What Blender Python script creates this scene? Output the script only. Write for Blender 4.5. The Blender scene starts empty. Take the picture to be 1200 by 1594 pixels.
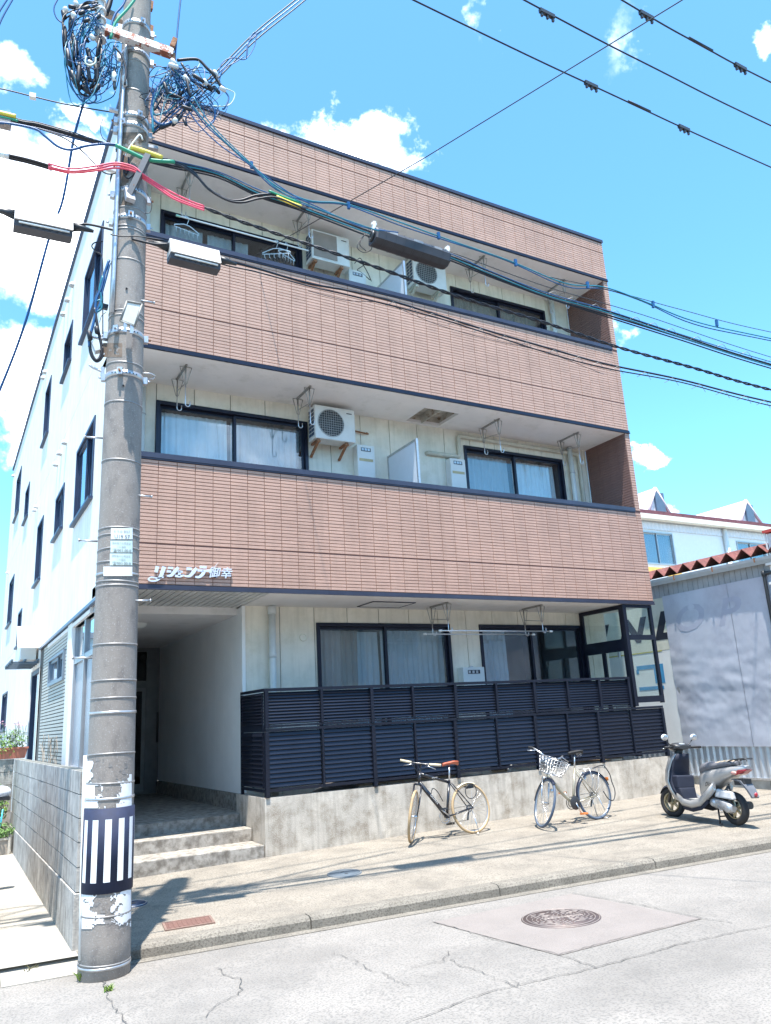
import bpy, math, random
from mathutils import Vector, Matrix, noise
random.seed(7)
SC = bpy.context.scene
COL = SC.collection
V = Vector
R = math.radians

# ------------------------------------------------------------------ camera
FPX = 1205.87
CAM = V((-1.8105, -10.3408, 1.6))
def cam_axes(yaw, pitch, roll):
    f = V((math.sin(yaw)*math.cos(pitch), math.cos(yaw)*math.cos(pitch), math.sin(pitch)))
    r = V((math.cos(yaw), -math.sin(yaw), 0)); u = r.cross(f)
    return r*math.cos(roll)+u*math.sin(roll), -r*math.sin(roll)+u*math.cos(roll), f
CR, CU, CF = cam_axes(R(30.077), R(14.8831), R(-3.24355))
cam_data = bpy.data.cameras.new('camera')
cam_data.sensor_fit = 'HORIZONTAL'; cam_data.sensor_width = 36; cam_data.lens = 36*FPX/1200
cam_data.clip_start = .05; cam_data.clip_end = 2000
cam = bpy.data.objects.new('camera', cam_data); COL.objects.link(cam)
cam.matrix_world = Matrix(((CR.x, CU.x, -CF.x, CAM.x), (CR.y, CU.y, -CF.y, CAM.y), (CR.z, CU.z, -CF.z, CAM.z), (0, 0, 0, 1)))
SC.camera = cam

# ------------------------------------------------------------------ light
EXPOSURE = 1.46
SUN = V((-.12, -.244, 1)).normalized()
sun_d = bpy.data.lights.new('sun', 'SUN'); sun_d.energy = 4.0; sun_d.angle = R(.5); sun_d.color = (1, .94, .86)
sun = bpy.data.objects.new('sun', sun_d); COL.objects.link(sun)
sun.rotation_euler = SUN.to_track_quat('Z', 'Y').to_euler()
sun.location = (0, 0, 30)
SC.view_settings.view_transform = 'Standard'; SC.view_settings.look = 'None'
SC.view_settings.exposure = EXPOSURE; SC.view_settings.gamma = 1
SC.view_settings.use_curve_mapping = False
SC.render.engine = 'CYCLES'
SC.cycles.max_bounces = 8; SC.cycles.transparent_max_bounces = 12
SC.cycles.sample_clamp_indirect = 6

def ray(x, y):
    return CF + CR*((x-600)/FPX) - CU*((y-797)/FPX)
def PX(x, y, X): d = ray(x, y); return CAM + d*((X-CAM.x)/d.x)
def PY(x, y, Y): d = ray(x, y); return CAM + d*((Y-CAM.y)/d.y)
def PZ(x, y, Z): d = ray(x, y); return CAM + d*((Z-CAM.z)/d.z)
STREET = .128           # the street runs at a slight angle to the facade
def PS(x, y, k=-3.18):  # vertical plane parallel to the kerb
    d = ray(x, y); return CAM + d*((k-CAM.y-STREET*CAM.x)/(d.y+STREET*d.x))
def proj(P):
    d = P-CAM; z = d.dot(CF); return 600+FPX*d.dot(CR)/z, 797-FPX*d.dot(CU)/z

# world: Nishita sky with scattered cumulus, mixed by direction
world = bpy.data.worlds.new('World'); SC.world = world; world.use_nodes = True
nt = world.node_tree; nt.nodes.clear()
def N(t, ty, **kw):
    n = t.nodes.new(ty)
    for k, v in kw.items(): setattr(n, k, v)
    return n
def L(t, a, b): t.links.new(a, b)
wo = N(nt, 'ShaderNodeOutputWorld'); bg = N(nt, 'ShaderNodeBackground')
sky = N(nt, 'ShaderNodeTexSky', sky_type='NISHITA', sun_disc=False)
sky.sun_elevation = math.asin(SUN.z); sky.sun_rotation = math.atan2(SUN.x, SUN.y) % (2*math.pi)
sky.altitude = 0; sky.air_density = 1.0; sky.dust_density = .6; sky.ozone_density = 1.0
tc = N(nt, 'ShaderNodeTexCoord')
SKYTINT = (.52, .91, 1.05, 1)
def vmath(op, a, b=None):
    n = N(nt, 'ShaderNodeVectorMath', operation=op)
    for i, q in enumerate((a, b)):
        if q is None: continue
        if hasattr(q, 'is_linked') or hasattr(q, 'links'): L(nt, q, n.inputs[i])
        else: n.inputs[i].default_value = q
    return n
def smath(op, a, b=None, c=None, clamp=False):
    n = N(nt, 'ShaderNodeMath', operation=op); n.use_clamp = clamp
    for i, q in enumerate((a, b, c)):
        if q is None: continue
        if isinstance(q, (int, float)): n.inputs[i].default_value = q
        else: L(nt, q, n.inputs[i])
    return n.outputs[0]
gen = tc.outputs['Generated']
nz = N(nt, 'ShaderNodeTexNoise'); nz.inputs['Scale'].default_value = 5.5; nz.inputs['Detail'].default_value = 9; nz.inputs['Roughness'].default_value = .58
L(nt, gen, nz.inputs['Vector'])
nz2 = N(nt, 'ShaderNodeTexNoise'); nz2.inputs['Scale'].default_value = 2.3; nz2.inputs['Detail'].default_value = 6
L(nt, gen, nz2.inputs['Vector'])
nw = N(nt, 'ShaderNodeTexNoise'); nw.inputs['Scale'].default_value = 7; nw.inputs['Detail'].default_value = 7; nw.inputs['Roughness'].default_value = .6
L(nt, gen, nw.inputs['Vector'])
wsc = vmath('SCALE', vmath('SUBTRACT', nw.outputs['Color'], (.5, .5, .5)).outputs[0]); wsc.inputs['Scale'].default_value = .26
warped = vmath('ADD', gen, wsc.outputs[0]).outputs[0]
# clouds: pixel centre, radii in pixels, weight
CLOUDS = [(70, 345, 165, 140, .95), (120, 440, 90, 90, .8), (15, 600, 105, 95, .85), (545, 228, 98, 74, .95), (620, 250, 55, 40, .7), (140, 190, 60, 34, .7),
          (25, 75, 60, 50, .62), (962, 105, 26, 80, .19), (1012, 60, 18, 18, .25), (760, 50, 22, 60, .45), (700, 45, 30, 20, .26), (1198, 65, 26, 36, .42),
          (1012, 688, 44, 24, .55), (965, 470, 45, 30, .5), (1060, 800, 60, 18, .45), (5, 860, 45, 50, .5)]
tot = None
for (px, py, rx, ry, wt) in CLOUDS:
    c = ray(px, py).normalized()
    sub = vmath('SUBTRACT', warped, tuple(c)).outputs[0]
    du = smath('MULTIPLY', vmath('DOT_PRODUCT', sub, tuple(CR)).outputs['Value'], FPX/rx)
    dv = smath('MULTIPLY', vmath('DOT_PRODUCT', sub, tuple(CU)).outputs['Value'], FPX/ry)
    dw = smath('MULTIPLY', vmath('DOT_PRODUCT', sub, tuple(CF)).outputs['Value'], FPX/max(rx, ry))
    r2 = smath('ADD', smath('ADD', smath('MULTIPLY', du, du), smath('MULTIPLY', dv, dv)), smath('MULTIPLY', dw, dw))
    m = smath('MULTIPLY', smath('SUBTRACT', 1.0, r2, clamp=True), wt)
    tot = m if tot is None else smath('MAXIMUM', tot, m)
# unseen clouds outside the view, cover raised to brighten and neutralise ambient light
rest = smath('MULTIPLY', smath('SUBTRACT', nz2.outputs['Fac'], .49, clamp=True), 2.2)
sepd = N(nt, 'ShaderNodeSeparateXYZ'); L(nt, gen, sepd.inputs[0])
outside = smath('SUBTRACT', .55, vmath('DOT_PRODUCT', gen, tuple(CF)).outputs['Value'], clamp=True)
tot = smath('MAXIMUM', tot, smath('MULTIPLY', rest, smath('MULTIPLY', outside, 2.5, clamp=True)))
dens = smath('SUBTRACT', smath('ADD', smath('MULTIPLY', tot, .95), smath('MULTIPLY', smath('SUBTRACT', nz.outputs['Fac'], .5), 1.5)), .20)
present = smath('MULTIPLY', tot, 6.0, clamp=True)
mr = N(nt, 'ShaderNodeMapRange', interpolation_type='SMOOTHSTEP')
mr.inputs['From Min'].default_value = 0; mr.inputs['From Max'].default_value = .72
L(nt, dens, mr.inputs['Value'])
cm = smath('MULTIPLY', mr.outputs[0], present)
tint = N(nt, 'ShaderNodeMixRGB', blend_type='MULTIPLY'); tint.inputs[0].default_value = 1; tint.inputs[2].default_value = SKYTINT
L(nt, sky.outputs[0], tint.inputs[1])
CLOUD = (14.5, 14.7, 15.0, 1)
mix = N(nt, 'ShaderNodeMixRGB'); L(nt, cm, mix.inputs[0]); L(nt, tint.outputs[0], mix.inputs[1]); mix.inputs[2].default_value = CLOUD
L(nt, mix.outputs[0], bg.inputs[0]); bg.inputs[1].default_value = .15
L(nt, bg.outputs[0], wo.inputs[0])

# ------------------------------------------------------------------ object helpers
WM = {}
def tag(o, label=None, cat=None, group=None, kind=None):
    if label: o['label'] = label
    if cat: o['category'] = cat
    if group: o['group'] = group
    if kind: o['kind'] = kind
    return o
def thing(name, label, cat, loc=(0, 0, 0), rz=0, group=None, kind=None, mat4=None):
    o = bpy.data.objects.new(name, None); o.empty_display_size = .2; COL.objects.link(o)
    M = mat4 if mat4 is not None else Matrix.Translation(V(loc)) @ Matrix.Rotation(rz, 4, 'Z')
    o.matrix_basis = M; WM[o.name] = M
    return tag(o, label, cat, group, kind)
def place(o, parent, local):
    """parent o; world-coordinate meshes get the inverse of the parent's matrix"""
    if parent is None: WM[o.name] = Matrix.Identity(4); return
    o.parent = parent
    PM = WM.get(parent.name, Matrix.Identity(4))
    if local: WM[o.name] = PM
    else: o.matrix_parent_inverse = PM.inverted(); WM[o.name] = Matrix.Identity(4)
def copy_tree(o, parent=None):
    c = o.copy(); COL.objects.link(c)
    if parent is not None: c.parent = parent
    for ch in [q for q in SC.objects if q.parent == o]: copy_tree(ch, c)
    return c
def cr(pts, n=6):
    """Catmull-Rom through points"""
    P = [V(p) for p in pts]
    if len(P) < 3: return P
    Q = [P[0]*2-P[1]]+P+[P[-1]*2-P[-2]]; out = []
    for i in range(1, len(Q)-2):
        a, b, c, d = Q[i-1:i+3]
        for k in range(n):
            t = k/n; out.append(.5*((2*b)+(c-a)*t+(2*a-5*b+4*c-d)*t*t+(3*b-a-3*c+d)*t*t*t))
    out.append(P[-1]); return out
class MB:
    def __init__(s): s.v = []; s.f = []; s.s = []
    def add(s, vs, fs, smooth=False):
        b = len(s.v); s.v += [tuple(p) for p in vs]; s.f += [tuple(i+b for i in f) for f in fs]; s.s += [smooth]*len(fs); return s
    def quad(s, *p): return s.add(p, [tuple(range(len(p)))])
    def hexa(s, P):
        return s.add(P, [(0, 3, 2, 1), (4, 5, 6, 7), (0, 1, 5, 4), (1, 2, 6, 5), (2, 3, 7, 6), (3, 0, 4, 7)])
    def box(s, x0, x1, y0, y1, z0, z1):
        return s.hexa([(x0, y0, z0), (x1, y0, z0), (x1, y1, z0), (x0, y1, z0), (x0, y0, z1), (x1, y0, z1), (x1, y1, z1), (x0, y1, z1)])
    def fbox(s, F, u0, u1, v0, v1, n0, n1):
        O, U, W, Nn = F; P = [O+U*u+W*v+Nn*n for n in (n0, n1) for (u, v) in ((u0, v0), (u1, v0), (u1, v1), (u0, v1))]
        return s.hexa(P)
    def bar(s, a, b, w, h, up=(0, 0, 1)):
        a = V(a); b = V(b); d = (b-a).normalized(); up = V(up)
        if abs(d.dot(up)) > .98: up = V((0, 1, 0))
        x = d.cross(up).normalized(); y = x.cross(d)
        P = [q+x*(i*w/2)+y*(j*h/2) for q in (a, b) for (i, j) in ((-1, -1), (1, -1), (1, 1), (-1, 1))]
        return s.hexa(P)
    def tube(s, pts, r, n=6, caps=True, closed=False):
        P = [V(p) for p in pts]; m = len(P)
        if m < 2: return s
        rr = r if isinstance(r, (list, tuple)) else [r]*m
        vs = []; nrm = None
        for i in range(m):
            t = (P[(i+1) % m if closed else min(i+1, m-1)]-P[(i-1) % m if closed else max(i-1, 0)])
            if t.length < 1e-9: t = V((0, 0, 1))
            t.normalize()
            if nrm is None:
                nrm = t.cross(V((0, 0, 1)));
                if nrm.length < .05: nrm = t.cross(V((0, 1, 0)))
                nrm.normalize()
            else:
                nrm = nrm-t*nrm.dot(t)
                if nrm.length < 1e-6: nrm = t.cross(V((.3, .5, .8)))
                nrm.normalize()
            bt = t.cross(nrm)
            for k in range(n):
                a = 2*math.pi*k/n; vs.append(P[i]+(nrm*math.cos(a)+bt*math.sin(a))*rr[i])
        fs = []
        for i in range(m if closed else m-1):
            j = (i+1) % m
            for k in range(n):
                l = (k+1) % n; fs.append((i*n+k, i*n+l, j*n+l, j*n+k))
        s.add(vs, fs, True)
        if caps and not closed:
            b = len(s.v)-m*n
            s.f.append(tuple(b+k for k in range(n))[::-1]); s.s.append(False)
            s.f.append(tuple(b+(m-1)*n+k for k in range(n))); s.s.append(False)
        return s
    def lathe(s, prof, n=20, M=None, caps=False, a0=0, a1=2*math.pi, smooth=True):
        """prof: (radius, height) pairs about local Z"""
        M = M or Matrix.Identity(4); full = abs(a1-a0-2*math.pi) < 1e-6; c = n if full else n+1
        vs = [M @ V((r*math.cos(a0+(a1-a0)*k/n), r*math.sin(a0+(a1-a0)*k/n), h)) for (r, h) in prof for k in range(c)]
        fs = []
        for i in range(len(prof)-1):
            for k in range(n):
                l = (k+1) % c; fs.append((i*c+k, i*c+l, (i+1)*c+l, (i+1)*c+k))
        s.add(vs, fs, smooth)
        if caps:
            b = len(s.v)-len(vs)
            s.f.append(tuple(b+k for k in range(c))[::-1]); s.s.append(False)
            s.f.append(tuple(b+(len(prof)-1)*c+k for k in range(c))); s.s.append(False)
        return s
    def torus(s, R0, r, M=None, n=28, m=8, a0=0, a1=2*math.pi):
        M = M or Matrix.Identity(4)
        full = abs(a1-a0-2*math.pi) < 1e-6
        pts = [M @ V((R0*math.cos(a0+(a1-a0)*k/n), R0*math.sin(a0+(a1-a0)*k/n), 0)) for k in range(n if full else n+1)]
        return s.tube(pts, r, m, closed=full)
    def prism(s, poly, fn, d0, d1, smooth=False):
        """2-D outline (counter-clockwise) mapped by fn(u,v,d) and given depth"""
        n = len(poly); vs = [fn(u, v, d0) for u, v in poly]+[fn(u, v, d1) for u, v in poly]
        s.add(vs, [tuple(range(n))[::-1], tuple(range(n, 2*n))])
        b = len(s.v)-2*n
        for i in range(n):
            j = (i+1) % n; s.f.append((b+i, b+j, b+n+j, b+n+i)); s.s.append(smooth)
        return s
    def sphere(s, c, r, n=12, m=8, M=None):
        c = V(c); r = V(r) if not isinstance(r, (int, float)) else V((r, r, r)); M = M or Matrix.Identity(3)
        vs = []; fs = []
        for i in range(m+1):
            th = math.pi*i/m
            for k in range(n):
                a = 2*math.pi*k/n
                vs.append(c+M @ V((r.x*math.sin(th)*math.cos(a), r.y*math.sin(th)*math.sin(a), r.z*math.cos(th))))
        for i in range(m):
            for k in range(n):
                l = (k+1) % n; fs.append((i*n+k, (i+1)*n+k, (i+1)*n+l, i*n+l))
        return s.add(vs, fs, True)
    def loft(s, rings, caps=True, smooth=True, closed=True):
        n = len(rings[0]); vs = [p for r in rings for p in r]; fs = []
        for i in range(len(rings)-1):
            for k in range(n if closed else n-1):
                l = (k+1) % n; fs.append((i*n+k, i*n+l, (i+1)*n+l, (i+1)*n+k))
        s.add(vs, fs, smooth)
        if caps:
            b = len(s.v)-len(vs); s.f.append(tuple(b+k for k in range(n))[::-1]); s.s.append(False)
            s.f.append(tuple(b+(len(rings)-1)*n+k for k in range(n))); s.s.append(False)
        return s
    def mesh(s, name):
        me = bpy.data.meshes.new(name); me.from_pydata(s.v, [], s.f); me.polygons.foreach_set('use_smooth', s.s); me.update(); return me
    def build(s, name, mat, parent=None, kind=None, label=None, cat=None, group=None, local=False, bevel=0, fix=False):
        me = s.mesh(name)
        for m_ in (mat if isinstance(mat, (list, tuple)) else [mat]): me.materials.append(m_)
        if fix:
            import bmesh
            b = bmesh.new(); b.from_mesh(me); bmesh.ops.recalc_face_normals(b, faces=b.faces); b.to_mesh(me); b.free()
        o = bpy.data.objects.new(name, me); COL.objects.link(o); place(o, parent, local)
        if bevel:
            md = o.modifiers.new('bevel', 'BEVEL'); md.width = bevel; md.segments = 2; md.limit_method = 'ANGLE'; md.angle_limit = R(40)
        return tag(o, label, cat, group, kind)
def piece(name, me, parent, M=None):
    """one of many alike pieces sharing mesh data; M is the piece's world matrix"""
    o = bpy.data.objects.new(name, me); COL.objects.link(o)
    o.parent = parent; PM = WM.get(parent.name, Matrix.Identity(4)) if parent else Matrix.Identity(4)
    o.matrix_basis = PM.inverted() @ (M or Matrix.Identity(4)); WM[o.name] = M or Matrix.Identity(4)
    return o
def frame_at(O, U, W, Nn): return (V(O), V(U).normalized(), V(W).normalized(), V(Nn).normalized())
ZV = V((0, 0, 1))
def facade(Y): return frame_at((0, Y, 0), (1, 0, 0), (0, 0, 1), (0, -1, 0))       # faces the street
def side(X): return frame_at((X, 0, 0), (0, 1, 0), (0, 0, 1), (-1, 0, 0))          # faces -X (u = Y)
def rects_minus(rc, holes):
    u0, u1, v0, v1 = rc
    us = sorted({u0, u1} | {q for h in holes for q in h[:2] if u0 < q < u1}); vs = sorted({v0, v1} | {q for h in holes for q in h[2:] if v0 < q < v1})
    out = []
    for i in range(len(us)-1):
        run = None
        for j in range(len(vs)-1):
            cu = (us[i]+us[i+1])/2; cv = (vs[j]+vs[j+1])/2
            if any(h[0] < cu < h[1] and h[2] < cv < h[3] for h in holes):
                run = None; continue
            if run and abs(run[3]-vs[j]) < 1e-9: run[3] = vs[j+1]
            else: run = [us[i], us[i+1], vs[j], vs[j+1]]; out.append(run)
    return out
def wall_mb(F, rc, holes, n0, n1, mb=None):
    """slab in frame F with openings cut through it; n1 is the outer face"""
    mb = mb or MB(); O, U, W, Nn = F
    P = lambda u, v, n: O+U*u+W*v+Nn*n
    for (a, b, c, d) in rects_minus(rc, holes):
        mb.quad(P(a, c, n1), P(b, c, n1), P(b, d, n1), P(a, d, n1)); mb.quad(P(a, d, n0), P(b, d, n0), P(b, c, n0), P(a, c, n0))
    for (a, b, c, d), s_ in [(rc, 1)]+[(h, -1) for h in holes]:
        E = [((a, c), (b, c)), ((b, c), (b, d)), ((b, d), (a, d)), ((a, d), (a, c))]
        for (p, q) in E:
            Q = [P(*p, n0), P(*q, n0), P(*q, n1), P(*p, n1)]
            mb.quad(*(Q if s_ > 0 else Q[::-1]))
    return mb
TXT = {}
def text_mb(body, size, fn, depth=.004, shear=0, offset=0, align='CENTER', mb=None):
    """lettering turned into mesh; fn(u,v,d) -> world point"""
    key = (body, shear, offset)
    if key not in TXT:
        c = bpy.data.curves.new('lettering', 'FONT'); c.body = body; c.shear = shear; c.offset = offset; c.extrude = .5
        c.resolution_u = 3; c.align_x = 'LEFT'
        o = bpy.data.objects.new('lettering', c); COL.objects.link(o); bpy.context.view_layer.update()
        me = bpy.data.meshes.new_from_object(o.evaluated_get(bpy.context.evaluated_depsgraph_get()))
        vs = [tuple(v.co) for v in me.vertices]; fs = [tuple(p.vertices) for p in me.polygons]
        bpy.data.objects.remove(o); bpy.data.curves.remove(c); bpy.data.meshes.remove(me); TXT[key] = (vs, fs)
    vs, fs = TXT[key]; mb = mb or MB()
    x0 = min(v[0] for v in vs); x1 = max(v[0] for v in vs); cx = (x0+x1)/2 if align == 'CENTER' else x0
    mb.add([fn((v[0]-cx)*size, v[1]*size, (v[2]+.5)*depth) for v in vs], fs)
    return mb

# ------------------------------------------------------------------ materials
MATS = {}
def mat(name, col, rough=.6, metal=0, var=.12, scale=6, bump=0, bscale=40, col2=None, thr=(.4, .62), stretch=(1, 1, 1), spec=.5,
        speck=0, spscale=400, spcol=(.6, .6, .58), streak=0, streak_col=(.1, .09, .08), coat=0, hue=None, detail=6, sth=.5):
    if name in MATS: return MATS[name]
    m = bpy.data.materials.new(name); m.use_nodes = True; t = m.node_tree; p = t.nodes['Principled BSDF']
    p.inputs['Roughness'].default_value = rough; p.inputs['Metallic'].default_value = metal
    p.inputs['Specular IOR Level'].default_value = spec; p.inputs['Coat Weight'].default_value = coat
    g = N(t, 'ShaderNodeNewGeometry'); mp = N(t, 'ShaderNodeMapping'); mp.inputs['Scale'].default_value = stretch
    L(t, g.outputs['Position'], mp.inputs[0])
    n1 = N(t, 'ShaderNodeTexNoise'); n1.inputs['Scale'].default_value = scale; n1.inputs['Detail'].default_value = detail; n1.inputs['Roughness'].default_value = .6
    L(t, mp.outputs[0], n1.inputs['Vector'])
    ramp = N(t, 'ShaderNodeMapRange'); ramp.inputs['From Min'].default_value = .3; ramp.inputs['From Max'].default_value = .7
    ramp.inputs['To Min'].default_value = 1-var; ramp.inputs['To Max'].default_value = 1+var; L(t, n1.outputs['Fac'], ramp.inputs['Value'])
    base = N(t, 'ShaderNodeMixRGB'); base.inputs[0].default_value = 0; base.inputs[1].default_value = (*col, 1); base.inputs[2].default_value = (*(col2 or col), 1)
    if col2:
        n2 = N(t, 'ShaderNodeTexNoise'); n2.inputs['Scale'].default_value = scale*1.7; n2.inputs['Detail'].default_value = 8; n2.inputs['Roughness'].default_value = .65
        L(t, mp.outputs[0], n2.inputs['Vector'])
        mr = N(t, 'ShaderNodeMapRange'); mr.inputs['From Min'].default_value = thr[0]; mr.inputs['From Max'].default_value = thr[1]
        L(t, n2.outputs['Fac'], mr.inputs['Value']); L(t, mr.outputs[0], base.inputs[0])
    mul = N(t, 'ShaderNodeMixRGB', blend_type='MULTIPLY'); mul.inputs[0].default_value = 1
    L(t, base.outputs[0], mul.inputs[1]); L(t, ramp.outputs[0], mul.inputs[2]); out = mul.outputs[0]
    if speck:
        vo = N(t, 'ShaderNodeTexNoise'); vo.inputs['Scale'].default_value = spscale; vo.inputs['Detail'].default_value = 2; L(t, g.outputs['Position'], vo.inputs['Vector'])
        mr2 = N(t, 'ShaderNodeMapRange'); mr2.inputs['From Min'].default_value = sth; mr2.inputs['From Max'].default_value = sth+.10; mr2.inputs['To Max'].default_value = speck
        L(t, vo.outputs['Fac'], mr2.inputs['Value'])
        mx = N(t, 'ShaderNodeMixRGB'); L(t, mr2.outputs[0], mx.inputs[0]); L(t, out, mx.inputs[1]); mx.inputs[2].default_value = (*spcol, 1); out = mx.outputs[0]
    if streak:
        mp3 = N(t, 'ShaderNodeMapping'); mp3.inputs['Scale'].default_value = (9, 9, .7); L(t, g.outputs['Position'], mp3.inputs[0])
        n3 = N(t, 'ShaderNodeTexNoise'); n3.inputs['Scale'].default_value = 1.4; n3.inputs['Detail'].default_value = 7; L(t, mp3.outputs[0], n3.inputs['Vector'])
        mr3 = N(t, 'ShaderNodeMapRange'); mr3.inputs['From Min'].default_value = .48; mr3.inputs['From Max'].default_value = .75; mr3.inputs['To Max'].default_value = streak
        L(t, n3.outputs['Fac'], mr3.inputs['Value'])
        mx = N(t, 'ShaderNodeMixRGB'); L(t, mr3.outputs[0], mx.inputs[0]); L(t, out, mx.inputs[1]); mx.inputs[2].default_value = (*streak_col, 1); out = mx.outputs[0]
    L(t, out, p.inputs['Base Color'])
    if bump:
        nb = N(t, 'ShaderNodeTexNoise'); nb.inputs['Scale'].default_value = bscale; nb.inputs['Detail'].default_value = 5; L(t, g.outputs['Position'], nb.inputs['Vector'])
        bp = N(t, 'ShaderNodeBump'); bp.inputs['Strength'].default_value = bump; bp.inputs['Distance'].default_value = .01
        L(t, nb.outputs['Fac'], bp.inputs['Height']); L(t, bp.outputs[0], p.inputs['Normal'])
    MATS[name] = m; return m
def glass(name, tintc=(.75, .82, .85), refl=.25, rough=.02, refc=(1, 1, 1)):
    m = bpy.data.materials.new(name); m.use_nodes = True; t = m.node_tree; t.nodes.clear()
    o = N(t, 'ShaderNodeOutputMaterial'); tr = N(t, 'ShaderNodeBsdfTransparent'); tr.inputs[0].default_value = (*tintc, 1)
    gl = N(t, 'ShaderNodeBsdfGlossy'); gl.inputs['Roughness'].default_value = rough; gl.inputs['Color'].default_value = (*refc, 1)
    lw = N(t, 'ShaderNodeLayerWeight'); lw.inputs[0].default_value = .5
    pw = N(t, 'ShaderNodeMath', operation='POWER'); pw.inputs[1].default_value = 4; L(t, lw.outputs['Facing'], pw.inputs[0])
    ad = N(t, 'ShaderNodeMath', operation='MULTIPLY_ADD'); ad.inputs[1].default_value = .9; ad.inputs[2].default_value = refl; ad.use_clamp = True
    L(t, pw.outputs[0], ad.inputs[0]); mx = N(t, 'ShaderNodeMixShader'); L(t, ad.outputs[0], mx.inputs[0]); L(t, tr.outputs[0], mx.inputs[1]); L(t, gl.outputs[0], mx.inputs[2])
    L(t, mx.outputs[0], o.inputs[0]); return m
def tile_mat(TILE=None, name='ceramic_tile'):
    """each facing tile has its own slightly different fired colour"""
    TILE = TILE or globals()['TILE']; m = bpy.data.materials.new(name); m.use_nodes = True; t = m.node_tree; p = t.nodes['Principled BSDF']
    p.inputs['Roughness'].default_value = .55
    g = N(t, 'ShaderNodeNewGeometry'); sp = N(t, 'ShaderNodeSeparateXYZ'); L(t, g.outputs['Position'], sp.inputs[0])
    def m_(op, a, b):
        n = N(t, 'ShaderNodeMath', operation=op)
        for i, q in enumerate((a, b)):
            if isinstance(q, (int, float)): n.inputs[i].default_value = q
            else: L(t, q, n.inputs[i])
        return n.outputs[0]
    cx = m_('FLOOR', m_('DIVIDE', m_('SUBTRACT', sp.outputs[0], .08), .257), 0); cz = m_('FLOOR', m_('DIVIDE', sp.outputs[2], .0521), 0)
    cb = N(t, 'ShaderNodeCombineXYZ'); L(t, cx, cb.inputs[0]); L(t, cz, cb.inputs[1])
    wn = N(t, 'ShaderNodeTexWhiteNoise', noise_dimensions='3D'); L(t, cb.outputs[0], wn.inputs['Vector'])
    r1 = N(t, 'ShaderNodeMapRange'); r1.inputs['To Min'].default_value = .94; r1.inputs['To Max'].default_value = 1.05; L(t, wn.outputs['Value'], r1.inputs['Value'])
    n1 = N(t, 'ShaderNodeTexNoise'); n1.inputs['Scale'].default_value = 1.3; n1.inputs['Detail'].default_value = 5; L(t, g.outputs['Position'], n1.inputs['Vector'])
    r2 = N(t, 'ShaderNodeMapRange'); r2.inputs['From Min'].default_value = .3; r2.inputs['From Max'].default_value = .7; r2.inputs['To Min'].default_value = .92; r2.inputs['To Max'].default_value = 1.07
    L(t, n1.outputs['Fac'], r2.inputs['Value'])
    n2 = N(t, 'ShaderNodeTexNoise'); n2.inputs['Scale'].default_value = 160; n2.inputs['Detail'].default_value = 3; L(t, g.outputs['Position'], n2.inputs['Vector'])
    r3 = N(t, 'ShaderNodeMapRange'); r3.inputs['From Min'].default_value = .35; r3.inputs['From Max'].default_value = .65; r3.inputs['To Min'].default_value = .88; r3.inputs['To Max'].default_value = 1.1
    L(t, n2.outputs['Fac'], r3.inputs['Value'])
    mps = N(t, 'ShaderNodeMapping'); mps.inputs['Scale'].default_value = (6, 6, .45); L(t, g.outputs['Position'], mps.inputs[0])
    n4 = N(t, 'ShaderNodeTexNoise'); n4.inputs['Scale'].default_value = 1.2; n4.inputs['Detail'].default_value = 7; L(t, mps.outputs[0], n4.inputs['Vector'])
    r4 = N(t, 'ShaderNodeMapRange'); r4.inputs['From Min'].default_value = .45; r4.inputs['From Max'].default_value = .75; r4.inputs['To Min'].default_value = 1.0; r4.inputs['To Max'].default_value = .89; L(t, n4.outputs['Fac'], r4.inputs['Value'])
    f = m_('MULTIPLY', m_('MULTIPLY', m_('MULTIPLY', r1.outputs[0], r4.outputs[0]), r2.outputs[0]), r3.outputs[0])
    mul = N(t, 'ShaderNodeMixRGB', blend_type='MULTIPLY'); mul.inputs[0].default_value = 1; mul.inputs[1].default_value = (*TILE, 1)
    L(t, f, mul.inputs[2]); L(t, mul.outputs[0], p.inputs['Base Color'])
    bp = N(t, 'ShaderNodeBump'); bp.inputs['Strength'].default_value = .5; bp.inputs['Distance'].default_value = .006
    L(t, n2.outputs['Fac'], bp.inputs['Height']); L(t, bp.outputs[0], p.inputs['Normal'])
    return m
TILE = (.50, .31, .238)
M_tile = tile_mat()
M_tile_shade = tile_mat((.20, .115, .10), 'shade_toned_tile')  # same facing tile, colour darkened to imitate shade on the pier's inner return
M_grout = mat('tile_grout', (.17, .095, .08), .9, var=.2, scale=4)
M_white = mat('white_stucco', (.79, .77, .74), .8, var=.07, scale=1.5, bump=.3, bscale=60, streak=.35, streak_col=(.5, .5, .47))
M_alc = mat('painted_panel', (.82, .77, .66), .8, var=.1, scale=2.2, col2=(.68, .63, .50), thr=(.5, .8), streak=.28, streak_col=(.42, .40, .31), bump=.15, bscale=50)
M_soffit = mat('soffit_paint', (.78, .75, .73), .85, var=.05, scale=2, col2=(.62, .60, .56), thr=(.55, .8))
M_coping = mat('dark_coping', (.055, .058, .085), .35, metal=.4, var=.15, scale=3)
M_black = mat('black_aluminium', (.012, .014, .03), .32, metal=.3, var=.2, scale=6)
M_fence = mat('navy_aluminium', (.014, .018, .032), .36, metal=.35, var=.15, scale=3)
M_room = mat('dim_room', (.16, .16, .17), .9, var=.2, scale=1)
M_cur = mat('pale_curtain', (.84, .86, .88), .9, var=.06, scale=5)
M_cur2 = mat('grey_curtain', (.50, .54, .58), .9, var=.06, scale=5)
M_cur3 = mat('beige_curtain', (.5, .42, .38), .9, var=.06, scale=5)
M_glass = glass('window_glass', (.88, .93, .95), .07)
M_glass2 = glass('reflective_glass', (.5, .6, .68), .18)
M_clear = glass('clear_glass', (.86, .92, .91), .05)
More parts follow.
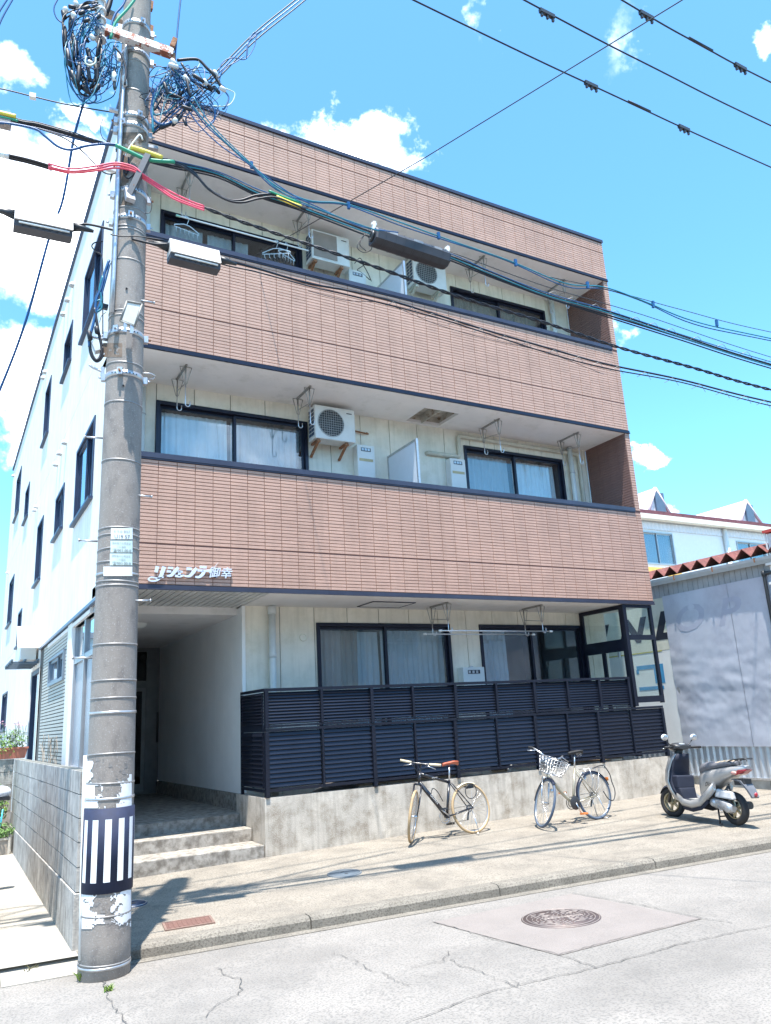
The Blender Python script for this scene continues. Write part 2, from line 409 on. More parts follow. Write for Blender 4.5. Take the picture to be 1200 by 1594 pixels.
M_pvc = mat('grey_white_pvc', (.66, .68, .66), .45, var=.06)
M_beige = mat('beige_taped_duct', (.56, .53, .44), .7, var=.12, scale=10)
M_conc = mat('stained_concrete', (.55, .50, .43), .9, var=.2, scale=2.2, col2=(.22, .175, .125), thr=(.44, .74), bump=.5, bscale=70, streak=.45, streak_col=(.17, .14, .105), speck=.35, spscale=70, spcol=(.58, .55, .5))
M_step = mat('step_concrete', (.36, .335, .30), .9, var=.25, scale=7, col2=(.19, .17, .145), thr=(.42, .62), bump=.4, bscale=80)
M_side = mat('sidewalk_concrete', (.272, .243, .203), .92, var=.16, scale=1.6, col2=(.175, .158, .135), thr=(.50, .74), speck=.6, spscale=60, spcol=(.12, .105, .085), bump=.8, bscale=90)
M_road = mat('worn_asphalt', (.262, .243, .222), .92, var=.14, scale=.8, col2=(.20, .187, .172), thr=(.42, .68), speck=.6, spscale=60, spcol=(.13, .125, .118), bump=.8, bscale=90)
M_patch = mat('asphalt_patch', (.235, .208, .192), .92, var=.1, scale=2, speck=.5, spscale=110, spcol=(.15, .14, .135), bump=.5, bscale=130)
M_kerb = mat('kerb_concrete', (.215, .195, .165), .92, var=.2, scale=4, speck=.7, spscale=60, spcol=(.10, .09, .075), bump=.6, bscale=120)
M_drive = mat('driveway_concrete', (.33, .31, .275), .9, var=.15, scale=1.2, col2=(.25, .23, .20), thr=(.5, .75), bump=.3, bscale=90)
M_crack = mat('crack_dirt', (.085, .08, .075), .95)
M_galv = mat('galvanised_steel', (.50, .51, .53), .38, metal=.75, var=.15, scale=20)
M_steel = mat('stainless_steel', (.62, .63, .65), .28, metal=.9, var=.1, scale=20)
M_rust = mat('rusty_steel', (.30, .13, .06), .85, var=.35, scale=30, col2=(.42, .36, .30), thr=(.55, .7), bump=.4, bscale=90)
M_rod = mat('weathered_rod', (.34, .33, .31), .45, metal=.6, var=.2, scale=20)
M_plast = mat('white_plastic', (.74, .74, .72), .4, var=.05, scale=5)
M_acw = mat('air_conditioner_enamel', (.66, .655, .63), .45, var=.08, scale=4, col2=(.54, .52, .47), thr=(.6, .85))
M_dark = mat('dark_plastic', (.03, .032, .036), .45, var=.1)
M_cable = mat('black_cable', (.012, .014, .022), .5, var=.2)
M_blue = mat('blue_cable', (.012, .085, .23), .4, var=.2)
M_teal = mat('teal_cable', (.01, .17, .24), .4, var=.2)
M_green = mat('green_cable_cover', (.02, .28, .16), .4)
M_yellow = mat('yellow_cable_cover', (.75, .58, .08), .45, var=.1)
M_pink = mat('pink_cable_cover', (.78, .10, .17), .45, var=.1)
M_pole = mat('pole_concrete', (.265, .236, .212), .85, var=.1, scale=5, col2=(.175, .155, .145), thr=(.5, .7), sth=.60, speck=.6, spscale=85, spcol=(.42, .41, .40), bump=.3, bscale=90, stretch=(1, 1, .5))
# ------------------------------------------------------------------ ground
def G(X, Y): return -.10+.0147*max(-8, min(14, X))+.02*max(-6, min(4, Y))
KK = -2.87
def ky(X): return KK-STREET*X
def road_z(X, Y):
    yk = ky(X); d = (yk-Y)/1.008
    return G(X, yk)-.105+.02*min(max(d, 0), 3.2)-.012*max(0, d-4.5)
def on(x, y, fn, off=0):
    z = -.15
    for i in range(25): P = PZ(x, y, z); z = fn(P.x, P.y)+off
    return P
def onG(x, y, off=0): return on(x, y, G, off)
def onR(x, y, off=0): return on(x, y, road_z, off)
g = MB(); g.quad((-260, -260, -.9), (260, -260, -.9), (260, 260, -.9), (-260, 260, -.9))
g.build('ground', mat('far_ground', (.22, .21, .19), .95), kind='structure')
def sheet(xs, ks, fn, yfn=None):
    m = MB(); yfn = yfn or (lambda x, k: k-STREET*x)
    vs = [(x, yfn(x, k), fn(x, yfn(x, k))) for k in ks for x in xs]; n = len(xs)
    m.add(vs, [(j*n+i, j*n+i+1, (j+1)*n+i+1, (j+1)*n+i) for j in range(len(ks)-1) for i in range(n-1)], True); return m
xs = [-60, -30, -14, -8]+[-6+i*1.0 for i in range(20)]+[14, 20, 34, 60]
sheet(xs, [-9.5, -8.5, -7.5, -6.6, -6, -5, -4, -3.3, KK-.02], road_z).build('road', M_road, kind='structure')
sheet(xs, [-13, -9.5], lambda x, y: road_z(x, -9.5-STREET*x)+.1).build('far_pavement', M_side, kind='structure')
# pavement in front of the building, driveway left of the block wall, ground to the right
sheet([-.60+i*.7 for i in range(18)]+[14, 20], [KK+.13, -2, -1, .3, 1.6], G, yfn=lambda x, k: k-STREET*max(x, -5)*(1 if k < 0 else 0)).build('sidewalk', M_side, kind='structure')
sheet([-9, -6, -4, -2.5, -.60], [KK, -1.6, 0, 3, 6, 9, 14], G, yfn=lambda x, k: k-STREET*x*(1 if k < 0 else 0)).build('driveway', M_drive, kind='structure')
sheet([9.9, 14, 24, 60], [1.6, 14, 40], lambda x, y: G(x, 2)-.004, yfn=lambda x, k: k).build('yard', M_drive, kind='structure')
# concrete lip between driveway and road
lip = MB()
for i in range(9):
    a = -6+i*.6; b = a+.595
    P = lambda x, d, z: (x, ky(x)-d, z)
    lip.hexa([P(a, .16, road_z(a, ky(a))-.1), P(b, .16, road_z(b, ky(b))-.1), P(b, -.12, road_z(b, ky(b))-.1), P(a, -.12, road_z(a, ky(a))-.1),
              P(a, .16, road_z(a, ky(a))+.012), P(b, .16, road_z(b, ky(b))+.012), P(b, -.12, G(b, ky(b))+.004), P(a, -.12, G(a, ky(a))+.004)])
lip.build('gutter', M_drive, kind='structure')
kr = thing('kerb', 'rough concrete kerb along the edge of the pavement', 'kerb', (-.6, ky(-.6), -.2), kind='structure')
x = -.62; i = 0
while x < 14:
    w = 1.99; a, b = x, x+w-.012; m = MB(); dr = 0 if x < 9 else min(.08, (x-9)*.03)
    def ring(X, dr=dr):
        yk = ky(X); zt = G(X, yk)+.004-dr; zb = road_z(X, yk)-.05
        return [V((X, yk+.15, zb)), V((X, yk-.02, zb)), V((X, yk-.012, zt-.035)), V((X, yk+.012, zt-.008)), V((X, yk+.04, zt)), V((X, yk+.15, zt+.002))]
    m.loft([ring(a), ring((a+b)/2), ring(b)], smooth=False)
    m.build('kerb_stone', M_kerb, kr, fix=True); x += w
# strip of fine gutter mortar along the kerb foot
gm = MB()
gm = sheet([-.6+i*.6 for i in range(26)], [KK-.14, KK-.015], lambda x, y: road_z(x, y)+.004); gm.build('gutter_strip', M_kerb, kind='structure')
# repaired rectangle of asphalt with the manhole in it
c1, c2, c3, c4 = [onR(*q, .004) for q in [(674, 1435), (870, 1487), (1092, 1430), (890, 1391)]]
pm = MB(); nn = 8
grid = [[(c1.lerp(c2, i/nn)).lerp(c4.lerp(c3, i/nn), j/nn) for i in range(nn+1)] for j in range(nn+1)]
for r_ in grid:
    for p_ in r_: p_.z = road_z(p_.x, p_.y)+.004
pm.add([p for r_ in grid for p in r_], [(j*9+i, j*9+i+1, (j+1)*9+i+1, (j+1)*9+i) for j in range(8) for i in range(8)], True)
pm.build('asphalt_patch', M_patch, kind='structure', label='slightly darker rectangular asphalt repair around the round manhole cover')
def crack(px, w=.012, fn=None, jit=.02, off=.009, name='road_crack'):
    fn = fn or road_z; P = [on(x_, y_, fn) for x_, y_ in px]; m = MB(); out = []
    for a, b in zip(P, P[1:]):
        n = max(2, int((b-a).length/.05))
        for k in range(n): out.append(a.lerp(b, k/n))
    out.append(P[-1]); vs = []
    for i_, p in enumerate(out):
        q = out[min(i_+1, len(out)-1)]-out[max(i_-1, 0)]; t_ = V((-q.y, q.x, 0)).normalized()
        s_ = p+t_*random.uniform(-jit, jit); ww = w*random.uniform(.35, 1.1)
        for sg in (-1, 1):
            e = s_+t_*sg*ww/2; vs.append((e.x, e.y, fn(e.x, e.y)+off))
    m.add(vs, [(2*k, 2*k+1, 2*k+3, 2*k+2) for k in range(len(out)-1)])
    return m.build(name, M_crack, kind='structure')
for px, w, j in [([(630, 1594), (760, 1545), (930, 1507), (1060, 1470), (1200, 1441)] , .009, .012), ([(674, 1435), (770, 1463), (870, 1487), (930, 1508)], .007, .012),
                 ([(870, 1487), (980, 1458), (1092, 1430)], .007, .01), ([(890, 1391), (1000, 1410), (1092, 1430), (1140, 1437)], .008, .01),
                 ([(160, 1520), (172, 1560), (195, 1594)], .009, .02), ([(340, 1508), (352, 1518), (378, 1527), (372, 1550), (345, 1562), (320, 1585)], .008, .02),
                 ([(640, 1508), (690, 1497), (700, 1482)], .006, .02), ([(700, 1495), (760, 1520), (810, 1540), (800, 1528)], .007, .03), ([(520, 1484), (600, 1520), (640, 1535)], .006, .03)]:
    crack(px, w, jit=j)
for px in [[(470, 1331), (600, 1300)], ]: pass

# ------------------------------------------------------------------ covers set in the ground
def disc_frame(cx_, cy_, fn, off):
    z = fn(cx_, cy_)+off; dx = (fn(cx_+.3, cy_)-fn(cx_-.3, cy_))/.6; dy = (fn(cx_, cy_+.3)-fn(cx_, cy_-.3))/.6
    n = V((-dx, -dy, 1)).normalized(); u = V((1, 0, dx)).normalized(); w = n.cross(u)
    return Matrix(((u.x, w.x, n.x, cx_), (u.y, w.y, n.y, cy_), (u.z, w.z, n.z, z), (0, 0, 0, 1)))
M_iron = mat('cast_iron', (.10, .074, .066), .6, metal=.35, var=.2, scale=15, col2=(.13, .10, .10))
M_ironw = mat('worn_iron_relief', (.30, .255, .235), .55, metal=.3, var=.2, scale=20)
p = onR(873, 1430); T = disc_frame(p.x, p.y, road_z, .006); mh = thing('manhole_cover', 'round cast iron manhole cover with swirling raised pattern in the road', 'manhole cover', mat4=T)
RM = .35
MB().lathe([(0.0, .004), (RM-.03, .004), (RM-.03, .0), (RM, .0), (RM, -.02)], 48, caps=False).build('plate', M_iron, mh, local=True)
MB().torus(RM-.05, .004, Matrix.Translation((0, 0, .005)), 48, 5).torus(RM-.012, .004, Matrix.Translation((0, 0, .002)), 48, 5).build('ring', M_ironw, mh, local=True)
sw = MB()
random.seed(4)
for s_, cxx in ((1, -.12), (-1, .12)):          # two interlocking swirls of short raised bars
    for k in range(6):
        r0 = .05+k*.036; a = random.uniform(0, 1)
        while a < 6.2:
            b = a+random.uniform(.35, .8)*(.06/r0)**.3; P = []
            for q in range(6):
                t = a+(b-a)*q/5; X_, Y_ = cxx+r0*math.cos(t), r0*math.sin(t)
                if math.hypot(X_, Y_) < RM-.07 and s_*X_ < -.0+.02*math.sin(Y_*30): P.append((X_, Y_, .006))
            if len(P) > 2: sw.tube(P, .0048, 4)
            a = b+.16
for k in range(12):
    u = -.16+k*.03; sw.tube([(u, .03-u*.3, .006), (u+.02, -.03-u*.3, .006)], .005, 4)
sw.build('relief_pattern', M_ironw, mh, local=True)
p = onG(536, 1360); T = disc_frame(p.x, p.y, G, .006); m2 = thing('round_cover', 'small grey-blue round utility cover in the middle of the pavement', 'utility cover', mat4=T)
M_bl = mat('grey_blue_iron', (.09, .115, .14), .85, metal=0, var=.15, scale=20)
MB().lathe([(0, .004), (.17, .004), (.172, .001), (.20, .002), (.205, -.02)], 36).build('plate', M_bl, m2, local=True)
MB().torus(.19, .004, Matrix.Translation((0, 0, .004)), 36, 5).build('ring', mat('ring_iron', (.24, .25, .26), .8), m2, local=True)
MB().box(-.02, .02, -.06, -.045, .004, .008).box(-.02, .02, .045, .06, .004, .008).build('lifting_slot', M_dark, m2, local=True)
p = onG(206, 1408); T = disc_frame(p.x, p.y, G, .006); m3 = thing('round_cover', 'dark blue round cover half hidden behind the utility pole', 'utility cover', mat4=T)
MB().lathe([(0, .004), (.12, .004), (.122, .001), (.15, .002), (.155, -.02)], 32).build('plate', mat('dark_blue_iron', (.03, .05, .10), .5, metal=.3), m3, local=True)
MB().torus(.14, .005, Matrix.Translation((0, 0, .004)), 32, 5).build('ring', M_galv, m3, local=True)
MB().box(-.03, .03, -.02, .02, .004, .008).build('lifting_slot', M_dark, m3, local=True)
q = [onG(*c_) for c_ in [(262, 1449), (327, 1438), (318, 1430), (255, 1440)]]
c = sum(q, V())/4; T = disc_frame(c.x+.02, c.y+.02, G, .006) @ Matrix.Rotation(R(-8), 4, 'Z'); rc = thing('rusty_cover', 'small rusty rectangular meter cover set in the pavement', 'meter cover', mat4=T)
MB().box(-.2, .2, -.12, .12, -.02, .004).build('plate', mat('rust_red_iron', (.15, .08, .065), .8, var=.25, scale=30), rc, local=True)
fm = MB()
for b_ in ((-.225, .225, -.145, -.122), (-.225, .225, .122, .145), (-.225, -.202, -.122, .122), (.202, .225, -.122, .122)): fm.box(*b_, -.02, .006)
fm.build('rim', mat('rust_pink_iron', (.20, .13, .105), .8, var=.2, scale=30), rc, local=True)
rl = MB()
for i in range(9): rl.box(-.18+i*.042, -.165+i*.042, -.1, .1, .004, .007)
rl.build('tread', mat('rust_red_iron', None), rc, local=True)

# ------------------------------------------------------------------ apartment building
W = 9.98; D2 = 1.12; D1 = 1.2; XR = 9.85
B = thing('apartment_building', 'three-storey apartment block with brown tiled balcony bands and white side wall', 'building', (0, 0, 0))
F0 = facade(0); F1 = facade(D1); F2 = facade(D2); FL = side(0)
ZB = [(3.41, 5.32), (6.887, 8.80), (10.352, 11.36)]     # bottoms and tops of the three bands
zj2 = PY(400, 512.5, 0).z; zj3 = PY(560, 271.5, 0).z
JO = [4.037, zj2, zj3]
def tile_mesh(w, h):
    m = MB(); a = .003; d = .009
    o = [(-w/2, 0, -h/2), (w/2, 0, -h/2), (w/2, 0, h/2), (-w/2, 0, h/2)]; f = [(-w/2+a, -d, -h/2+a), (w/2-a, -d, -h/2+a), (w/2-a, -d, h/2-a), (-w/2+a, -d, h/2-a)]
    return m.add(o+f, [(4, 5, 6, 7), (0, 1, 5, 4), (1, 2, 6, 5), (2, 3, 7, 6), (3, 0, 4, 7)])
cols = []
e = [.0, .08]+[.08+.257*i for i in range(1, 39)]+[W]
for a, b in zip(e, e[1:]):
    if b-a > .02: cols.append((a, b))
tiles = []      # (area in the photo, band, u0,u1,v0,v1)
def rows(z0, z1, n): return [(z0+(z1-z0)*i/n, z0+(z1-z0)*(i+1)/n) for i in range(n)]
for bi, (z0, z1) in enumerate(ZB):
    j = JO[bi]; a0, a1 = z0+.075, j-.008; b0, b1 = j+.008, z1-(.10 if bi < 2 else .07)
    for (r0, r1) in rows(a0, a1, round((a1-a0)/.0515))+rows(b0, b1, round((b1-b0)/.0521)):
        for (u0, u1) in cols: tiles.append((bi, u0, u1, r0, r1))
def area(t):
    P = [proj(V((u, 0, v))) for u, v in ((t[1], t[3]), (t[2], t[3]), (t[2], t[4]), (t[1], t[4]))]
    if min(p_[0] for p_ in P) < 214: return 0
    return abs(sum(P[i][0]*P[(i+1) % 4][1]-P[(i+1) % 4][0]*P[i][1] for i in range(4)))/2
tiles.sort(key=area, reverse=True)
bands = []
for bi, (z0, z1) in enumerate(ZB):
    bands.append(MB().box(0, W, 0.0, .14, z0+.06, z1-.02).build('facade_band', M_grout, B))
cache = {}
for t in tiles[:300]:
    bi, u0, u1, r0, r1 = t; k = (round(u1-u0, 3), round(r1-r0, 4))
    if k not in cache:
        cache[k] = tile_mesh(k[0]-.0055, k[1]-.006).mesh('tile'); cache[k].materials.append(M_tile)
    piece('tile', cache[k], bands[bi], Matrix.Translation(((u0+u1)/2, -.001, (r0+r1)/2)))
def add_tile(mb, F, u0, u1, v0, v1):
    O, U, W_, Nn = F; g_ = .0029; a = .003; d = .009; P = lambda u, v, n: O+U*u+W_*v+Nn*n
    u0 += g_; u1 -= g_; v0 += g_; v1 -= g_
    if u1-u0 < .008 or v1-v0 < .008: return
    o = [P(u0, v0, 0), P(u1, v0, 0), P(u1, v1, 0), P(u0, v1, 0), P(u0+a, v0+a, d), P(u1-a, v0+a, d), P(u1-a, v1-a, d), P(u0+a, v1-a, d)]
    mb.add(o, [(4, 5, 6, 7), (0, 1, 5, 4), (1, 2, 6, 5), (2, 3, 7, 6), (3, 0, 4, 7)])
for bi in range(3):
    m = MB()
    for t in tiles[300:]:
        if t[0] == bi: add_tile(m, frame_at((0, -.001, 0), (1, 0, 0), (0, 0, 1), (0, -1, 0)), *t[1:])
    m.build('tile_field', M_tile, bands[bi], kind='stuff')
# tiled piers closing the balconies on the right: outer strip and inner return
for (z0, z1) in ((5.32, 6.94), (8.80, 10.41)): pr = MB().box(XR, W, 0, D2, z0-.05, z1).build('end_pier', M_grout, B)
m = MB(); mret = MB()
for (z0, z1) in ((5.27, 6.947), (8.75, 10.412)):
    for (r0, r1) in rows(z0, z1, 32):
        add_tile(m, frame_at((0, -.001, 0), (1, 0, 0), (0, 0, 1), (0, -1, 0)), XR, W, r0, r1)
        k = 0
        while k*.257 < D2: add_tile(mret, frame_at((XR-.001, 0, 0), (0, 1, 0), (0, 0, 1), (-1, 0, 0)), max(0.0, k*.257), min(D2, (k+1)*.257), r0, r1); k += 1
m.build('tile_field', M_tile, pr, kind='stuff'); mret.build('inner_tile_field', M_tile_shade, pr, kind='stuff')
# copings and drip edges
cp = MB().box(-.012, W+.015, -.03, .2, 11.31, 11.375); cp.build('roof_coping', M_coping, B)
for zt in (5.32, 8.80):
    MB().box(0, W-.16, -.035, .17, zt-.075, zt).box(0, W-.16, -.022, -.001, zt-.095, zt-.0755).build('rail_cap', M_coping, B)
for zb in (3.41, 6.887, 10.352):
    MB().box(0, W+.005, -.022, -.002, zb+.002, zb+.066).box(0, W+.005, -.034, -.022, zb+.002, zb+.02).build('drip_edge', M_black if zb > 4 else M_coping, B)
# soffits
sf = wall_mb(frame_at((0, 0, 3.41), (1, 0, 0), (0, 1, 0), (0, 0, -1)), (2.2, W, .0, D1), [(4.1, 4.9, .42, .98)], -.06, 0)
sf.build('soffit', M_soffit, B)
HX = [PZ(*c_, 6.887) for c_ in [(643, 646), (664, 636), (714, 644), (683, 663)]]
hx_ = sorted(q_.x for q_ in HX); h2 = (5.32, 6.06, .38, 1.04)
sf = wall_mb(frame_at((0, 0, 6.887), (1, 0, 0), (0, 1, 0), (0, 0, -1)), (.1, XR, 0, D2), [h2], -.06, 0)
s2 = sf.build('soffit', M_soffit, B)
M_stain = mat('rust_stained_board', (.46, .42, .36), .9, var=.25, scale=6, col2=(.22, .12, .06), thr=(.52, .68))
hb = MB(); x0, x1, y0, y1 = h2
hb.quad((x0, y0, 7.05), (x1, y0, 7.05), (x1, y1, 7.05), (x0, y1, 7.05)).quad((x0, y0, 6.947), (x0, y1, 6.947), (x0, y1, 7.05), (x0, y0, 7.05)).quad((x1, y1, 6.947), (x1, y0, 6.947), (x1, y0, 7.05), (x1, y1, 7.05)).quad((x0, y1, 6.947), (x1, y1, 6.947), (x1, y1, 7.05), (x0, y1, 7.05)).quad((x0, y0, 6.947), (x1, y0, 6.947), (x1, y0, 7.05), (x0, y0, 7.05))
hb.box(x0+.34, x0+.355, y0, y1, 6.89, 7.05); hb.build('open_hatch', M_stain, s2)
MB().box(.1, XR, 0, D2, 10.352, 10.41).build('soffit', M_soffit, B)
hf = MB().box(4.11, 4.89, .43, .97, 3.402, 3.43); hf.build('ceiling_hatch', M_soffit, B)
MB().box(4.1, 4.9, .42, .44, 3.395, 3.408).box(4.1, 4.9, .965, .98, 3.395, 3.408).box(4.1, 4.115, .44, .965, 3.395, 3.408).box(4.885, 4.9, .44, .965, 3.395, 3.408).build('hatch_frame', M_coping, B)
# structure behind: floors, roof, right side wall, left end walls of the balconies
MB().box(0, W, .14, 1.3, 3.475, 3.62).box(0, 5.30, .14, 1.3, 6.95, 7.09).box(6.08, W, .14, 1.3, 6.95, 7.09).box(0, W, .14, 1.3, 10.415, 10.55).build('balcony_floor', M_soffit, B)
MB().box(.02, W-.02, .2, 20.4, 11.1, 11.2).box(W-.15, W-.02, 1.3, 20.4, -.1, 11.1).box(.1, W-.2, 20.3, 20.4, -.1, 11.1).build('shell', M_white, B)
ew = MB().box(.015, .1, .141, D2, 5.3, 6.95).box(.015, .1, .141, D2, 8.8, 10.415)
for z0, z1 in ((3.61, 5.3), (7.09, 8.8)): ew.box(.015, .1, .141, D2, z0, z1)
ew.build('end_wall', M_white, B)

# windows -----------------------------------------------------------
def curtain(parent, F, u0, u1, v0, v1, n, m, amp=.025, pitch=.11, gather=0):
    O, U, W_, Nn = F; k = max(8, int((u1-u0)/.018)); rs = []
    ph = random.uniform(0, 6)
    for j in range(5):
        v = v0+(v1-v0)*j/4; row = []
        for i in range(k+1):
            t = i/k; u = u0+(u1-u0)*t; w = math.sin(u/pitch*6.28+ph+1.3*math.sin(u*5+ph))
            u += gather*(1-j/4)*(t-.5)*.2+.012*math.sin(j*1.3+i*.7)
            row.append(O+U*u+W_*v+Nn*(n+amp*w*(1.1-.15*j)))
        rs.append(row)
    mb = MB(); mb.loft(rs, caps=False, closed=False)
    return mb.build('curtain', m, parent)
def window(parent, F, u0, u1, v0, v1, sash=2, cur=(), fr=.055, fm=None, gm=None, room=1.0, sill=False, out=.03):
    """frame proud of the wall by out; two sliding sashes; dim room box behind"""
    O, U, W_, Nn = F; fm = fm or M_black; gm = gm or M_glass
    m = MB(); wall_mb(F, (u0, u1, v0, v1), [(u0+fr, u1-fr, v0+fr, v1-fr)], -.10, out, m)
    if sill: m.fbox(F, u0-.04, u1+.04, v0-.045, v0-.001, -.02, .07)
    w = m.build('window', fm, parent)
    a, b = u0+fr, u1-fr; wd = (b-a)/sash
    for i in range(sash):
        s0, s1 = a+wd*i-(.02 if i else 0), a+wd*(i+1)+(.02 if i < sash-1 else 0); nn_ = -.02 if i % 2 else -.055
        s = MB(); wall_mb(F, (s0, s1, v0+fr, v1-fr), [(s0+.045, s1-.045, v0+fr+.05, v1-fr-.045)], nn_-.028, nn_, s); s.build('sash', fm, w)
        gp = MB(); gp.fbox(F, s0+.045, s1-.045, v0+fr+.05, v1-fr-.045, nn_-.018, nn_-.012); gp.build('glass_pane', gm, w)
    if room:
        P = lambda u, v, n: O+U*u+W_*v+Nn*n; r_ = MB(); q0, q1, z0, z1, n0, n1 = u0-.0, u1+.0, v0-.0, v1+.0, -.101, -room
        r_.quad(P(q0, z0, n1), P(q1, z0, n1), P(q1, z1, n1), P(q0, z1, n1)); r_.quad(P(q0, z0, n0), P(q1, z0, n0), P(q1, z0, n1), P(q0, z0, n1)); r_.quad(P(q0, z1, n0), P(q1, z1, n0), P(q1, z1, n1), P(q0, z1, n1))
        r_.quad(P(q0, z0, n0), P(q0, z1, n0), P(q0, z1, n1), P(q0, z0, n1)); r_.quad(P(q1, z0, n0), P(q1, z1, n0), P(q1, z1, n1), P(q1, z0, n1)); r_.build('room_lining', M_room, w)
    for (c0, c1, cm_, top) in cur:
        curtain(w, F, u0+(u1-u0)*c0, u0+(u1-u0)*c1, v0+.05, v1-.1-top, -.2, cm_)
    return w
def panelled_wall(F, rc, holes, pitch, start, mb_name='wall_panel', mt=None, seam=.012):
    """backing plus upright panels with open joints, each panel a piece"""
    bk = MB(); wall_mb(F, rc, holes, -.1, -.016, bk); o = bk.build('back_wall', M_grey, B)
    u = start
    while u < rc[1]-.02:
        a, b = max(u, rc[0])+seam/2, min(u+pitch, rc[1])-seam/2
        if b-a > .03:
            for r_ in rects_minus((a, b, rc[2], rc[3]), holes):
                if r_[1]-r_[0] > .02: wall_mb(F, tuple(r_), [], -.0155, 0).build(mb_name, mt or M_alc, o)
        u += pitch
    return o
M_grey = mat('joint_sealant', (.16, .16, .14), .9)
WL = (.80, 3.36); WR = (6.64, 9.14)
zt2, zt3 = 6.60, 10.05
for (z0, z1, zt) in ((3.6, 6.887, zt2), (7.05, 10.352, zt3)):
    panelled_wall(F2, (.1, XR, z0, z1), [(WL[0], WL[1], z0+.05, zt), (WR[0], WR[1], z0+.05, zt)], .6, .2)
window(B, F2, WL[0], WL[1], 3.66, zt2, cur=[(.03, .47, M_cur, 0), (.5, .97, M_cur2, .0)])
window(B, F2, WR[0], WR[1], 3.66, zt2, cur=[(.03, .48, M_cur2, 0), (.52, .96, M_cur, 0)])
window(B, F2, WL[0], WL[1], 7.12, zt3, cur=[(.03, .3, M_cur2, .0), (.34, .62, M_cur2, 0), (.72, .97, M_dark, 0)])
window(B, F2, WR[0], WR[1], 7.12, zt3, cur=[(.02, .98, mat('brown_blind', (.34, .29, .24), .9), 0)])
H1 = [(3.45, 6.05, .62, 3.16), (6.70, 9.16, .62, 3.16)]
panelled_wall(F1, (2.24, XR, .4, 3.41), H1, .6, 2.82-.6)
window(B, F1, H1[0][0], H1[0][1], .62, 3.16, cur=[(.03, .19, M_cur3, 0), (.17, .33, M_cur3, .0), (.3, .47, M_cur2, .02), (.5, .98, M_cur2, 0)], room=1.4)
window(B, F1, H1[1][0], H1[1][1], .62, 3.16, cur=[(.03, .3, M_cur2, 0)], room=1.8)
MB().box(2.24, XR, D1, 1.3, .35, .4).build('ground_floor_step', M_step, B)

# left side wall: three storeys of white stucco with recessed joints
WIN = [(1.70, 3.62, 8.62, 9.98, 2), (5.12, 6.30, 8.97, 9.86, 1), (8.70, 9.85, 8.70, 10.17, 1), (16.45, 18.18, 8.78, 10.28, 2), (12.92, 14.1, 7.70, 8.69, 1),
       (1.66, 3.52, 5.11, 6.44, 2), (5.04, 6.28, 5.45, 6.33, 2), (8.56, 9.75, 5.10, 6.58, 1), (16.40, 18.15, 5.16, 6.66, 2), (12.74, 13.8, 4.06, 5.03, 1), (15.9, 17.8, 1.86, 3.0, 2)]
LD = 20.5
holes = [w_[:4] for w_ in WIN]
sw_ = MB(); wall_mb(FL, (0.15, LD, -.1, 11.36), holes+[(0, 7.62, -.1, 3.41), (7.62, 9.3, -.1, 3.05)], -.14, -.012, sw_); swall = sw_.build('side_wall', M_white, B)
for (u0, u1, v0, v1) in ((.142, 7.6, 3.41, 7.435), (7.6, LD, 4.028, 7.435), (.142, LD, 7.452, 11.36), (7.6, LD, -.1, 4.016)):
    m = MB(); hs = [h for h in holes+[(7.62, 9.3, -.1, 3.05)] if h[2] < v1 and h[3] > v0]
    hs = [(max(h[0], u0), h[1], max(h[2], v0), min(h[3], v1)) for h in hs]; wall_mb(FL, (u0, u1, v0, v1), hs, -.0115, 0, m); m.build('stucco_panel', M_white, swall)
MB().box(-.05, .1, .2, LD, 11.36, 11.43).build('roof_coping', mat('dark_blue_flashing', (.045, .07, .13), .5), B)
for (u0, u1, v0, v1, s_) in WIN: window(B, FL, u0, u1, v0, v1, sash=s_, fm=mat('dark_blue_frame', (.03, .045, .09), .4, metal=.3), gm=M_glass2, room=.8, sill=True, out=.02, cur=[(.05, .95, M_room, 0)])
vh = [(5.34, 10.75), (5.99, 10.74), (6.69, 10.76), (10.19, 10.87), (10.63, 10.89), (5.1, 7.14), (5.84, 7.16), (6.4, 7.1), (10.2, 7.18), (10.59, 7.2), (19.9, 10.95), (19.3, 7.2)]
for (u, v) in vh:
    m = MB(); M_ = Matrix.Translation((0, u, v)) @ Matrix.Rotation(R(-90), 4, 'Y')
    m.lathe([(.085, 0), (.085, .05), (.06, .09), (0.0, .10)], 12, M_, a0=R(-90), a1=R(90)); m.build('vent_hood', mat('vent_hood_enamel', (.68, .70, .72), .5), B)
# flashing and lower front corner of the side wall
MB().box(-.035, .02, .0, 7.6, 3.385, 3.43).build('side_flashing', mat('blue_grey_flashing', (.10, .14, .22), .4, metal=.3), B)
m = MB(); wall_mb(FL, (3.58, 7.60, -.1, 3.405), [(3.9, 5.93, 2.52, 3.04)], -.14, -.03, m); sd = m.build('siding_wall', mat('siding_back', (.09, .09, .085), .8), B)
M_sdg = mat('light_siding', (.47, .47, .43), .75, var=.06, scale=3)
for i in range(58):
    z = -.08+i*.0597; m = MB()
    for r_ in rects_minus((3.58, 7.1, z, z+.043), [(3.9, 5.93, 2.52, 3.04)]): m.fbox(FL, r_[0], r_[1], r_[2], r_[3], -.03, -.016)
    m.build('siding_board', M_sdg, sd)
window(B, FL, 3.9, 5.93, 2.52, 3.04, sash=2, fm=mat('grey_blue_frame', (.22, .27, .33), .4, metal=.5), gm=M_glass2, room=.6, cur=[(.05, .95, M_cur, 0)], out=.02)
MB().box(-.005, .14, 3.12, 3.575, -.1, 3.38).build('corner_pier', M_white, B)
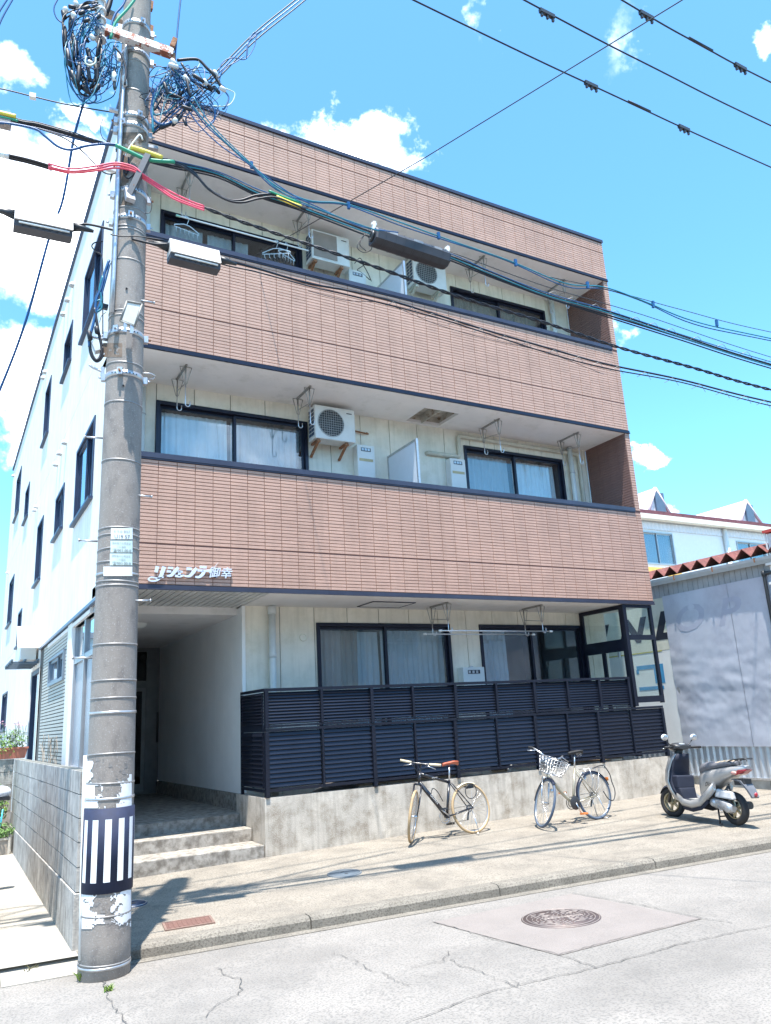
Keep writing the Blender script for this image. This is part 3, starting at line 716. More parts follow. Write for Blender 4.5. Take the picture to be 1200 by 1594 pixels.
# aluminium shopfront glazing
M_alu = mat('satin_aluminium', (.42, .44, .47), .4, metal=.6, var=.06)
sf_ = MB()
for u in (.15, 1.06, 2.06, 3.04): sf_.fbox(FL, u, u+.08, -.1, 3.38, -.12, -.04)
for v in (-.1, 1.08, 2.70, 3.30): sf_.fbox(FL, .15, 3.12, v, v+.08, -.11, -.045)
so = sf_.build('shopfront_frame', M_alu, B)
for u in (.23, 1.14, 2.14):
    for (v0, v1) in ((-.02, 1.08), (1.16, 2.70), (2.78, 3.30)):
        MB().fbox(FL, u, u+.84 if u < 2 else 3.04, v0, v1, -.085, -.08).build('glass_pane', mat('frosted_glass', (.36, .38, .42), .25, var=.03) if v1 < 3 else M_glass2, so)
# side door recess with awning-like box, further back
m = MB(); wall_mb(FL, (7.62, 9.3, -.1, 3.05), [(7.72, 9.2, -.05, 2.95)], -.12, -.02, m); dd = m.build('side_door', mat('dark_blue_frame', None), B)
MB().fbox(FL, 7.72, 8.46, -.05, 2.95, -.08, -.05).build('door_leaf', M_glass2, dd); MB().fbox(FL, 8.46, 9.2, -.05, 2.95, -.1, -.07).build('door_leaf', M_glass2, dd)
# entrance ----------------------------------------------------------
EX = 2.2; FZ = .40
MB().box(.1, EX, .99, 6.5, -.1, FZ).build('entrance_floor', M_step, B)
st = MB()
def zsl(X): return G(X, 0)
MB().hexa([(.1, .01, -.3), (2.07, .01, -.3), (2.07, .49, -.3), (.1, .49, -.3), (.1, .01, .085), (2.07, .01, .085), (2.07, .49, .09), (.1, .49, .09)]).build('step', M_step, B, bevel=.012)
MB().box(.1, 2.07, .485, .995, -.3, .255).build('step', M_step, B, bevel=.012)
MB().box(-.05, .1, .01, 6.5, -.3, .42).build('entrance_plinth', M_step, B)
# right-hand wall of the passage: narrow upright panels on a plinth
MB().box(EX-.02, EX+.04, D1+.02, 6.4, FZ, .63).build('passage_plinth', M_step, B)
pw = MB().box(EX+.012, EX+.05, D1, 6.4, .631, 3.4).build('passage_wall', M_grey, B)
M_pp = mat('pale_panel', (.86, .86, .84), .55, var=.05, scale=1.5)
for i in range(12):
    a = D1+.05+i*.43; MB().box(EX-.003, EX+.011, a, min(a+.424, 6.4), .64, 3.395).build('wall_panel', M_pp, pw)
MB().box(EX-.012, EX+.04, D1-.03, D1+.045, .63, 3.405).build('corner_trim', M_pp, pw)
MB().box(.20, .24, .15, 6.4, .40, 3.42).build('passage_wall', M_pp, B)
# ceiling: aluminium louvre strips near the street, plain board behind
lv = MB().box(.0, EX, .0, 1.45, 3.43, 3.46).build('louvre_ceiling', M_grey, B)
M_lv = mat('louvre_strip', (.60, .60, .58), .4, metal=.2)
for i in range(22): MB().box(.0+i*.1, .0+i*.1+.082, .012, 1.44, 3.412, 3.43).build('ceiling_slat', M_lv, lv)
MB().box(0, EX, 1.46, 6.4, 3.30, 3.36).box(0, EX, 1.44, 1.46, 3.30, 3.46).build('passage_ceiling', M_soffit, B)
MB().lathe([(.0, -.09), (.08, -.085), (.15, -.05), (.17, 0)], 24, Matrix.Translation((.9, 2.6, 3.30))).build('ceiling_light', mat('milky_dome', (.72, .72, .68), .4), B)
# glazed entrance door at the end of the passage
FD = facade(6.4)
m = MB(); wall_mb(FD, (.1, EX, FZ, 3.3), [(.3, 1.0, FZ+.06, 2.48), (1.08, 1.93, FZ+.06, 2.48), (.3, 1.93, 2.62, 3.22)], -.1, 0, m); dr_ = m.build('entrance_door', mat('bronze_frame', (.16, .165, .17), .4, metal=.5), B)
for r_ in [(.3, 1.0, FZ+.06, 2.48), (1.08, 1.93, FZ+.06, 2.48)]:
    m = MB(); wall_mb(FD, r_, [(r_[0]+.07, r_[1]-.07, r_[2]+.14, r_[3]-.07)], -.06, -.02, m); m.build('door_leaf', mat('door_rail', (.22, .225, .235), .4, metal=.5), dr_)
    MB().fbox(FD, r_[0]+.07, r_[1]-.07, r_[2]+.14, r_[3]-.07, -.045, -.04).build('glass_pane', glass('door_glass', (.35, .4, .42), .05), dr_)
MB().fbox(FD, .3, 1.93, 2.62, 3.22, -.05, -.045).build('transom_pane', glass('transom_glass', (.3, .34, .36), .05), dr_)
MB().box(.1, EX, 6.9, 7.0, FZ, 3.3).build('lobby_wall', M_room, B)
MB().tube([(1.15, 6.33, 1.2), (1.15, 6.33, 1.6)], .014, 8).build('door_handle', M_steel, dr_)
ic = PX(243, 1114, EX-.03)
MB().box(EX-.05, EX-.005, ic.y-.12, ic.y+.12, 1.38, 1.98).build('intercom_panel', M_dark, B)
# downpipes
def pipe(pts, r, mt, n=12, name='downpipe', parent=B): return MB().tube(pts, r, n).build(name, mt, parent)
px1 = PY(424, 1000, D1-.08)
dp = pipe([(px1.x, D1-.08, .4), (px1.x, D1-.08, 3.40)], .055, M_pvc); MB().tube([(px1.x, D1-.08, 3.28), (px1.x, D1-.08, 3.405)], .068, 12).tube([(px1.x, D1-.08, 2.6), (px1.x, D1-.08, 2.68)], .062, 12).build('pipe_socket', M_pvc, dp)
for (z0, z1) in ((3.6, 6.88), (7.05, 10.35)):
    pipe([(.56, 1.03, z0), (.56, 1.03, z1)], .06, M_pvc)
    pipe([(9.30, 1.02, z0), (9.30, 1.02, z1-.02)], .052, M_pvc)
for z in (5.6, 6.3): MB().torus(.064, .008, Matrix.Translation((.56, 1.03, z)), 16, 5).torus(.056, .008, Matrix.Translation((9.3, 1.02, z)), 16, 5).build('pipe_clip', M_galv, B)
# taped refrigerant duct wandering over the second-floor wall
zc = 6.887; q = [PY(666, 693, 1.07), PY(715, 698, 1.07), PY(720, 676, 1.07), PY(900, 706, 1.07), PY(914, 780, 1.07)]
q = [V((q[0].x, 1.07, 6.33)), V((6.50, 1.07, 6.33)), V((6.50, 1.07, 6.76)), V((9.58, 1.07, 6.76)), V((9.58, 1.07, 3.7))]
def rounded(P, r=.07, n=5):
    out = [V(P[0])]
    for a, b, c in zip(P, P[1:], P[2:]):
        a, b, c = V(a), V(b), V(c); r_ = min(r, (a-b).length*.45, (c-b).length*.45); p0 = b+(a-b).normalized()*r_; p1 = b+(c-b).normalized()*r_
        for k in range(n+1): t = k/n; out.append(p0*(1-t)**2+b*2*t*(1-t)+p1*t*t)
    return out+[V(P[-1])]
pipe([V((q[0].x-.02, 1.12, 6.33))]+rounded(q), .042, M_beige, name='duct')
vr = PY(472, 992, D1-.01); MB().torus(.055, .014, Matrix.Translation((vr.x, D1-.012, vr.z)) @ Matrix.Rotation(R(90), 4, 'X'), 20, 6).lathe([(0, 0), (.05, 0)], 20, Matrix.Translation((vr.x, D1-.012, vr.z)) @ Matrix.Rotation(R(90), 4, 'X')).build('wall_vent', M_alc, B)

for (z0, z1) in ZB: MB().box(-.005, -.0005, 0, .141, z0+.07, z1).build('corner_cover', M_white, B)
# raised lettering on the lowest band: katakana drawn as strokes, kanji from the font
sg = thing('building_sign', 'raised silver Japanese lettering on the lowest brown tile band', 'sign', (.5, -.05, 3.6))
M_let = mat('silver_letter', (.72, .76, .84), .35, metal=.3, var=.04)
def lp(px, py): q_ = PY(px, py, -.05); return q_
def stroke(pts, w, closed=False):
    """flat letter stroke with varying width, depth 30 mm"""
    P = [V(p_) for p_ in cr([lp(*p_) for p_ in pts], 5)]; n = len(P)
    ws = w if isinstance(w, (list, tuple)) else [w, w]; m = MB(); rings = []
    for i, p_ in enumerate(P):
        t = (P[min(i+1, n-1)]-P[max(i-1, 0)]).normalized(); s_ = V((t.z, 0, -t.x)); f = i/(n-1)*(len(ws)-1); k = min(int(f), len(ws)-2); wd = (ws[k]*(1-(f-k))+ws[k+1]*(f-k))/2
        rings.append([p_+s_*wd+V((0, 0, 0)), p_-s_*wd, p_-s_*wd+V((0, .03, 0)), p_+s_*wd+V((0, .03, 0))])
    return m.loft(rings, smooth=False)
S8 = lambda x, y: (220+x*.13333, 860+y*.13333)
LET = [[([(190, 160), (172, 230)], [.045, .04]), ([(268, 165), (252, 215), (225, 280), (175, 325), (110, 330), (85, 308), (120, 288), (200, 300), (262, 285)], [.05, .05, .04, .022, .018, .018, .018, .015])],
       [([(315, 178), (372, 182)], [.03, .03]), ([(300, 218), (350, 222)], [.03, .03]), ([(432, 172), (395, 215), (350, 265), (300, 272)], [.035, .05, .04, .02])],
       [([(425, 220), (482, 224)], .025), ([(452, 222), (438, 272)], .035), ([(395, 272), (455, 276), (500, 262)], [.03, .035, .015])],
       [([(530, 188), (590, 192)], [.04, .035]), ([(645, 182), (610, 225), (565, 272), (505, 276)], [.035, .05, .04, .02])],
       [([(685, 168), (762, 172)], .032), ([(655, 208), (800, 212), (825, 180)], [.03, .03, .015]), ([(735, 212), (715, 255), (675, 285), (630, 285)], [.05, .045, .035, .02])]]
for L_ in LET:
    m = MB()
    for pts, w in L_:
        s_ = stroke([S8(*p_) for p_ in pts], w); m.add(s_.v, s_.f)
    m.build('letter', M_let, sg, fix=True)
k0, k1 = lp(*S8(795, 290)), lp(*S8(1065, 298)); sz = (k1.x-k0.x)/1.98
for i, ch in enumerate('御幸'):
    o_ = V((k0.x+sz*(.48+i*1.0), -.05, k0.z+.012)); text_mb(ch, sz*.98, lambda u, v, d, o_=o_: V((o_.x+u, o_.y+.03-d, o_.z+v)), .03, shear=.2, offset=.012).build('letter', M_let, sg)
# ------------------------------------------------------------------ retaining wall with louvred fence
rw = thing('retaining_wall', 'long low stained concrete wall under the dark louvred fence', 'wall', (2.08, 0, 0))
m = MB()
def rring(X, y0, y1, zt): zb = G(X, 0)-.15; return [V((X, y0, zb)), V((X, y1, zb)), V((X, y1, zt)), V((X, y0, zt))]
m.loft([rring(x_, 0, .15, .66) for x_ in (2.08, 4, 6, 8, 9.9)], smooth=False)
w1 = m.build('wall_body', M_conc, rw, fix=True)
MB().box(2.08, 2.23, .151, 1.16, -.25, .66).build('wall_return', M_conc, rw)
MB().box(2.23, 9.9, .15, 1.2, .3, .45).build('planting_strip', mat('dark_soil', (.06, .05, .045), .95, var=.3, scale=20), kind='structure')
fc = thing('louvre_fence', 'dark navy aluminium louvred fence in two tiers on the concrete wall', 'fence', (2.1, .02, .66))
def slat_mesh(Lx, h=.05):
    m = MB(); # folded blade: flat lip with sloping face
    pr = [(0, 0), (-.022, .006), (-.026, .012), (-.008, h), (.0, h+.002), (.006, h-.004)]
    m.loft([[V((x_, p_[0], p_[1])) for p_ in pr] for x_ in (0, Lx)], smooth=False); me = m.mesh('slat'); me.materials.append(M_fence); return me
slc = {}
def louvre_panel(F, u0, u1, z0, z1, n):
    """row of blades between two uprights; F's frame gives the direction"""
    O, U, W_, Nn = F; p = (z1-z0)/n; w = (round(u1-u0, 3), round(p*1.04, 4))
    if w not in slc: slc[w] = slat_mesh(w[0], w[1])
    for i in range(n):
        o = O+U*u0+W_*(z0+p*i); Mx = Matrix(((U.x, -Nn.x, W_.x, o.x), (U.y, -Nn.y, W_.y, o.y), (U.z, -Nn.z, W_.z, o.z), (0, 0, 0, 1)))
        piece('slat', slc[w], fc, Mx)
FF = facade(.03)
lo = [2.13+i*.9575 for i in range(9)]; LX = [2.12, 2.95, 3.76, 4.47, 5.20, 6.0, 6.79, 7.49, 8.20, 8.99, 9.80]
for a, b in zip(LX, LX[1:]):
    louvre_panel(FF, a+.03, b-.03, .775, 1.50, 12)
UX = [2.12, 2.95, 3.76, 4.47, 5.25, 6.05, 6.84, 7.57, 8.31, 9.03]
for a, b in zip(UX, UX[1:]): louvre_panel(FF, a+.025, b-.025, 1.60, 2.03, 10)
m = MB().box(2.10, 9.83, -.012, .045, 1.508, 1.548); m.build('rail', M_fence, fc)
MB().box(2.10, 9.83, -.005, .045, .728, .765).build('rail', M_fence, fc); MB().box(2.08, 9.06, -.022, .055, 2.045, 2.085).build('rail', M_fence, fc)
MB().box(2.10, 9.06, -.012, .04, 1.562, 1.592).build('rail', M_fence, fc)
for i, x_ in enumerate(LX):
    if i % 2 == 0 or x_ > 9.7: MB().box(x_-.028, x_+.028, -.022, .045, .66, 1.505).build('post', M_fence, fc)
    else: MB().box(x_-.014, x_+.014, -.018, .03, .765, 1.505).build('mullion', M_fence, fc)
for i, x_ in enumerate(UX):
    if i % 2 == 0 or x_ > 9: MB().box(x_-.024, x_+.024, -.026, .045, 1.551, 2.044).build('post', M_fence, fc)
    else: MB().box(x_-.018, x_+.018, -.024, .03, 1.593, 2.044).build('mullion', M_fence, fc)
# return panel beside the entrance
FR = side(2.10)
for z0, z1, n in ((.775, 1.50, 12), (1.60, 2.03, 10)): louvre_panel(FR, .07, .92, z0, z1, n)
MB().box(2.085, 2.115, .05, .96, 1.508, 1.60).box(2.08, 2.12, .05, .96, .728, .765).box(2.08, 2.12, .06, .96, 2.045, 2.085).box(2.085, 2.115, .47, .50, .77, 1.5).box(2.08, 2.12, .92, .96, .66, 2.04).build('return_frame', M_fence, fc)
# rubbish and bags behind the fence
M_bag = mat('white_bag', (.78, .78, .80), .5, var=.05)
def blob(name, c, r, mt, label, cat, seed=0, sc=3, amp=.3, M=None):
    m = MB(); m.sphere(c, r, 18, 12); c = V(c)
    m.v = [tuple(c+(V(p)-c)*(1+amp*noise.noise(V(p)*sc/max(r[0], .1)*.3+V((seed, 0, 0))))) for p in m.v]
    return tag(m.build(name, mt), label, cat)
blob('rubbish_bag', (5.62, .30, .68), (.24, .12, .17), M_bag, 'crumpled white plastic bag behind the fence between the two bicycles', 'bag', 3, 9, .5)
blob('rubbish_bag', (6.75, .33, .70), (.30, .13, .20), M_bag, 'white plastic bag behind the fence above the silver bicycle basket', 'bag', 8, 9, .5)
blob('rubbish_bag', (3.3, .4, .62), (.35, .15, .12), mat('dark_bag', (.10, .09, .09), .6), 'dark bundle lying under the fence near the entrance', 'bag', 5, 9, .6)
bd = MB().bar((7.9, .3, .70), (8.75, .45, .66), .16, .02); bd.bar((8.0, .45, .72), (8.9, .25, .69), .1, .02); bd.build('timber_board', mat('old_timber', (.30, .22, .15), .8, var=.3, scale=12)); tag(bpy.data.objects['timber_board'], 'weathered boards lying behind the fence near its right end', 'board')

# aluminium and glass windbreak at the right end of the terrace
gs = thing('glass_screen', 'black framed glass screen at the right end of the ground floor terrace', 'screen', (9.2, 0, 1.6))
X0, X1 = 9.17, 9.90; sm = MB()
sm.box(X0-.03, X0+.05, -.01, .06, 1.56, 3.405).box(X1-.06, X1, -.01, .05, 1.60, 3.405).box(X0+.05, X1-.06, -.005, .045, 3.35, 3.405)
sm.box(X0+.05, X1-.06, -.015, .05, 2.75, 2.84).box(X0+.05, X1-.06, -.012, .05, 1.62, 1.73); sm.build('front_frame', M_fence, gs)
MB().box(X0+.05, X1-.06, .015, .02, 2.84, 3.35).build('glass_pane', M_clear, gs); MB().box(X0+.05, X1-.06, .015, .02, 1.73, 2.75).build('glass_pane', M_clear, gs)
FS = side(X0); m = MB(); wall_mb(FS, (.06, D1-.01, .7, 3.405), [(.14, 1.10, 2.78, 3.33), (.14, .62, .85, 2.56), (.70, 1.10, .85, 2.56)], -.04, .0, m); m.build('side_frame', M_black, gs)
for r_ in ((.14, 1.10, 2.78, 3.33), (.14, .62, .85, 2.56), (.70, 1.10, .85, 2.56)): MB().fbox(FS, *r_, -.022, -.018).build('glass_pane', M_clear, gs)
MB().box(X0-.05, X0-.001, .22, .25, 2.45, 2.55).build('handle', M_steel, gs)

# ------------------------------------------------------------------ balcony equipment
def water_heater(x, z, Y, label, w=.34, h=.52, strip=True):
    t = thing('water_heater', label, 'water heater', (x, Y, z), group='gas water heaters on the balcony walls')
    MB().box(-w/2, w/2, -.17, 0, 0, h).build('casing', M_plast, t, local=True, bevel=.008)
    MB().box(-w*.28, w*.28, -.176, -.168, h-.115, h-.05).build('exhaust_grille', M_dark, t, local=True)
    for i in range(3): MB().box(-w*.26+i*w*.175, -w*.26+i*w*.175+.045, -.180, -.1765, h-.105, h-.06).build('vent', M_galv, t, local=True)
    if strip: MB().box(-w*.4, w*.4, -.173, -.1695, h-.30, h-.25).build('label_strip', mat('faded_label', (.50, .42, .24), .6), t, local=True)
    MB().box(-.03, .03, -.12, -.06, h, h+.02).build('cap', M_galv, t, local=True)
    return t
def ac_unit(x, z, Y, label, kind='fan', rust=True):
    """x,z: lower left corner of the front; front plane at Y"""
    t = thing('air_conditioner', label, 'air conditioner', (x, Y, z), group='outdoor air conditioner units on brackets')
    w, h, d = .76, .60, .27
    MB().box(0, w, 0, d, 0, h).build('casing', M_acw, t, local=True, bevel=.012)
    Mf = Matrix.Translation((.30, -.001, h*.5)) @ Matrix.Rotation(R(90), 4, 'X')
    if kind == 'fan':
        MB().lathe([(0, .004), (.235, .004)], 36, Mf).build('fan_opening', M_dark, t, local=True)
        g_ = MB().torus(.242, .010, Mf, 36, 6)
        for i in range(-5, 6):
            c = i*.042; hh = math.sqrt(max(0, .235**2-c*c))
            g_.tube([(.30+c, -.010, h*.5-hh), (.30+c, -.010, h*.5+hh)], .0035, 4).tube([(.30-hh, -.013, h*.5+c), (.30+hh, -.013, h*.5+c)], .0035, 4)
        g_.build('fan_guard', mat('guard_grey', (.42, .43, .43), .5), t, local=True)
        bl = MB()
        for k in range(3):
            a = k*2.094; pts = [(.04, -.2), (.20, -.55), (.21, .35), (.05, .5)]
            bl.add([Mf @ V((r_*math.cos(a+o), r_*math.sin(a+o), -.0 if o < 0 else .003)) for r_, o in pts], [(0, 1, 2, 3)])
        bl.build('fan_blade', mat('fan_grey', (.09, .095, .10), .5), t, local=True)
    else:
        MB().box(.03, .50, -.012, -.001, .05, h-.04).build('fan_panel', mat('brown_grille', (.27, .22, .19), .7, var=.1), t, local=True)
        MB().box(.02, .51, -.006, -.0005, .04, h-.03).build('panel_rim', M_plast, t, local=True)
    sg_ = MB()
    for i in range(7):
        for j in (0, 1): sg_.box(-.006, .0, .04+j*.11, .13+j*.11, .07+i*.07, .12+i*.07)
    sg_.build('side_grille', mat('coil_blue', (.03, .05, .10), .4), t, kind='stuff', local=True)
    MB().box(.60, .70, -.005, -.0005, h-.09, h-.075).build('badge', M_dark, t, local=True)
    mt = M_rust if rust else mat('cream_bracket', (.58, .54, .44), .6)
    for bx in (.07, .60):
        MB().bar((bx, .02, -.02), (bx, .30, -.02), .045, .03).bar((bx, .03, -.03), (bx, .36, -.22), .04, .03).box(bx-.03, bx+.03, .005, .05, -.06, -.035).build('bracket', mt, t, local=True)
    return t
a = PY(491, 681, .74); ac_unit(a.x, a.z, .74, 'white air conditioner with round fan guard on rusty brackets, second floor')
a = PY(486, 401, .74); ac_unit(a.x, a.z, .74, 'white air conditioner with brown square panel on rusty brackets, top floor', 'panel')
a = PY(645, 440, .74); ac_unit(a.x, a.z, .74, 'white air conditioner on cream brackets behind the black cable closure, top floor', 'fan', False)
a = PY(569, 740, 1.0); water_heater(a.x, a.z-.12, D2-.005, 'white gas water heater below the second-floor air conditioner, left of the partition', h=.66)
a = PY(713, 758, 1.0); water_heater(a.x, a.z-.12, D2-.005, 'white gas water heater left of the right-hand second-floor window', h=.66)
a = PY(555, 442, 1.0); water_heater(a.x, a.z-.25, D2-.005, 'white gas water heater under the rusty air conditioner bracket, top floor', h=.50, w=.36, strip=False)
a = PY(740, 1058, 1.0); water_heater(a.x, a.z-.38, D1-.005, 'white gas water heater between the two ground floor windows', h=.60, w=.46, strip=False)
# short rusty bracket and refrigerant tails
for px_, py_ in ((560, 672),):
    a = PY(px_, py_, D2-.05); MB().tube([(a.x-.12, a.y, a.z), (a.x+.16, a.y, a.z-.02)], .016, 6).tube([(a.x+.14, a.y, a.z), (a.x+.2, D2, a.z)], .012, 6).build('pipe_stub', M_rust, B)
a = PY(592, 415, 1.0)
tl = cr([PY(*q, .95) for q in [(552, 410), (560, 402), (566, 412), (556, 420), (562, 424), (576, 436)]], 5); MB().tube(tl, .008, 6).tube(cr([PY(*q, .93) for q in [(553, 406), (563, 410), (572, 424), (578, 438)]], 5), .008, 6).build('refrigerant_pipe', M_dark, B)
# partition boards between the two flats
def partition(xpx, ypx, z0, z1, label):
    a = PY(xpx, ypx, .02); x = a.x; t = thing('balcony_partition', label, 'partition', (x, .5, z0))
    MB().box(x-.012, x+.012, .16, D2-.03, z0, z1-.04).build('board', mat('pale_partition', (.62, .68, .76), .5, var=.03), t)
    MB().box(x-.02, x+.02, .12, .158, z0, z1).build('frame_post', M_galv, t)
    MB().box(x-.02, x+.02, D2-.03, D2-.002, z0, z1-.0).build('frame_post', M_galv, t); MB().box(x-.02, x+.02, .159, D2-.031, z1-.039, z1).build('frame_rail', M_galv, t)
a = PY(655, 684, .14); partition(655, 700, 3.62, a.z, 'pale blue-white partition board between the second-floor balconies')
a = PY(633, 408, .14); partition(635, 430, 7.1, a.z, 'pale blue-white partition board between the top-floor balconies')

# laundry brackets under the soffits: wire loops, rods and hooks
def laundry_bracket(x, zc, label, grp, y0=.32, y1=.80, drop=(.62, .50)):
    t = thing('laundry_bracket', label, 'laundry bracket', (x, .5, zc), group=grp)
    MB().box(-.014, .014, y0-.5-.05, y1-.5+.03, -.028, -.001).build('ceiling_bar', M_rod, t, local=True)
    for k, (y, dr) in enumerate(((y0-.5, drop[0]), (y1-.5, drop[1]))):
        m = MB(); h = .30
        m.tube([(-.09, y, -.03), (.09, y, -.03)], .006, 5).tube([(-.09, y, -.03), (-.02, y, -h)], .006, 5).tube([(.09, y, -.03), (.02, y, -h)], .006, 5).tube([(-.02, y, -h), (.02, y, -h)], .006, 5)
        m.tube([(0, y, -.03), (0, y, -h-.02)], .012, 6); m.build('wire_loop', M_rod, t, local=True)
        rod = [(0, y, -h+.05), (0, y, -dr)]+[(0+.035*(1-math.cos(a_)), y, -dr-.04*math.sin(a_)) for a_ in [R(q) for q in range(20, 181, 20)]]+[(.07, y, -dr+.05)]
        MB().tube(rod, .0085, 6).build('hook_rod', M_steel, t, local=True)
    MB().tube([(.0, y0-.5, -.29), (.0, y1-.5, -.22)], .006, 5).build('brace_wire', M_rod, t, local=True)
    return t
for (px_, py_, zc, lab) in ((287, 572, 6.887, 'wire laundry bracket above the left end of the left second-floor window'), (478, 605, 6.887, 'wire laundry bracket just left of the second-floor air conditioner'),
                            (768, 656, 6.887, 'wire laundry bracket above the middle of the right second-floor window'), (888, 678, 6.887, 'wire laundry bracket above the right end of the right second-floor window')):
    a = PZ(px_, py_, zc); laundry_bracket(a.x, zc, lab, 'laundry brackets under the second-floor soffit')
for (px_, py_, lab) in ((294, 268, 'wire laundry bracket above the hangers near the left end of the top floor'), (466, 338, 'wire laundry bracket left of the top-floor air conditioner with the brown panel'),
                        (745, 405, 'wire laundry bracket above the left half of the right top-floor window'), (868, 442, 'wire laundry bracket nearest the tiled end pier on the top floor')):
    a = PZ(px_, py_, 10.352); laundry_bracket(a.x, 10.352, lab, 'laundry brackets under the top-floor soffit')
ga = PZ(681, 941, 3.41); gb = PZ(820, 946, 3.41)
laundry_bracket(ga.x, 3.41, 'left wire bracket holding the drying poles on the ground floor', 'laundry brackets on the ground floor', drop=(.46, .46)); laundry_bracket(gb.x, 3.41, 'right wire bracket holding the drying poles on the ground floor', 'laundry brackets on the ground floor', drop=(.46, .46))
for y, ex, lab in ((.32, .14, 'steel drying pole in front of the ground floor windows, outer of two'), (.80, .14, 'steel drying pole in front of the ground floor windows, inner of two')):
    t = thing('drying_pole', lab, 'drying pole', (ga.x, y, 2.95)); a = V((ga.x-.16, y, 2.935)); b = V((gb.x+.18, y, 2.935))
    MB().tube([a, b], .012, 8).build('pole', M_steel, t); MB().tube([a-V((.03, 0, 0)), a+V((.03, 0, 0))], .018, 8).build('end_cap', M_plast, t); MB().tube([b-V((.03, 0, 0)), b+V((.03, 0, 0))], .018, 8).build('end_cap', M_plast, t)
a = PY(277, 336, .32); b = PY(480, 391, .32); t = thing('drying_pole', 'long pale drying pole across the left top-floor window', 'drying pole', a)
MB().tube([V((a.x, .32, a.z)), V((b.x, .32, a.z-.01))], .014, 8).build('pole', M_plast, t)
MB().tube([V((a.x-.03, .32, a.z)), V((a.x+.03, .32, a.z))], .018, 8).build('end_cap', mat('mint_cap', (.35, .6, .48), .5), t)
# hangers on that pole
M_hg = mat('pale_blue_plastic', (.58, .68, .74), .4)
def hanger(u, lab, ang, sc=1.0):
    t = thing('clothes_hanger', lab, 'hanger', (u, .32, a.z), rz=ang, group='light blue hangers on the top-floor drying pole'); m = MB()
    hk = [(.03*math.cos(q), 0, .0+.03*math.sin(q)) for q in [R(x_) for x_ in range(-20, 200, 22)]]
    m.tube([(0, 0, -.12), (.028, 0, -.03)]+hk, .005, 5)
    m.build('hook', M_hg, t, local=True)
    s = sc; fr_ = [(-.21*s, 0, -.20), (-.05*s, 0, -.13), (.05*s, 0, -.13), (.21*s, 0, -.20), (.21*s, 0, -.23), (-.21*s, 0, -.23)]
    MB().tube(fr_, .008, 5, closed=True).build('shoulder_bar', M_hg, t, local=True)
    m = MB()
    for i in range(6):
        x_ = (-.18+i*.072)*s; m.tube([(x_, 0, -.23), (x_, .0, -.29), (x_+.02, .02, -.30)], .005, 4)
    m.build('clip_row', M_hg, t, kind='stuff', local=True)
hanger(PY(291, 345, .32).x, 'light blue clip hanger near the left end of the drying pole', .2); hanger(PY(430, 380, .32).x, 'two-bar light blue hanger near the right end of the drying pole', -.5, 1.1); hanger(PY(446, 386, .32).x, 'light blue hanger tilted beside the right-hand top-floor bracket', .4, .9)

# ------------------------------------------------------------------ shed on the right with metal sheeting
XS = 10.9; FSh = side(XS)
sh = thing('metal_shed', 'old shed clad in dented grey metal sheet under a rust-red corrugated roof', 'shed', (XS, 0, 0))
M_sheet = mat('weathered_grey_sheet', (.52, .54, .61), .5, metal=.25, var=.10, scale=1.5, col2=(.44, .455, .53), thr=(.5, .7), streak=.25, streak_col=(.52, .53, .60), detail=8)
M_faded = mat('faded_letter_paint', (.44, .46, .55), .5, metal=.25, var=.05)
M_corr = mat('corrugated_grey', (.50, .53, .57), .4, metal=.5, var=.1)
M_roofr = mat('rust_red_roof', (.15, .045, .038), .75, var=.3, scale=10, col2=(.24, .10, .07), thr=(.5, .7))
YN = -4.2; YS = .52         # sheet runs along Y; letters board further back
# dented sheet
def dent(y, z):
    w = max(0, min(1, (2.9-z)/1.0))*max(0, min(1, (z-.8)/.3))
    p = V((y*1.0, z*2.2, 0)); d = noise.noise(p*1.3+V((3.1, 0, 0)))*.9+noise.noise(p*3.1)*.35+.25*noise.noise(V((y*.6, z*6, 2)))
    ridge = .5*math.exp(-((z-2.35-.12*math.sin(y*2.2))/.10)**2)+.35*math.exp(-((z-2.0-.2*math.sin(y*1.7+1))/.09)**2)+.3*math.exp(-((z-1.55+.25*math.sin(y*2+2))/.10)**2)
    return   .013*d*w+.013*ridge*w+.004*noise.noise(V((y*9, z*9, 4)))*w+.004*noise.noise(V((y*4, z*4, 1)))
def sheet_panel(y0, y1, z0, z1, nY, nZ, fn, x0=XS-.05):
    m = MB(); vs = []
    for j in range(nZ+1):
        for i in range(nY+1):
            y = y0+(y1-y0)*i/nY; z = z0+(z1-z0)*j/nZ; vs.append((x0-fn(y, z), y, z))
    m.add(vs, [(j*(nY+1)+i, (j+1)*(nY+1)+i, (j+1)*(nY+1)+i+1, j*(nY+1)+i+1) for j in range(nZ) for i in range(nY)], True); return m
for (a, b) in ((-1.0, YS), (-2.05, -1.008), (-4.2, -2.058)): sheet_panel(a, b, .76, 3.68, 60, 90, dent).build('metal_sheet', M_sheet, sh)
MB().box(XS-.045, XS-.01, YS-.1, YS, .8, 3.6).build('sheet_edge', M_galv, sh)
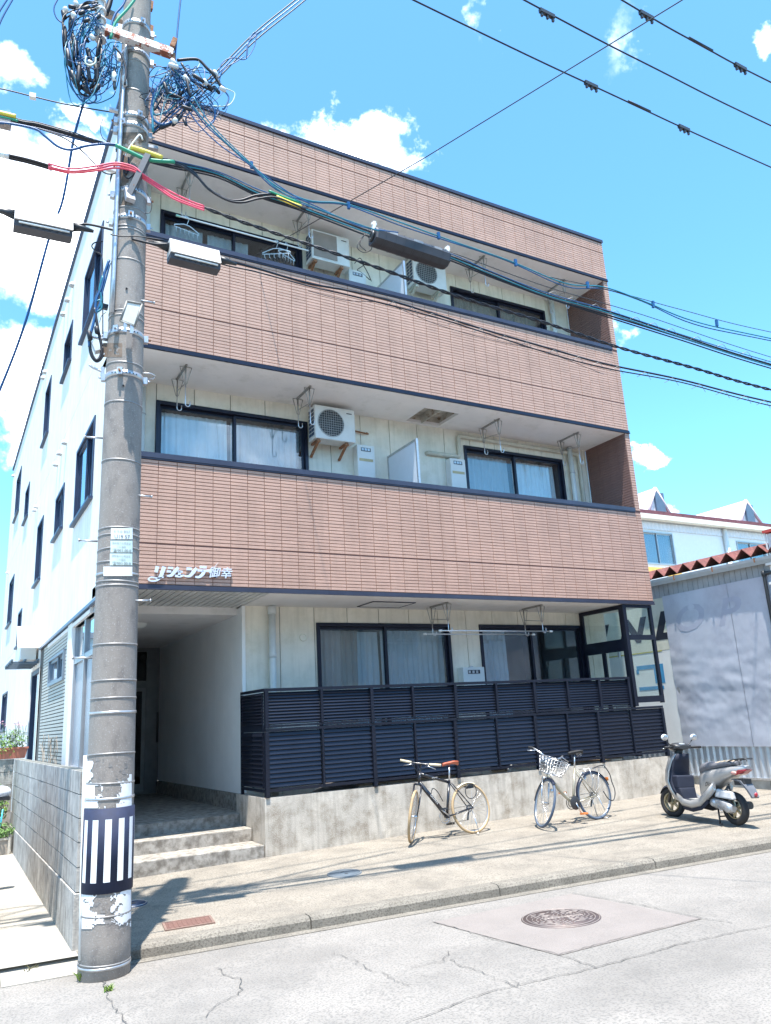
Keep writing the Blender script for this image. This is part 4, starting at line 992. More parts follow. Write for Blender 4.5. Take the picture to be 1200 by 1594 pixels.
# corrugated base and timber-look strip under the eave
m = MB(); prof = []
i = 0; y = YN
while y < 6.0: prof.append((y, .0 if i % 4 in (0, 3) else .022)); y += .035; i += 1
m.add([(XS-p_[1], p_[0], z) for z in (.23, .84) for p_ in prof], [(i, len(prof)+i, len(prof)+i+1, i+1) for i in range(len(prof)-1)]); m.build('corrugated_base', M_corr, sh)
MB().box(XS-.05, XS+.1, YN, 6, .19, .229).build('base_flashing', M_galv, sh)
bb = MB().box(XS-.02, XS+.12, YN, 6, -.2, .185).build('base_wall', M_grey, sh)
for r_ in range(2):
    y = YN+(.2 if r_ else 0)
    while y < 2.2:
        MB().box(XS-.032, XS-.021, y+.005, min(y+.395, 2.4), -.19+r_*.19+.03, -.005+r_*.19+.0).build('block', M_conc if 0 else mat('grey_block', (.36, .35, .32), .9, var=.2, scale=6), bb); y += .4
us = MB().box(XS+.0, XS+.05, YN, 6, .84, 4.02).build('wall', M_corr, sh)
y = YN
while y < .75: MB().box(XS-.02, XS-.001, y+.004, y+.116, 3.66, 3.93).build('eave_board', mat('grey_eave_board', (.36, .37, .38), .6, var=.15), us); y += .12
# gutter with brackets
m = MB(); gp = [(-.02, .0), (-.02, -.07), (-.12, -.09), (-.155, -.02), (-.16, .03), (-.15, .03), (-.145, -.015), (-.115, -.08), (-.03, -.06), (-.03, .0)]
m.loft([[V((XS+p_[0], y_, 4.0+p_[1]+.012*(y_-.6))) for p_ in gp] for y_ in (YN, .85)], smooth=False); gt = m.build('gutter', mat('grey_gutter', (.50, .54, .56), .4, metal=.3, var=.08), sh)
for y in (-3.6, -2.7, -1.75, -.85, .05): MB().box(XS-.168, XS-.02, y, y+.025, 4.03+.012*(y-.6), 4.04+.012*(y-.6)).box(XS-.17, XS-.162, y, y+.025, 3.93, 4.04+.012*(y-.6)).build('gutter_bracket', M_rust, gt)
# corrugated roof: big zigzag ridges running away from the eave
pit = .33; m = MB(); nz_ = int((.95-YN)/(pit/2)); pts = []
for i in range(nz_+1): pts.append((.95-i*pit/2, .0 if i % 2 == 0 else .17))
rs = []
for (xx, zz) in ((XS-.17, 4.05), (XS+4.5, 4.95)): rs.append([V((xx, p_[0], zz+p_[1])) for p_ in pts]+[V((xx, p_[0], zz+p_[1]-.012)) for p_ in pts[::-1]])
m.loft(rs, smooth=False); m.build('roof_sheet', M_roofr, sh, fix=True)
MB().box(XS, XS+5, YN+.1, .9, 3.9, 4.0).box(XS+.05, XS+5, YN+.05, YN+.1, -.2, 4.0).build('shed_body', mat('dark_interior', (.08, .075, .07), .9), sh)
# painted board further back carrying the first letters, seen through the glass screen
bo = thing('painted_board', 'cream wall board with large black letters seen through the glass screen', 'sign board', (XS, 2, 2)); M_crm = mat('cream_board', (.66, .66, .56), .6, var=.1, scale=2, col2=(.56, .58, .48), thr=(.5, .7))
MB().box(XS-.045, XS-.005, YS+.003, 6, 2.62, 3.66).build('board', M_crm, bo)
MB().box(XS-.043, XS-.005, YS+.003, 6, .80, 2.615).build('board', mat('white_board', (.74, .76, .76), .5, var=.08, scale=2), bo)
MB().box(XS-.0465, XS-.0455, YS+.2, 3, 2.60, 2.625).build('yellow_line', mat('moss_yellow', (.45, .42, .10), .8, var=.3, scale=12), bo)
lf = lambda yc, z0, k=1, off=.048: (lambda u, v, d: V((XS-off-d, yc-u*k, z0+v)))
M_ink = mat('black_sign_paint', (.015, .018, .03), .4)
for ch, yc, sz in (('D', 3.35, .62), ('U', 2.4, .62), ('N', 1.42, .66), ('L', .60, .72)):
    text_mb(ch, sz, lf(yc, 2.86, 1.25, .0462), .0012, shear=.35, offset=.05).build('letter', M_ink, bo)
for ch, yc, sz in (('L', .20, .60),): pass
for ch, yc, z, sz in (('O', -.08, 2.93, .70), ('P', -.98, 2.93, .70)):
    text_mb(ch, sz, lf(yc, z, 1.25, .0505), .0015, shear=.3, offset=.02).build('letter', M_faded, sh)
M_bpaint = mat('blue_sign_paint', (.06, .28, .52), .4, var=.15)
bm = MB()
for (y0, y1, z0, z1) in ((.75, 1.45, 2.28, 2.36), (.75, 1.0, 1.98, 2.28), (.8, 1.45, 1.86, 1.93), (1.40, 1.47, 2.2, 2.28), (2.4, 2.9, 1.98, 2.04)):
    MB().fbox(FSh, y0, y1, z0, z1, .0435, .046).build('painted_stroke', M_bpaint, bo)
# drainpipe and white column at the right end
a = PX(1191, 935, XS-.12); pt = thing('drainpipe', 'black drainpipe running down the right end of the grey sheet wall', 'drainpipe', (XS-.1, a.y, .3)); yD = a.y
MB().tube(rounded([(XS-.0, yD-.35, 3.72), (XS-.1, yD-.05, 3.72), (XS-.1, yD-.05, .3)], .06), .03, 10).build('pipe', M_dark, pt)
MB().tube([(XS-.1, yD-.05, 3.66), (XS-.1, yD-.05, 3.76)], .04, 10).build('elbow_collar', M_dark, pt)
a = PX(1195, 850, XS-.1); cl = thing('white_column', 'white metal column with a red cap beside the red corrugated roof', 'column', (XS-.1, a.y, 0))
yC = a.y-.06
for dx, dy in ((-.06, -.1), (-.06, .1), (.1, -.1), (.1, .1)): MB().box(XS+dx-.012, XS+dx+.012, yC+dy-.012, yC+dy+.012, 3.5, 4.42).build('upright', M_plast, cl)
MB().box(XS-.04, XS+.08, yC-.08, yC+.08, -.1, 4.40).build('panel', mat('white_column_panel', (.66, .70, .72), .4), cl)
MB().box(XS-.09, XS+.13, yC-.13, yC+.13, 4.421, 4.47).build('cap', mat('red_cap', (.50, .07, .06), .6), cl)
MB().box(XS-.12, XS+.1, yC-.2, yC+.16, 3.84, 3.90).box(XS-.12, XS+.1, yC-.2, yC+.16, 3.5, 3.54).build('cross_bar', M_plast, cl)

# ------------------------------------------------------------------ white factory further back
YF = 12; FA = facade(YF); fb = thing('factory_building', 'white factory with triangular roof lights and a maroon eave behind the shed', 'building', (24, YF, 0))
p0 = PY(1000, 806, YF); p1 = PY(1200, 832, YF); ze = (p0.z+p1.z)/2
wz = [PY(*q, YF) for q in [(1005, 827), (1053, 881), (1145, 842), (1188, 862)]]
M_fw = mat('white_factory_wall', (.80, .80, .80), .7, var=.03)
H = [(wz[0].x-.3, wz[1].x, wz[1].z, wz[0].z), (wz[2].x, wz[3].x+.2, wz[3].z-1.0, wz[2].z)]
m = MB(); wall_mb(FA, (16, 60, -.3, ze), H, -.2, 0, m); fw = m.build('wall', M_fw, fb)
for h in H:
    w_ = window(fb, FA, *h, sash=2, fm=M_alu, gm=M_glass2, room=.8, fr=.05, out=.04, cur=[(.02, .98, M_cur, 0)])
# corrugated upper strip
m = MB(); xs_ = [16+.12*i for i in range(330)]; pr_ = [(x_, .02+(.05 if i % 2 else 0)) for i, x_ in enumerate(xs_)]
zb_ = ze-.95
cs = MB()
def strip(x0, x1, z0, z1):
    P_ = [p_ for p_ in pr_ if x0 <= p_[0] <= x1]; cs.add([(p_[0], YF-p_[1], z) for z in (z0, z1) for p_ in P_], [(i, i+1, len(P_)+i+1, len(P_)+i) for i in range(len(P_)-1)])
strip(16, H[0][0]-.1, zb_, ze-.1); strip(16, 56, H[0][3]+.1 if H[0][3]+.1 > zb_ else zb_, ze-.1); cs.build('corrugated_strip', mat('white_corrugated', (.70, .71, .76), .6, var=.05), fb)
MB().box(16, 60, YF-.45, YF-.15, ze-.06, ze+.14).build('gutter', mat('cream_gutter', (.72, .66, .55), .5, var=.08), fb)
MB().hexa([(16, YF-.4, ze+.16), (60, YF-.4, ze+.16), (60, YF+6, ze+.9), (16, YF+6, ze+.9), (16, YF-.4, ze+.32), (60, YF-.4, ze+.32), (60, YF+6, ze+1.1), (16, YF+6, ze+1.1)]).build('roof', mat('maroon_roof', (.16, .05, .06), .7, var=.3, scale=6), fb)
dpx = PY(1128, 850, YF).x; MB().tube([(dpx, YF-.12, ze-.1), (dpx, YF-.12, 3)], .11, 10).build('downpipe', M_plast, fb)
for (c0, c1, mt) in ((897, 884.5, mat('orange_band', (.85, .50, .12), .6)), (905, 897.5, M_fw), (913, 905.5, mat('blue_band', (.06, .30, .60), .6))):
    z0 = PY(1030, c0, YF).z; z1 = PY(1030, c1, YF).z; MB().box(20, wz[1].x+.15, YF-.09, YF-.03, z0, z1).build('sign_band', mt, fb)
def dormer(pa, pb, pc, pw, label_=None):
    """front triangle apex pa, feet pb, pc in the photo; roof runs back from it"""
    A = PY(*pa, YF+.3); Bq = PY(*pb, YF+.3); Cq = PY(*pc, YF+.3); zb2 = ze+.25; w2 = (Cq.x-Bq.x)/2
    m = MB(); D_ = V((0, 9, 0)); xa = A.x; xb = Bq.x; xc = Cq.x; za = A.z
    a_, b_, c_ = V((xa, YF+.3, za)), V((xb, YF+.3, zb2)), V((xc, YF+.3, zb2))
    m.add([a_, b_, c_, a_+D_, b_+D_, c_+D_], [(0, 1, 2), (0, 3, 4, 1), (0, 2, 5, 3), (3, 5, 4)]); d_ = m.build('roof_light', mat('pale_pink_gable', (.78, .74, .75), .7), fb)
    k = .32; c0 = (a_+b_+c_)/3; MB().tube([a_-V((0, .06, 0)), b_-V((0, .06, 0))], .07, 5).tube([a_-V((0, .06, 0)), c_-V((0, .06, 0))], .07, 5).build('gable_trim', mat('pinkish_trim', (.66, .52, .54), .6), d_)
    u = PY(*pw, YF+.3); MB().box(u.x-.28, u.x+.28, YF+.2, YF+.29, u.z-.6, u.z+.6).build('window', mat('dark_vent', (.10, .14, .20), .4), d_)
dormer((1018, 760), (1006, 806), (1046, 806), (1026, 788)); dormer((1159, 779), (1150, 815), (1190, 824), (1166, 805))
# dormers' long side slopes (the nearer one also shows its left roof plane)
for (a0, a1, b0) in (((1018, 760), (985, 778), (1006, 806)), ((1159, 779), (1095, 809), (1150, 815))): pass
# ------------------------------------------------------------------ utility pole
PC = V((-.475, -3.12, 0))
def pr_(z): return .1995-.0057*z
def cyl(x, y, off=0):
    """where the sight line through a photo point meets the pole's surface"""
    d = ray(x, y); r = .2+off
    for _ in range(4):
        a = d.x**2+d.y**2; ox, oy = CAM.x-PC.x, CAM.y-PC.y; b = ox*d.x+oy*d.y; c = ox*ox+oy*oy-r*r; q = b*b-a*c
        t = (-b-math.sqrt(max(q, 0)))/a; P = CAM+d*t; r = pr_(P.z)+off
    return P
def zp(y): return PY(210-.033*(y-100), y, -3.31).z
up_ = thing('utility_pole', 'tall concrete utility pole with striped guard, steel bands and notices', 'utility pole', (PC.x, PC.y, -.3))
TOP = 10.7
MB().lathe([(pr_(z), z) for z in (-.5, 0, 2, 4, 6, 8, 10, TOP)], 40, Matrix.Translation((PC.x, PC.y, 0)), caps=True).build('shaft', M_pole, up_)
M_band = mat('steel_band', (.30, .29, .285), .55, metal=.5, var=.2, scale=30)
def band(y, h, t=.004, tilt=0, m=None, az=0):
    z = zp(y); M_ = Matrix.Translation((PC.x, PC.y, z)) @ Matrix.Rotation(R(tilt), 4, V((math.cos(az), math.sin(az), 0)))
    r = pr_(z)+.0005
    MB().lathe([(r-.002, -h/2), (r+t, -h/2), (r+t, h/2), (r-.002, h/2)], 36, M_).build('steel_band', m or M_band, up_)
    return z
for y, tl in ((87, 3), (133, 4), (317, 4), (347, 5), (352, 2), (398, 4), (478.6, 3), (487, 2), (560, 3), (622, 2), (712.5, 3), (819.5, 0), (830, 0), (852, -3), (872, 3), (902.5, 2), (909.6, 0), (1001, 1), (1058, 0), (1085.6, 0), (1174, -2), (1219, 2), (1426, 2), (1503, 2)):
    band(y, .014, .0035, tl, az=random.uniform(0, 1))
for y in (890, 1108, 1243, 1508): band(y, .02, .005, 1, M_galv)
for y in (27, 72, 173, 188, 290, 333, 512, 578):      # wide clamps with lugs and bolts
    z = band(y, .055, .006, 0, M_galv)
    for a in (R(-100+random.uniform(-35, 35)), R(-10), R(170)):
        c = PC+V((math.cos(a), math.sin(a), 0))*(pr_(z)+.012)+V((0, 0, z)); d_ = V((math.cos(a), math.sin(a), 0))
        m = MB().bar(c-d_*.008, c+d_*.03, .05, .07); m.build('clamp_lug', M_galv, up_)
        MB().tube([c+d_*.03, c+d_*.055], .011, 6).build('bolt', M_rust if random.random() < .4 else M_galv, up_)
    ho = MB()
    for k in range(8):
        a = R(-140+k*11); c = PC+V((math.cos(a), math.sin(a), 0))*(pr_(z)+.006)+V((0, 0, z)); d_ = V((math.cos(a), math.sin(a), 0)); ho.tube([c, c+d_*.0015], .008, 6)
    ho.build('band_holes', M_dark, up_, kind='stuff')
# step bolts
def sbolt(p0, p1, mt=None):
    """p0 at the pole, p1 the tip"""
    a = cyl(*p0, -.02); n_ = V((a.x-PC.x, a.y-PC.y, 0)); b = PS(*p1, a.y+STREET*a.x)
    m = MB().tube([a, b], .009, 8); m.tube([b, b+(b-a).normalized()*.012], .015, 8); m.build('step_bolt', mt or M_galv, up_)
for p0, p1 in (((152, 842.5), (124, 841)), ((207, 935), (233, 934.7)), ((146, 1024), (114, 1024)), ((160, 682), (133, 680)), ((166, 528), (141, 524)), ((212, 771), (235, 773)), ((216, 467), (239, 471)), ((208, 50), (216, 42))): sbolt(p0, p1)
for y in (449, 600): 
    c = cyl(197 if y < 500 else 192, y, .0); MB().tube([c, c+(CAM-c).normalized()*.012], .010, 8).build('plug', M_dark, up_)
# conduits
cd = [cyl(197, 72, .03), cyl(191, 150, .03), cyl(186.5, 230, .03), cyl(183, 300, .03), cyl(180, 367, .03), cyl(177, 430, .03), cyl(174, 487, .03)]
MB().tube(cd, .022, 8).build('conduit', M_galv, up_)
cd = [cyl(132.5, 1176, -.001), cyl(130, 1240, -.001), cyl(128, 1330, -.001), cyl(126.5, 1400, -.001), cyl(124.7, 1495, -.001)]
MB().tube(cd, .014, 8).build('conduit', M_plast, up_)
# zebra guard
phi0 = -100.5; z0, z1 = zp(1391), zp(1258); M_navy = mat('navy_guard', (.012, .02, .055), .75, var=.25, scale=10); M_wst = mat('white_reflective', (.80, .81, .82), .35, var=.05)
Mp = Matrix.Translation((PC.x, PC.y, 0)); gd = MB().lathe([(.201, z0), (.2045, z0), (.203, z1), (.199, z1)], 40, Mp).build('striped_guard', M_navy, up_)
for k in range(12):
    a = phi0+k*30-1; hw = 7.2
    MB().lathe([(.2055, z0+.085), (.204, z1-.085)], 4, Mp, a0=R(a-hw), a1=R(a+hw)).build('white_stripe', M_wst, gd)
# torn paper and tape remains
def cyl_patch(name, x0, x1, y0, y1, mask, mt, off=.003, n=26, parent=None, kind=None, label=None):
    m = MB(); nx = max(3, int((x1-x0)/.55)); ny = max(3, int((y1-y0)/.55)); idx = {}
    def vert(i, j):
        if (i, j) not in idx: idx[(i, j)] = len(m.v); m.v.append(tuple(cyl(x0+(x1-x0)*i/nx, y0+(y1-y0)*j/ny, off)))
        return idx[(i, j)]
    for i in range(nx):
        for j in range(ny):
            u, v = (i+.5)/nx, (j+.5)/ny
            if mask(u, v, noise.noise(V((u*(x1-x0)/9, v*(y1-y0)/9, x0)))+.5*noise.noise(V((u*(x1-x0)/3, v*(y1-y0)/3, x0)))): m.f.append((vert(i, j), vert(i, j+1), vert(i+1, j+1), vert(i+1, j))); m.s.append(True)
    if m.f: return m.build(name, mt, parent or up_, kind=kind, label=label)
M_paper = mat('torn_white_paper', (.78, .79, .81), .7, var=.08, scale=20)
edge = lambda u, v: min(u, 1-u, v, 1-v)
cyl_patch('torn_paper', 131.5, 146, 1181, 1219, lambda u, v, q: u < .7+.5*q and not (v < .08 and u > .3), M_paper)
cyl_patch('torn_paper', 130.5, 166, 1219, 1258, lambda u, v, q: (u < .78+.5*q-.25*max(0, .4-v)) and not (abs(u-.62) < .14 and v > .1 and v < .45+.3*q), M_paper)
cyl_patch('torn_paper', 181, 205, 1205, 1258, lambda u, v, q: (u > .15+.6*q+.1*v or v > .86) and (v > .22 or u > .72+q), M_paper)
cyl_patch('torn_paper', 127, 151, 1392, 1446, lambda u, v, q: u < .70+.9*q+.25*(v > .55)-.4*max(0, v-.8)*4, M_paper)
cyl_patch('torn_paper', 172, 204, 1385, 1442, lambda u, v, q: u > .28+.9*q-.12*v and v < .93+.4*q, M_paper)
cyl_patch('torn_paper', 150, 163, 1424, 1438, lambda u, v, q: q > -.25, M_paper)
M_glue = mat('old_glue_stain', (.24, .225, .215), .8, var=.3, scale=30)
cyl_patch('glue_remains', 144, 203, 1178, 1252, lambda u, v, q: q > .42, M_glue, .0015, kind='stuff')
cyl_patch('glue_remains', 130, 203, 1395, 1444, lambda u, v, q: q > .30, M_glue, .0015, kind='stuff')
M_brs = mat('brown_pole_stain', (.13, .095, .07), .85, var=.3, scale=20)
cyl_patch('rust_stain', 183, 229, 206, 262, lambda u, v, q: v < .28+.5*q and .03 < u < .97, M_brs, .0012, kind='stuff'); cyl_patch('rust_stain', 186, 200, 228, 320, lambda u, v, q: abs(u-.5) < .36-.1*v+.3*q, M_brs, .0014, kind='stuff'); cyl_patch('rust_stain', 160, 190, 534, 556, lambda u, v, q: q > -.05-.3*(1-v), mat('tan_pole_stain', (.20, .15, .115), .85, var=.3, scale=20), .0012, kind='stuff')
# number plates and notices curved round the pole
M_pl1 = mat('pale_plate', (.70, .76, .76), .4, var=.04); M_pl2 = mat('pale_green_plate', (.58, .70, .68), .4, var=.04); M_pink_ = mat('plate_ink', (.20, .24, .27), .6); M_ink2 = mat('faint_plate_ink', (.42, .48, .50), .6)
def plate(x0, x1, y0, y1, mt, lines, label):
    o = cyl_patch('notice_plate', x0, x1, y0, y1, lambda u, v, q: True, mt, .008, label=label)
    for body, cx, by, h, ink in lines:
        sx = (x1-x0)
        fn = lambda u, v, d, cx=cx, by=by: cyl(x0+sx*cx+u, by-v+.04*u, .0105)
        text_mb(body, h, fn, 0).build('lettering', ink, o)
plate(172.6, 206.5, 822, 839.5, M_pl1, [('おうみ 幹57', .5, 829, 4.9, M_ink2), ('U19 57', .52, 838.2, 8.2, M_pink_)], 'top pale plate reading U19 57')
plate(172, 206.3, 841.5, 860, M_pl2, [('関西電力お問合せ', .5, 847, 3.7, M_ink2), ('この電話', .5, 852.5, 3.7, M_ink2), ('☎003-00-0', .52, 859, 5.9, M_pink_)], 'upper green-tinged plate with a telephone number')
plate(171, 206, 861.5, 880, M_pl2, [('関西電力お問合せ', .5, 867, 3.7, M_ink2), ('この電話', .5, 872.5, 3.7, M_ink2), ('☎003-00-0', .52, 879, 5.9, M_pink_)], 'lower green-tinged plate with a telephone number')
plate(161, 206, 882, 896.5, M_wst, [], 'blank white plate below the number plates')
# brackets, brace and hook ring
def psb(m, a, b, w, h, k=-3.3): return m.bar(PS(*a, k), PS(*b, k), w, h)
MB().bar(PS(231, 243, -3.40), PS(201, 306, -3.36), .075, .06).build('brace_arm', mat('dark_brace', (.10, .105, .115), .5, metal=.4), up_)
MB().bar(PS(200, 296, -3.33), PS(203, 312, -3.4), .09, .05).build('brace_foot', M_galv, up_)
c = PS(229, 586, -3.18); MB().torus(.075, .008, Matrix.Translation(c), 20, 6).tube([PS(213, 586), PS(221, 586)], .01, 6).box(c.x-.12, c.x-.10, c.y-.02, c.y+.02, c.z-.14, c.z+.01).build('hook_ring', M_galv, up_)
MB().tube(cr([PS(139, 568), PS(146, 573), PS(160, 579)], 4), .013, 8).bar(PS(160, 572), PS(159, 590), .03, .03).build('cable_arm', M_galv, up_)
MB().tube(cr([PS(222, 218, -3.35), PS(218, 210, -3.36), PS(210, 218, -3.37), PS(200, 232, -3.37), PS(195, 243, -3.37)], 4), .009, 6).build('tie_wire', M_plast, up_)
jb = MB().bar(PS(146, 534), PS(152, 548), .09, .05); jb.build('junction_box', mat('grey_box', (.55, .57, .58), .5), up_)
# crossarms and insulator post
M_arm = mat('rusty_white_arm', (.66, .65, .64), .6, metal=.2, var=.15, scale=6, col2=(.30, .10, .06), thr=(.50, .54))
MB().bar(PS(164, 47, -3.42), PS(269, 84, -3.42), .085, .085).build('crossarm', M_arm, up_)
MB().bar(PS(153, 15, -3.0), PS(215, 42, -3.0), .07, .07).build('crossarm', mat('brown_arm', (.33, .26, .22), .7, var=.2), up_)
MB().bar(PS(267, 76, -3.42), PS(272, 64, -3.42), .10, .05).tube([PS(270, 84, -3.42), PS(270, 118, -3.42)], .02, 8).build('end_fitting', M_rust, up_)
MB().tube([PS(157, -12, -3.2), PS(155, 62, -3.2)], .045, 10).build('insulator_post', mat('mottled_porcelain', (.62, .60, .58), .5, var=.3, scale=25), up_)
for y in (2, 16, 30, 46, 60): MB().tube([PS(156.5, y, -3.2), PS(156.3, y+3, -3.2)], .062, 12).build('insulator_disc', mat('mottled_porcelain', None), up_)
for (y0, y1) in ((2, 14), (40, 52)):
    MB().bar(PS(232, y0), PS(231, y1), .09, .05).bar(PS(234, y0+2), PS(238, y0+3), .03, .03).build('side_bracket', M_rust, up_)
# metal cluster right of the pole where the cables tie in
for (a, b, w) in (((222, 205), (243, 196), .035), ((219, 220), (236, 214), .05), ((224, 228), (246, 232), .05), ((170, 170), (184, 174), .04), ((166, 262), (184, 268), .05), ((217, 100+70), (230, 176), .04), ((216, 348), (226, 360), .03), ((170, 344), (182, 352), .03)):
    MB().bar(PS(*a), PS(*b), w, w*.7).build('tie_bracket', M_galv, up_)
# floodlight
LC = [PS(*q, -3.62) for q in [(197.5, 469), (221, 473.5), (209.5, 509), (187, 500)]]
cL = sum(LC, V())/4; nL = (LC[1]-LC[0]).cross(LC[3]-LC[0]).normalized()
if nL.dot(CAM-cL) < 0: nL = -nL
fl = thing('floodlight', 'small boxy white floodlight strapped to the utility pole', 'floodlight', cL)
bk_ = [p_-nL*.12+(cL-p_)*.28 for p_ in LC]
MB().hexa([*LC, *[p_+nL*.0-nL*.05+(p_-cL)*.06 for p_ in LC]]).hexa([*[p_-nL*.05+(p_-cL)*.06 for p_ in LC], *bk_]).build('housing', mat('floodlight_housing', (.60, .60, .58), .5), fl, bevel=.006, fix=True)
MB().hexa([*[p_+(cL-p_)*.16+nL*.004 for p_ in LC], *[p_+(cL-p_)*.16-nL*.0+nL*.001 for p_ in LC]]).build('lens', mat('frosted_lens', (.66, .64, .57), .25), fl, fix=True)
rm = MB()
for a, b in zip(LC, LC[1:]+LC[:1]): rm.tube([a+nL*.003, b+nL*.003], .010, 6)
rm.build('rim', mat('grey_rim', (.24, .23, .21), .5), fl)
MB().bar(LC[3].lerp(LC[2], .35), LC[3].lerp(LC[2], .35)+V((0, .0, -.09)), .03, .02).bar(LC[3].lerp(LC[2], .8), LC[3].lerp(LC[2], .8)+V((0, 0, -.08)), .03, .02).bar(cL-nL*.12-V((0, 0, .12)), PC+V((0, -.15, cL.z-.22)), .05, .04).build('bracket', M_galv, fl)

# ------------------------------------------------------------------ cables
def wpts(px, k=-3.18, n=7, ext=True):
    out = []
    for q in px: out.append(PS(q[0], q[1], q[2] if len(q) > 2 else k))
    return cr(out, n)
def wire(label, px, r=.011, mt=None, k=-3.18, n=7, name='overhead_wire', jit=0):
    P = wpts(px, k, n)
    if jit: P = [p_+V((0, random.uniform(-jit, jit), random.uniform(-jit, jit))) for p_ in P]
    o = MB().tube(P, r, 6).build(name, mt or M_cable); return tag(o, label, 'cable')
def twist(label, px, r, mt, k=-3.18, n=10, turns=60, rad=.018, strands=2, cat='cable'):
    """twisted cable: strands wound round a common line"""
    P = wpts(px, k, n); Ls = [0]
    for a, b in zip(P, P[1:]): Ls.append(Ls[-1]+(b-a).length)
    T_ = Ls[-1]; N_ = int(T_/.045); t = thing('overhead_cable', label, cat, P[0]); mts = mt if isinstance(mt, (list, tuple)) else [mt]*strands
    pts = []; j = 0
    for i in range(N_+1):
        s_ = T_*i/N_
        while j < len(Ls)-2 and Ls[j+1] < s_: j += 1
        f = (s_-Ls[j])/max(1e-6, Ls[j+1]-Ls[j]); pts.append(P[j].lerp(P[j+1], f))
    for q in range(strands):
        Q = [p_+V((0, math.cos(i*.045*turns/6+q*6.283/strands)*rad, math.sin(i*.045*turns/6+q*6.283/strands)*rad)) for i, p_ in enumerate(pts)]
        MB().tube(Q, r, 5).build('strand', mts[q], t)
    return t
EXT = lambda a, b, t=.6: (b[0]+(b[0]-a[0])*t, b[1]+(b[1]-a[1])*t)
# three high lines across the sky
for lab, a, b, y, cl_, th in (('lowest of the three parallel high lines crossing the blue sky', (640, 0), (1200, 258), -3.46, [(920, 132), (1065, 200)], [(978, 1012)]),
                              ('middle of the three parallel high lines crossing the blue sky', (812, 0), (1200, 195), -4.14, [(850, 19)], []),
                              ('highest of the three parallel high lines, at the top right corner', (965, 0), (1200, 128), -4.75, [(1005, 21), (1152, 102)], [(1072, 1108)])):
    A, Bq = PZ(*a, 11), PZ(*b, 11); A.y = Bq.y = y; d_ = Bq-A; mid = (A+Bq)/2
    pts = [A-d_*1.5+V((0, 0, .30)), A, mid+V((0, 0, -.035)), Bq, Bq+d_*1.5+V((0, 0, .30))]
    t = thing('overhead_line', lab, 'power line', mid); MB().tube(cr(pts, 8), .0125, 6).build('conductor', M_cable, t)
    for (x_, y_) in cl_:
        f = (x_-a[0])/(b[0]-a[0]); w0 = None
        best = min([A.lerp(Bq, i/200) for i in range(201)], key=lambda p_: abs(proj(p_)[0]-x_)); u_ = d_.normalized()
        m = MB().bar(best-u_*.13+V((0, 0, -.04)), best+u_*.13+V((0, 0, -.04)), .05, .06)
        for s_ in (-.1, 0, .1): m.bar(best+u_*s_+V((0, 0, -.05)), best+u_*s_+V((0, 0, -.13)), .03, .03)
        m.build('spacer_clamp', M_dark, t)
    for (xa, xb) in th:
        L_ = [A.lerp(Bq, i/200) for i in range(201)]; pa = min(L_, key=lambda p_: abs(proj(p_)[0]-xa)); pb = min(L_, key=lambda p_: abs(proj(p_)[0]-xb)); MB().tube([pa+V((0, 0, -.02)), pb+V((0, 0, -.02))], .024, 6).build('sleeve', M_cable, t)
# thin diagonal guy from the top right down to the top-floor rail
a = PZ(1062, 0, 12.5); b = PY(400, 397, -.04); a2 = PY(1062, 0, -6.5)
o = MB().tube([b, b.lerp(a2, .5)+V((0, 0, -.05)), a2, a2+(a2-b)*.6], .0065, 6).build('guy_wire', M_dark); tag(o, 'thin diagonal wire rising from the top-floor rail to the upper right', 'wire')
# main communication bundle from the pole to the right
mainpx = [(180, 228), (222, 243), (268, 253), (340, 270), (405, 299), (470, 322), (580, 362), (640, 382), (700, 398), (760, 423), (850, 457), (940, 484), (1060, 523), (1200, 566), (1500, 650)]
t = thing('overhead_cable', 'thick dark bundle of communication cables carrying the black splice case', 'cable', PS(400, 298))
for i in range(5):
    off = [(0, 0), (1, 4), (-1, -3), (0, 7), (0, 2.5)][i]; kk = -3.18+[0, .03, -.03, .02, -.04][i]
    P = [(q[0], q[1]+off[1]+(random.uniform(-1.6, 1.6) if 0 < j < 14 else 0)) for j, q in enumerate(mainpx)]
    MB().tube(wpts(P, kk, 7), [.010, .012, .006, .009, .007][i], 6).build('cable', [M_cable, M_cable, M_blue, M_cable, M_teal][i], t)
def lashing(parent, px, x0, x1, step, amp, k=-3.2, mt=None, r=.004):
    """small wire loops standing up along a cable"""
    m = MB(); x_ = x0
    def yy(x_):
        for a, b in zip(px, px[1:]):
            if a[0] <= x_ <= b[0]: return a[1]+(b[1]-a[1])*(x_-a[0])/(b[0]-a[0])
        return px[-1][1]
    while x_ < x1:
        m.tube([PS(x_, yy(x_)+1, k), PS(x_+step*.35, yy(x_+step*.35)-amp, k), PS(x_+step*.45, yy(x_+step*.45)-amp*.8, k), PS(x_+step*.6, yy(x_+step*.6)+1, k)], r, 4); x_ += step*random.uniform(.8, 1.2)
    m.build('lashing_wire', mt or M_rod, parent, kind='stuff')
lashing(t, mainpx, 850, 1195, 34, 7)
sup = MB().tube(wpts([(700, 392), (850, 446), (1000, 490), (1200, 556), (1500, 640)], -3.2), .005, 5).build('support_wire', M_dark, t)
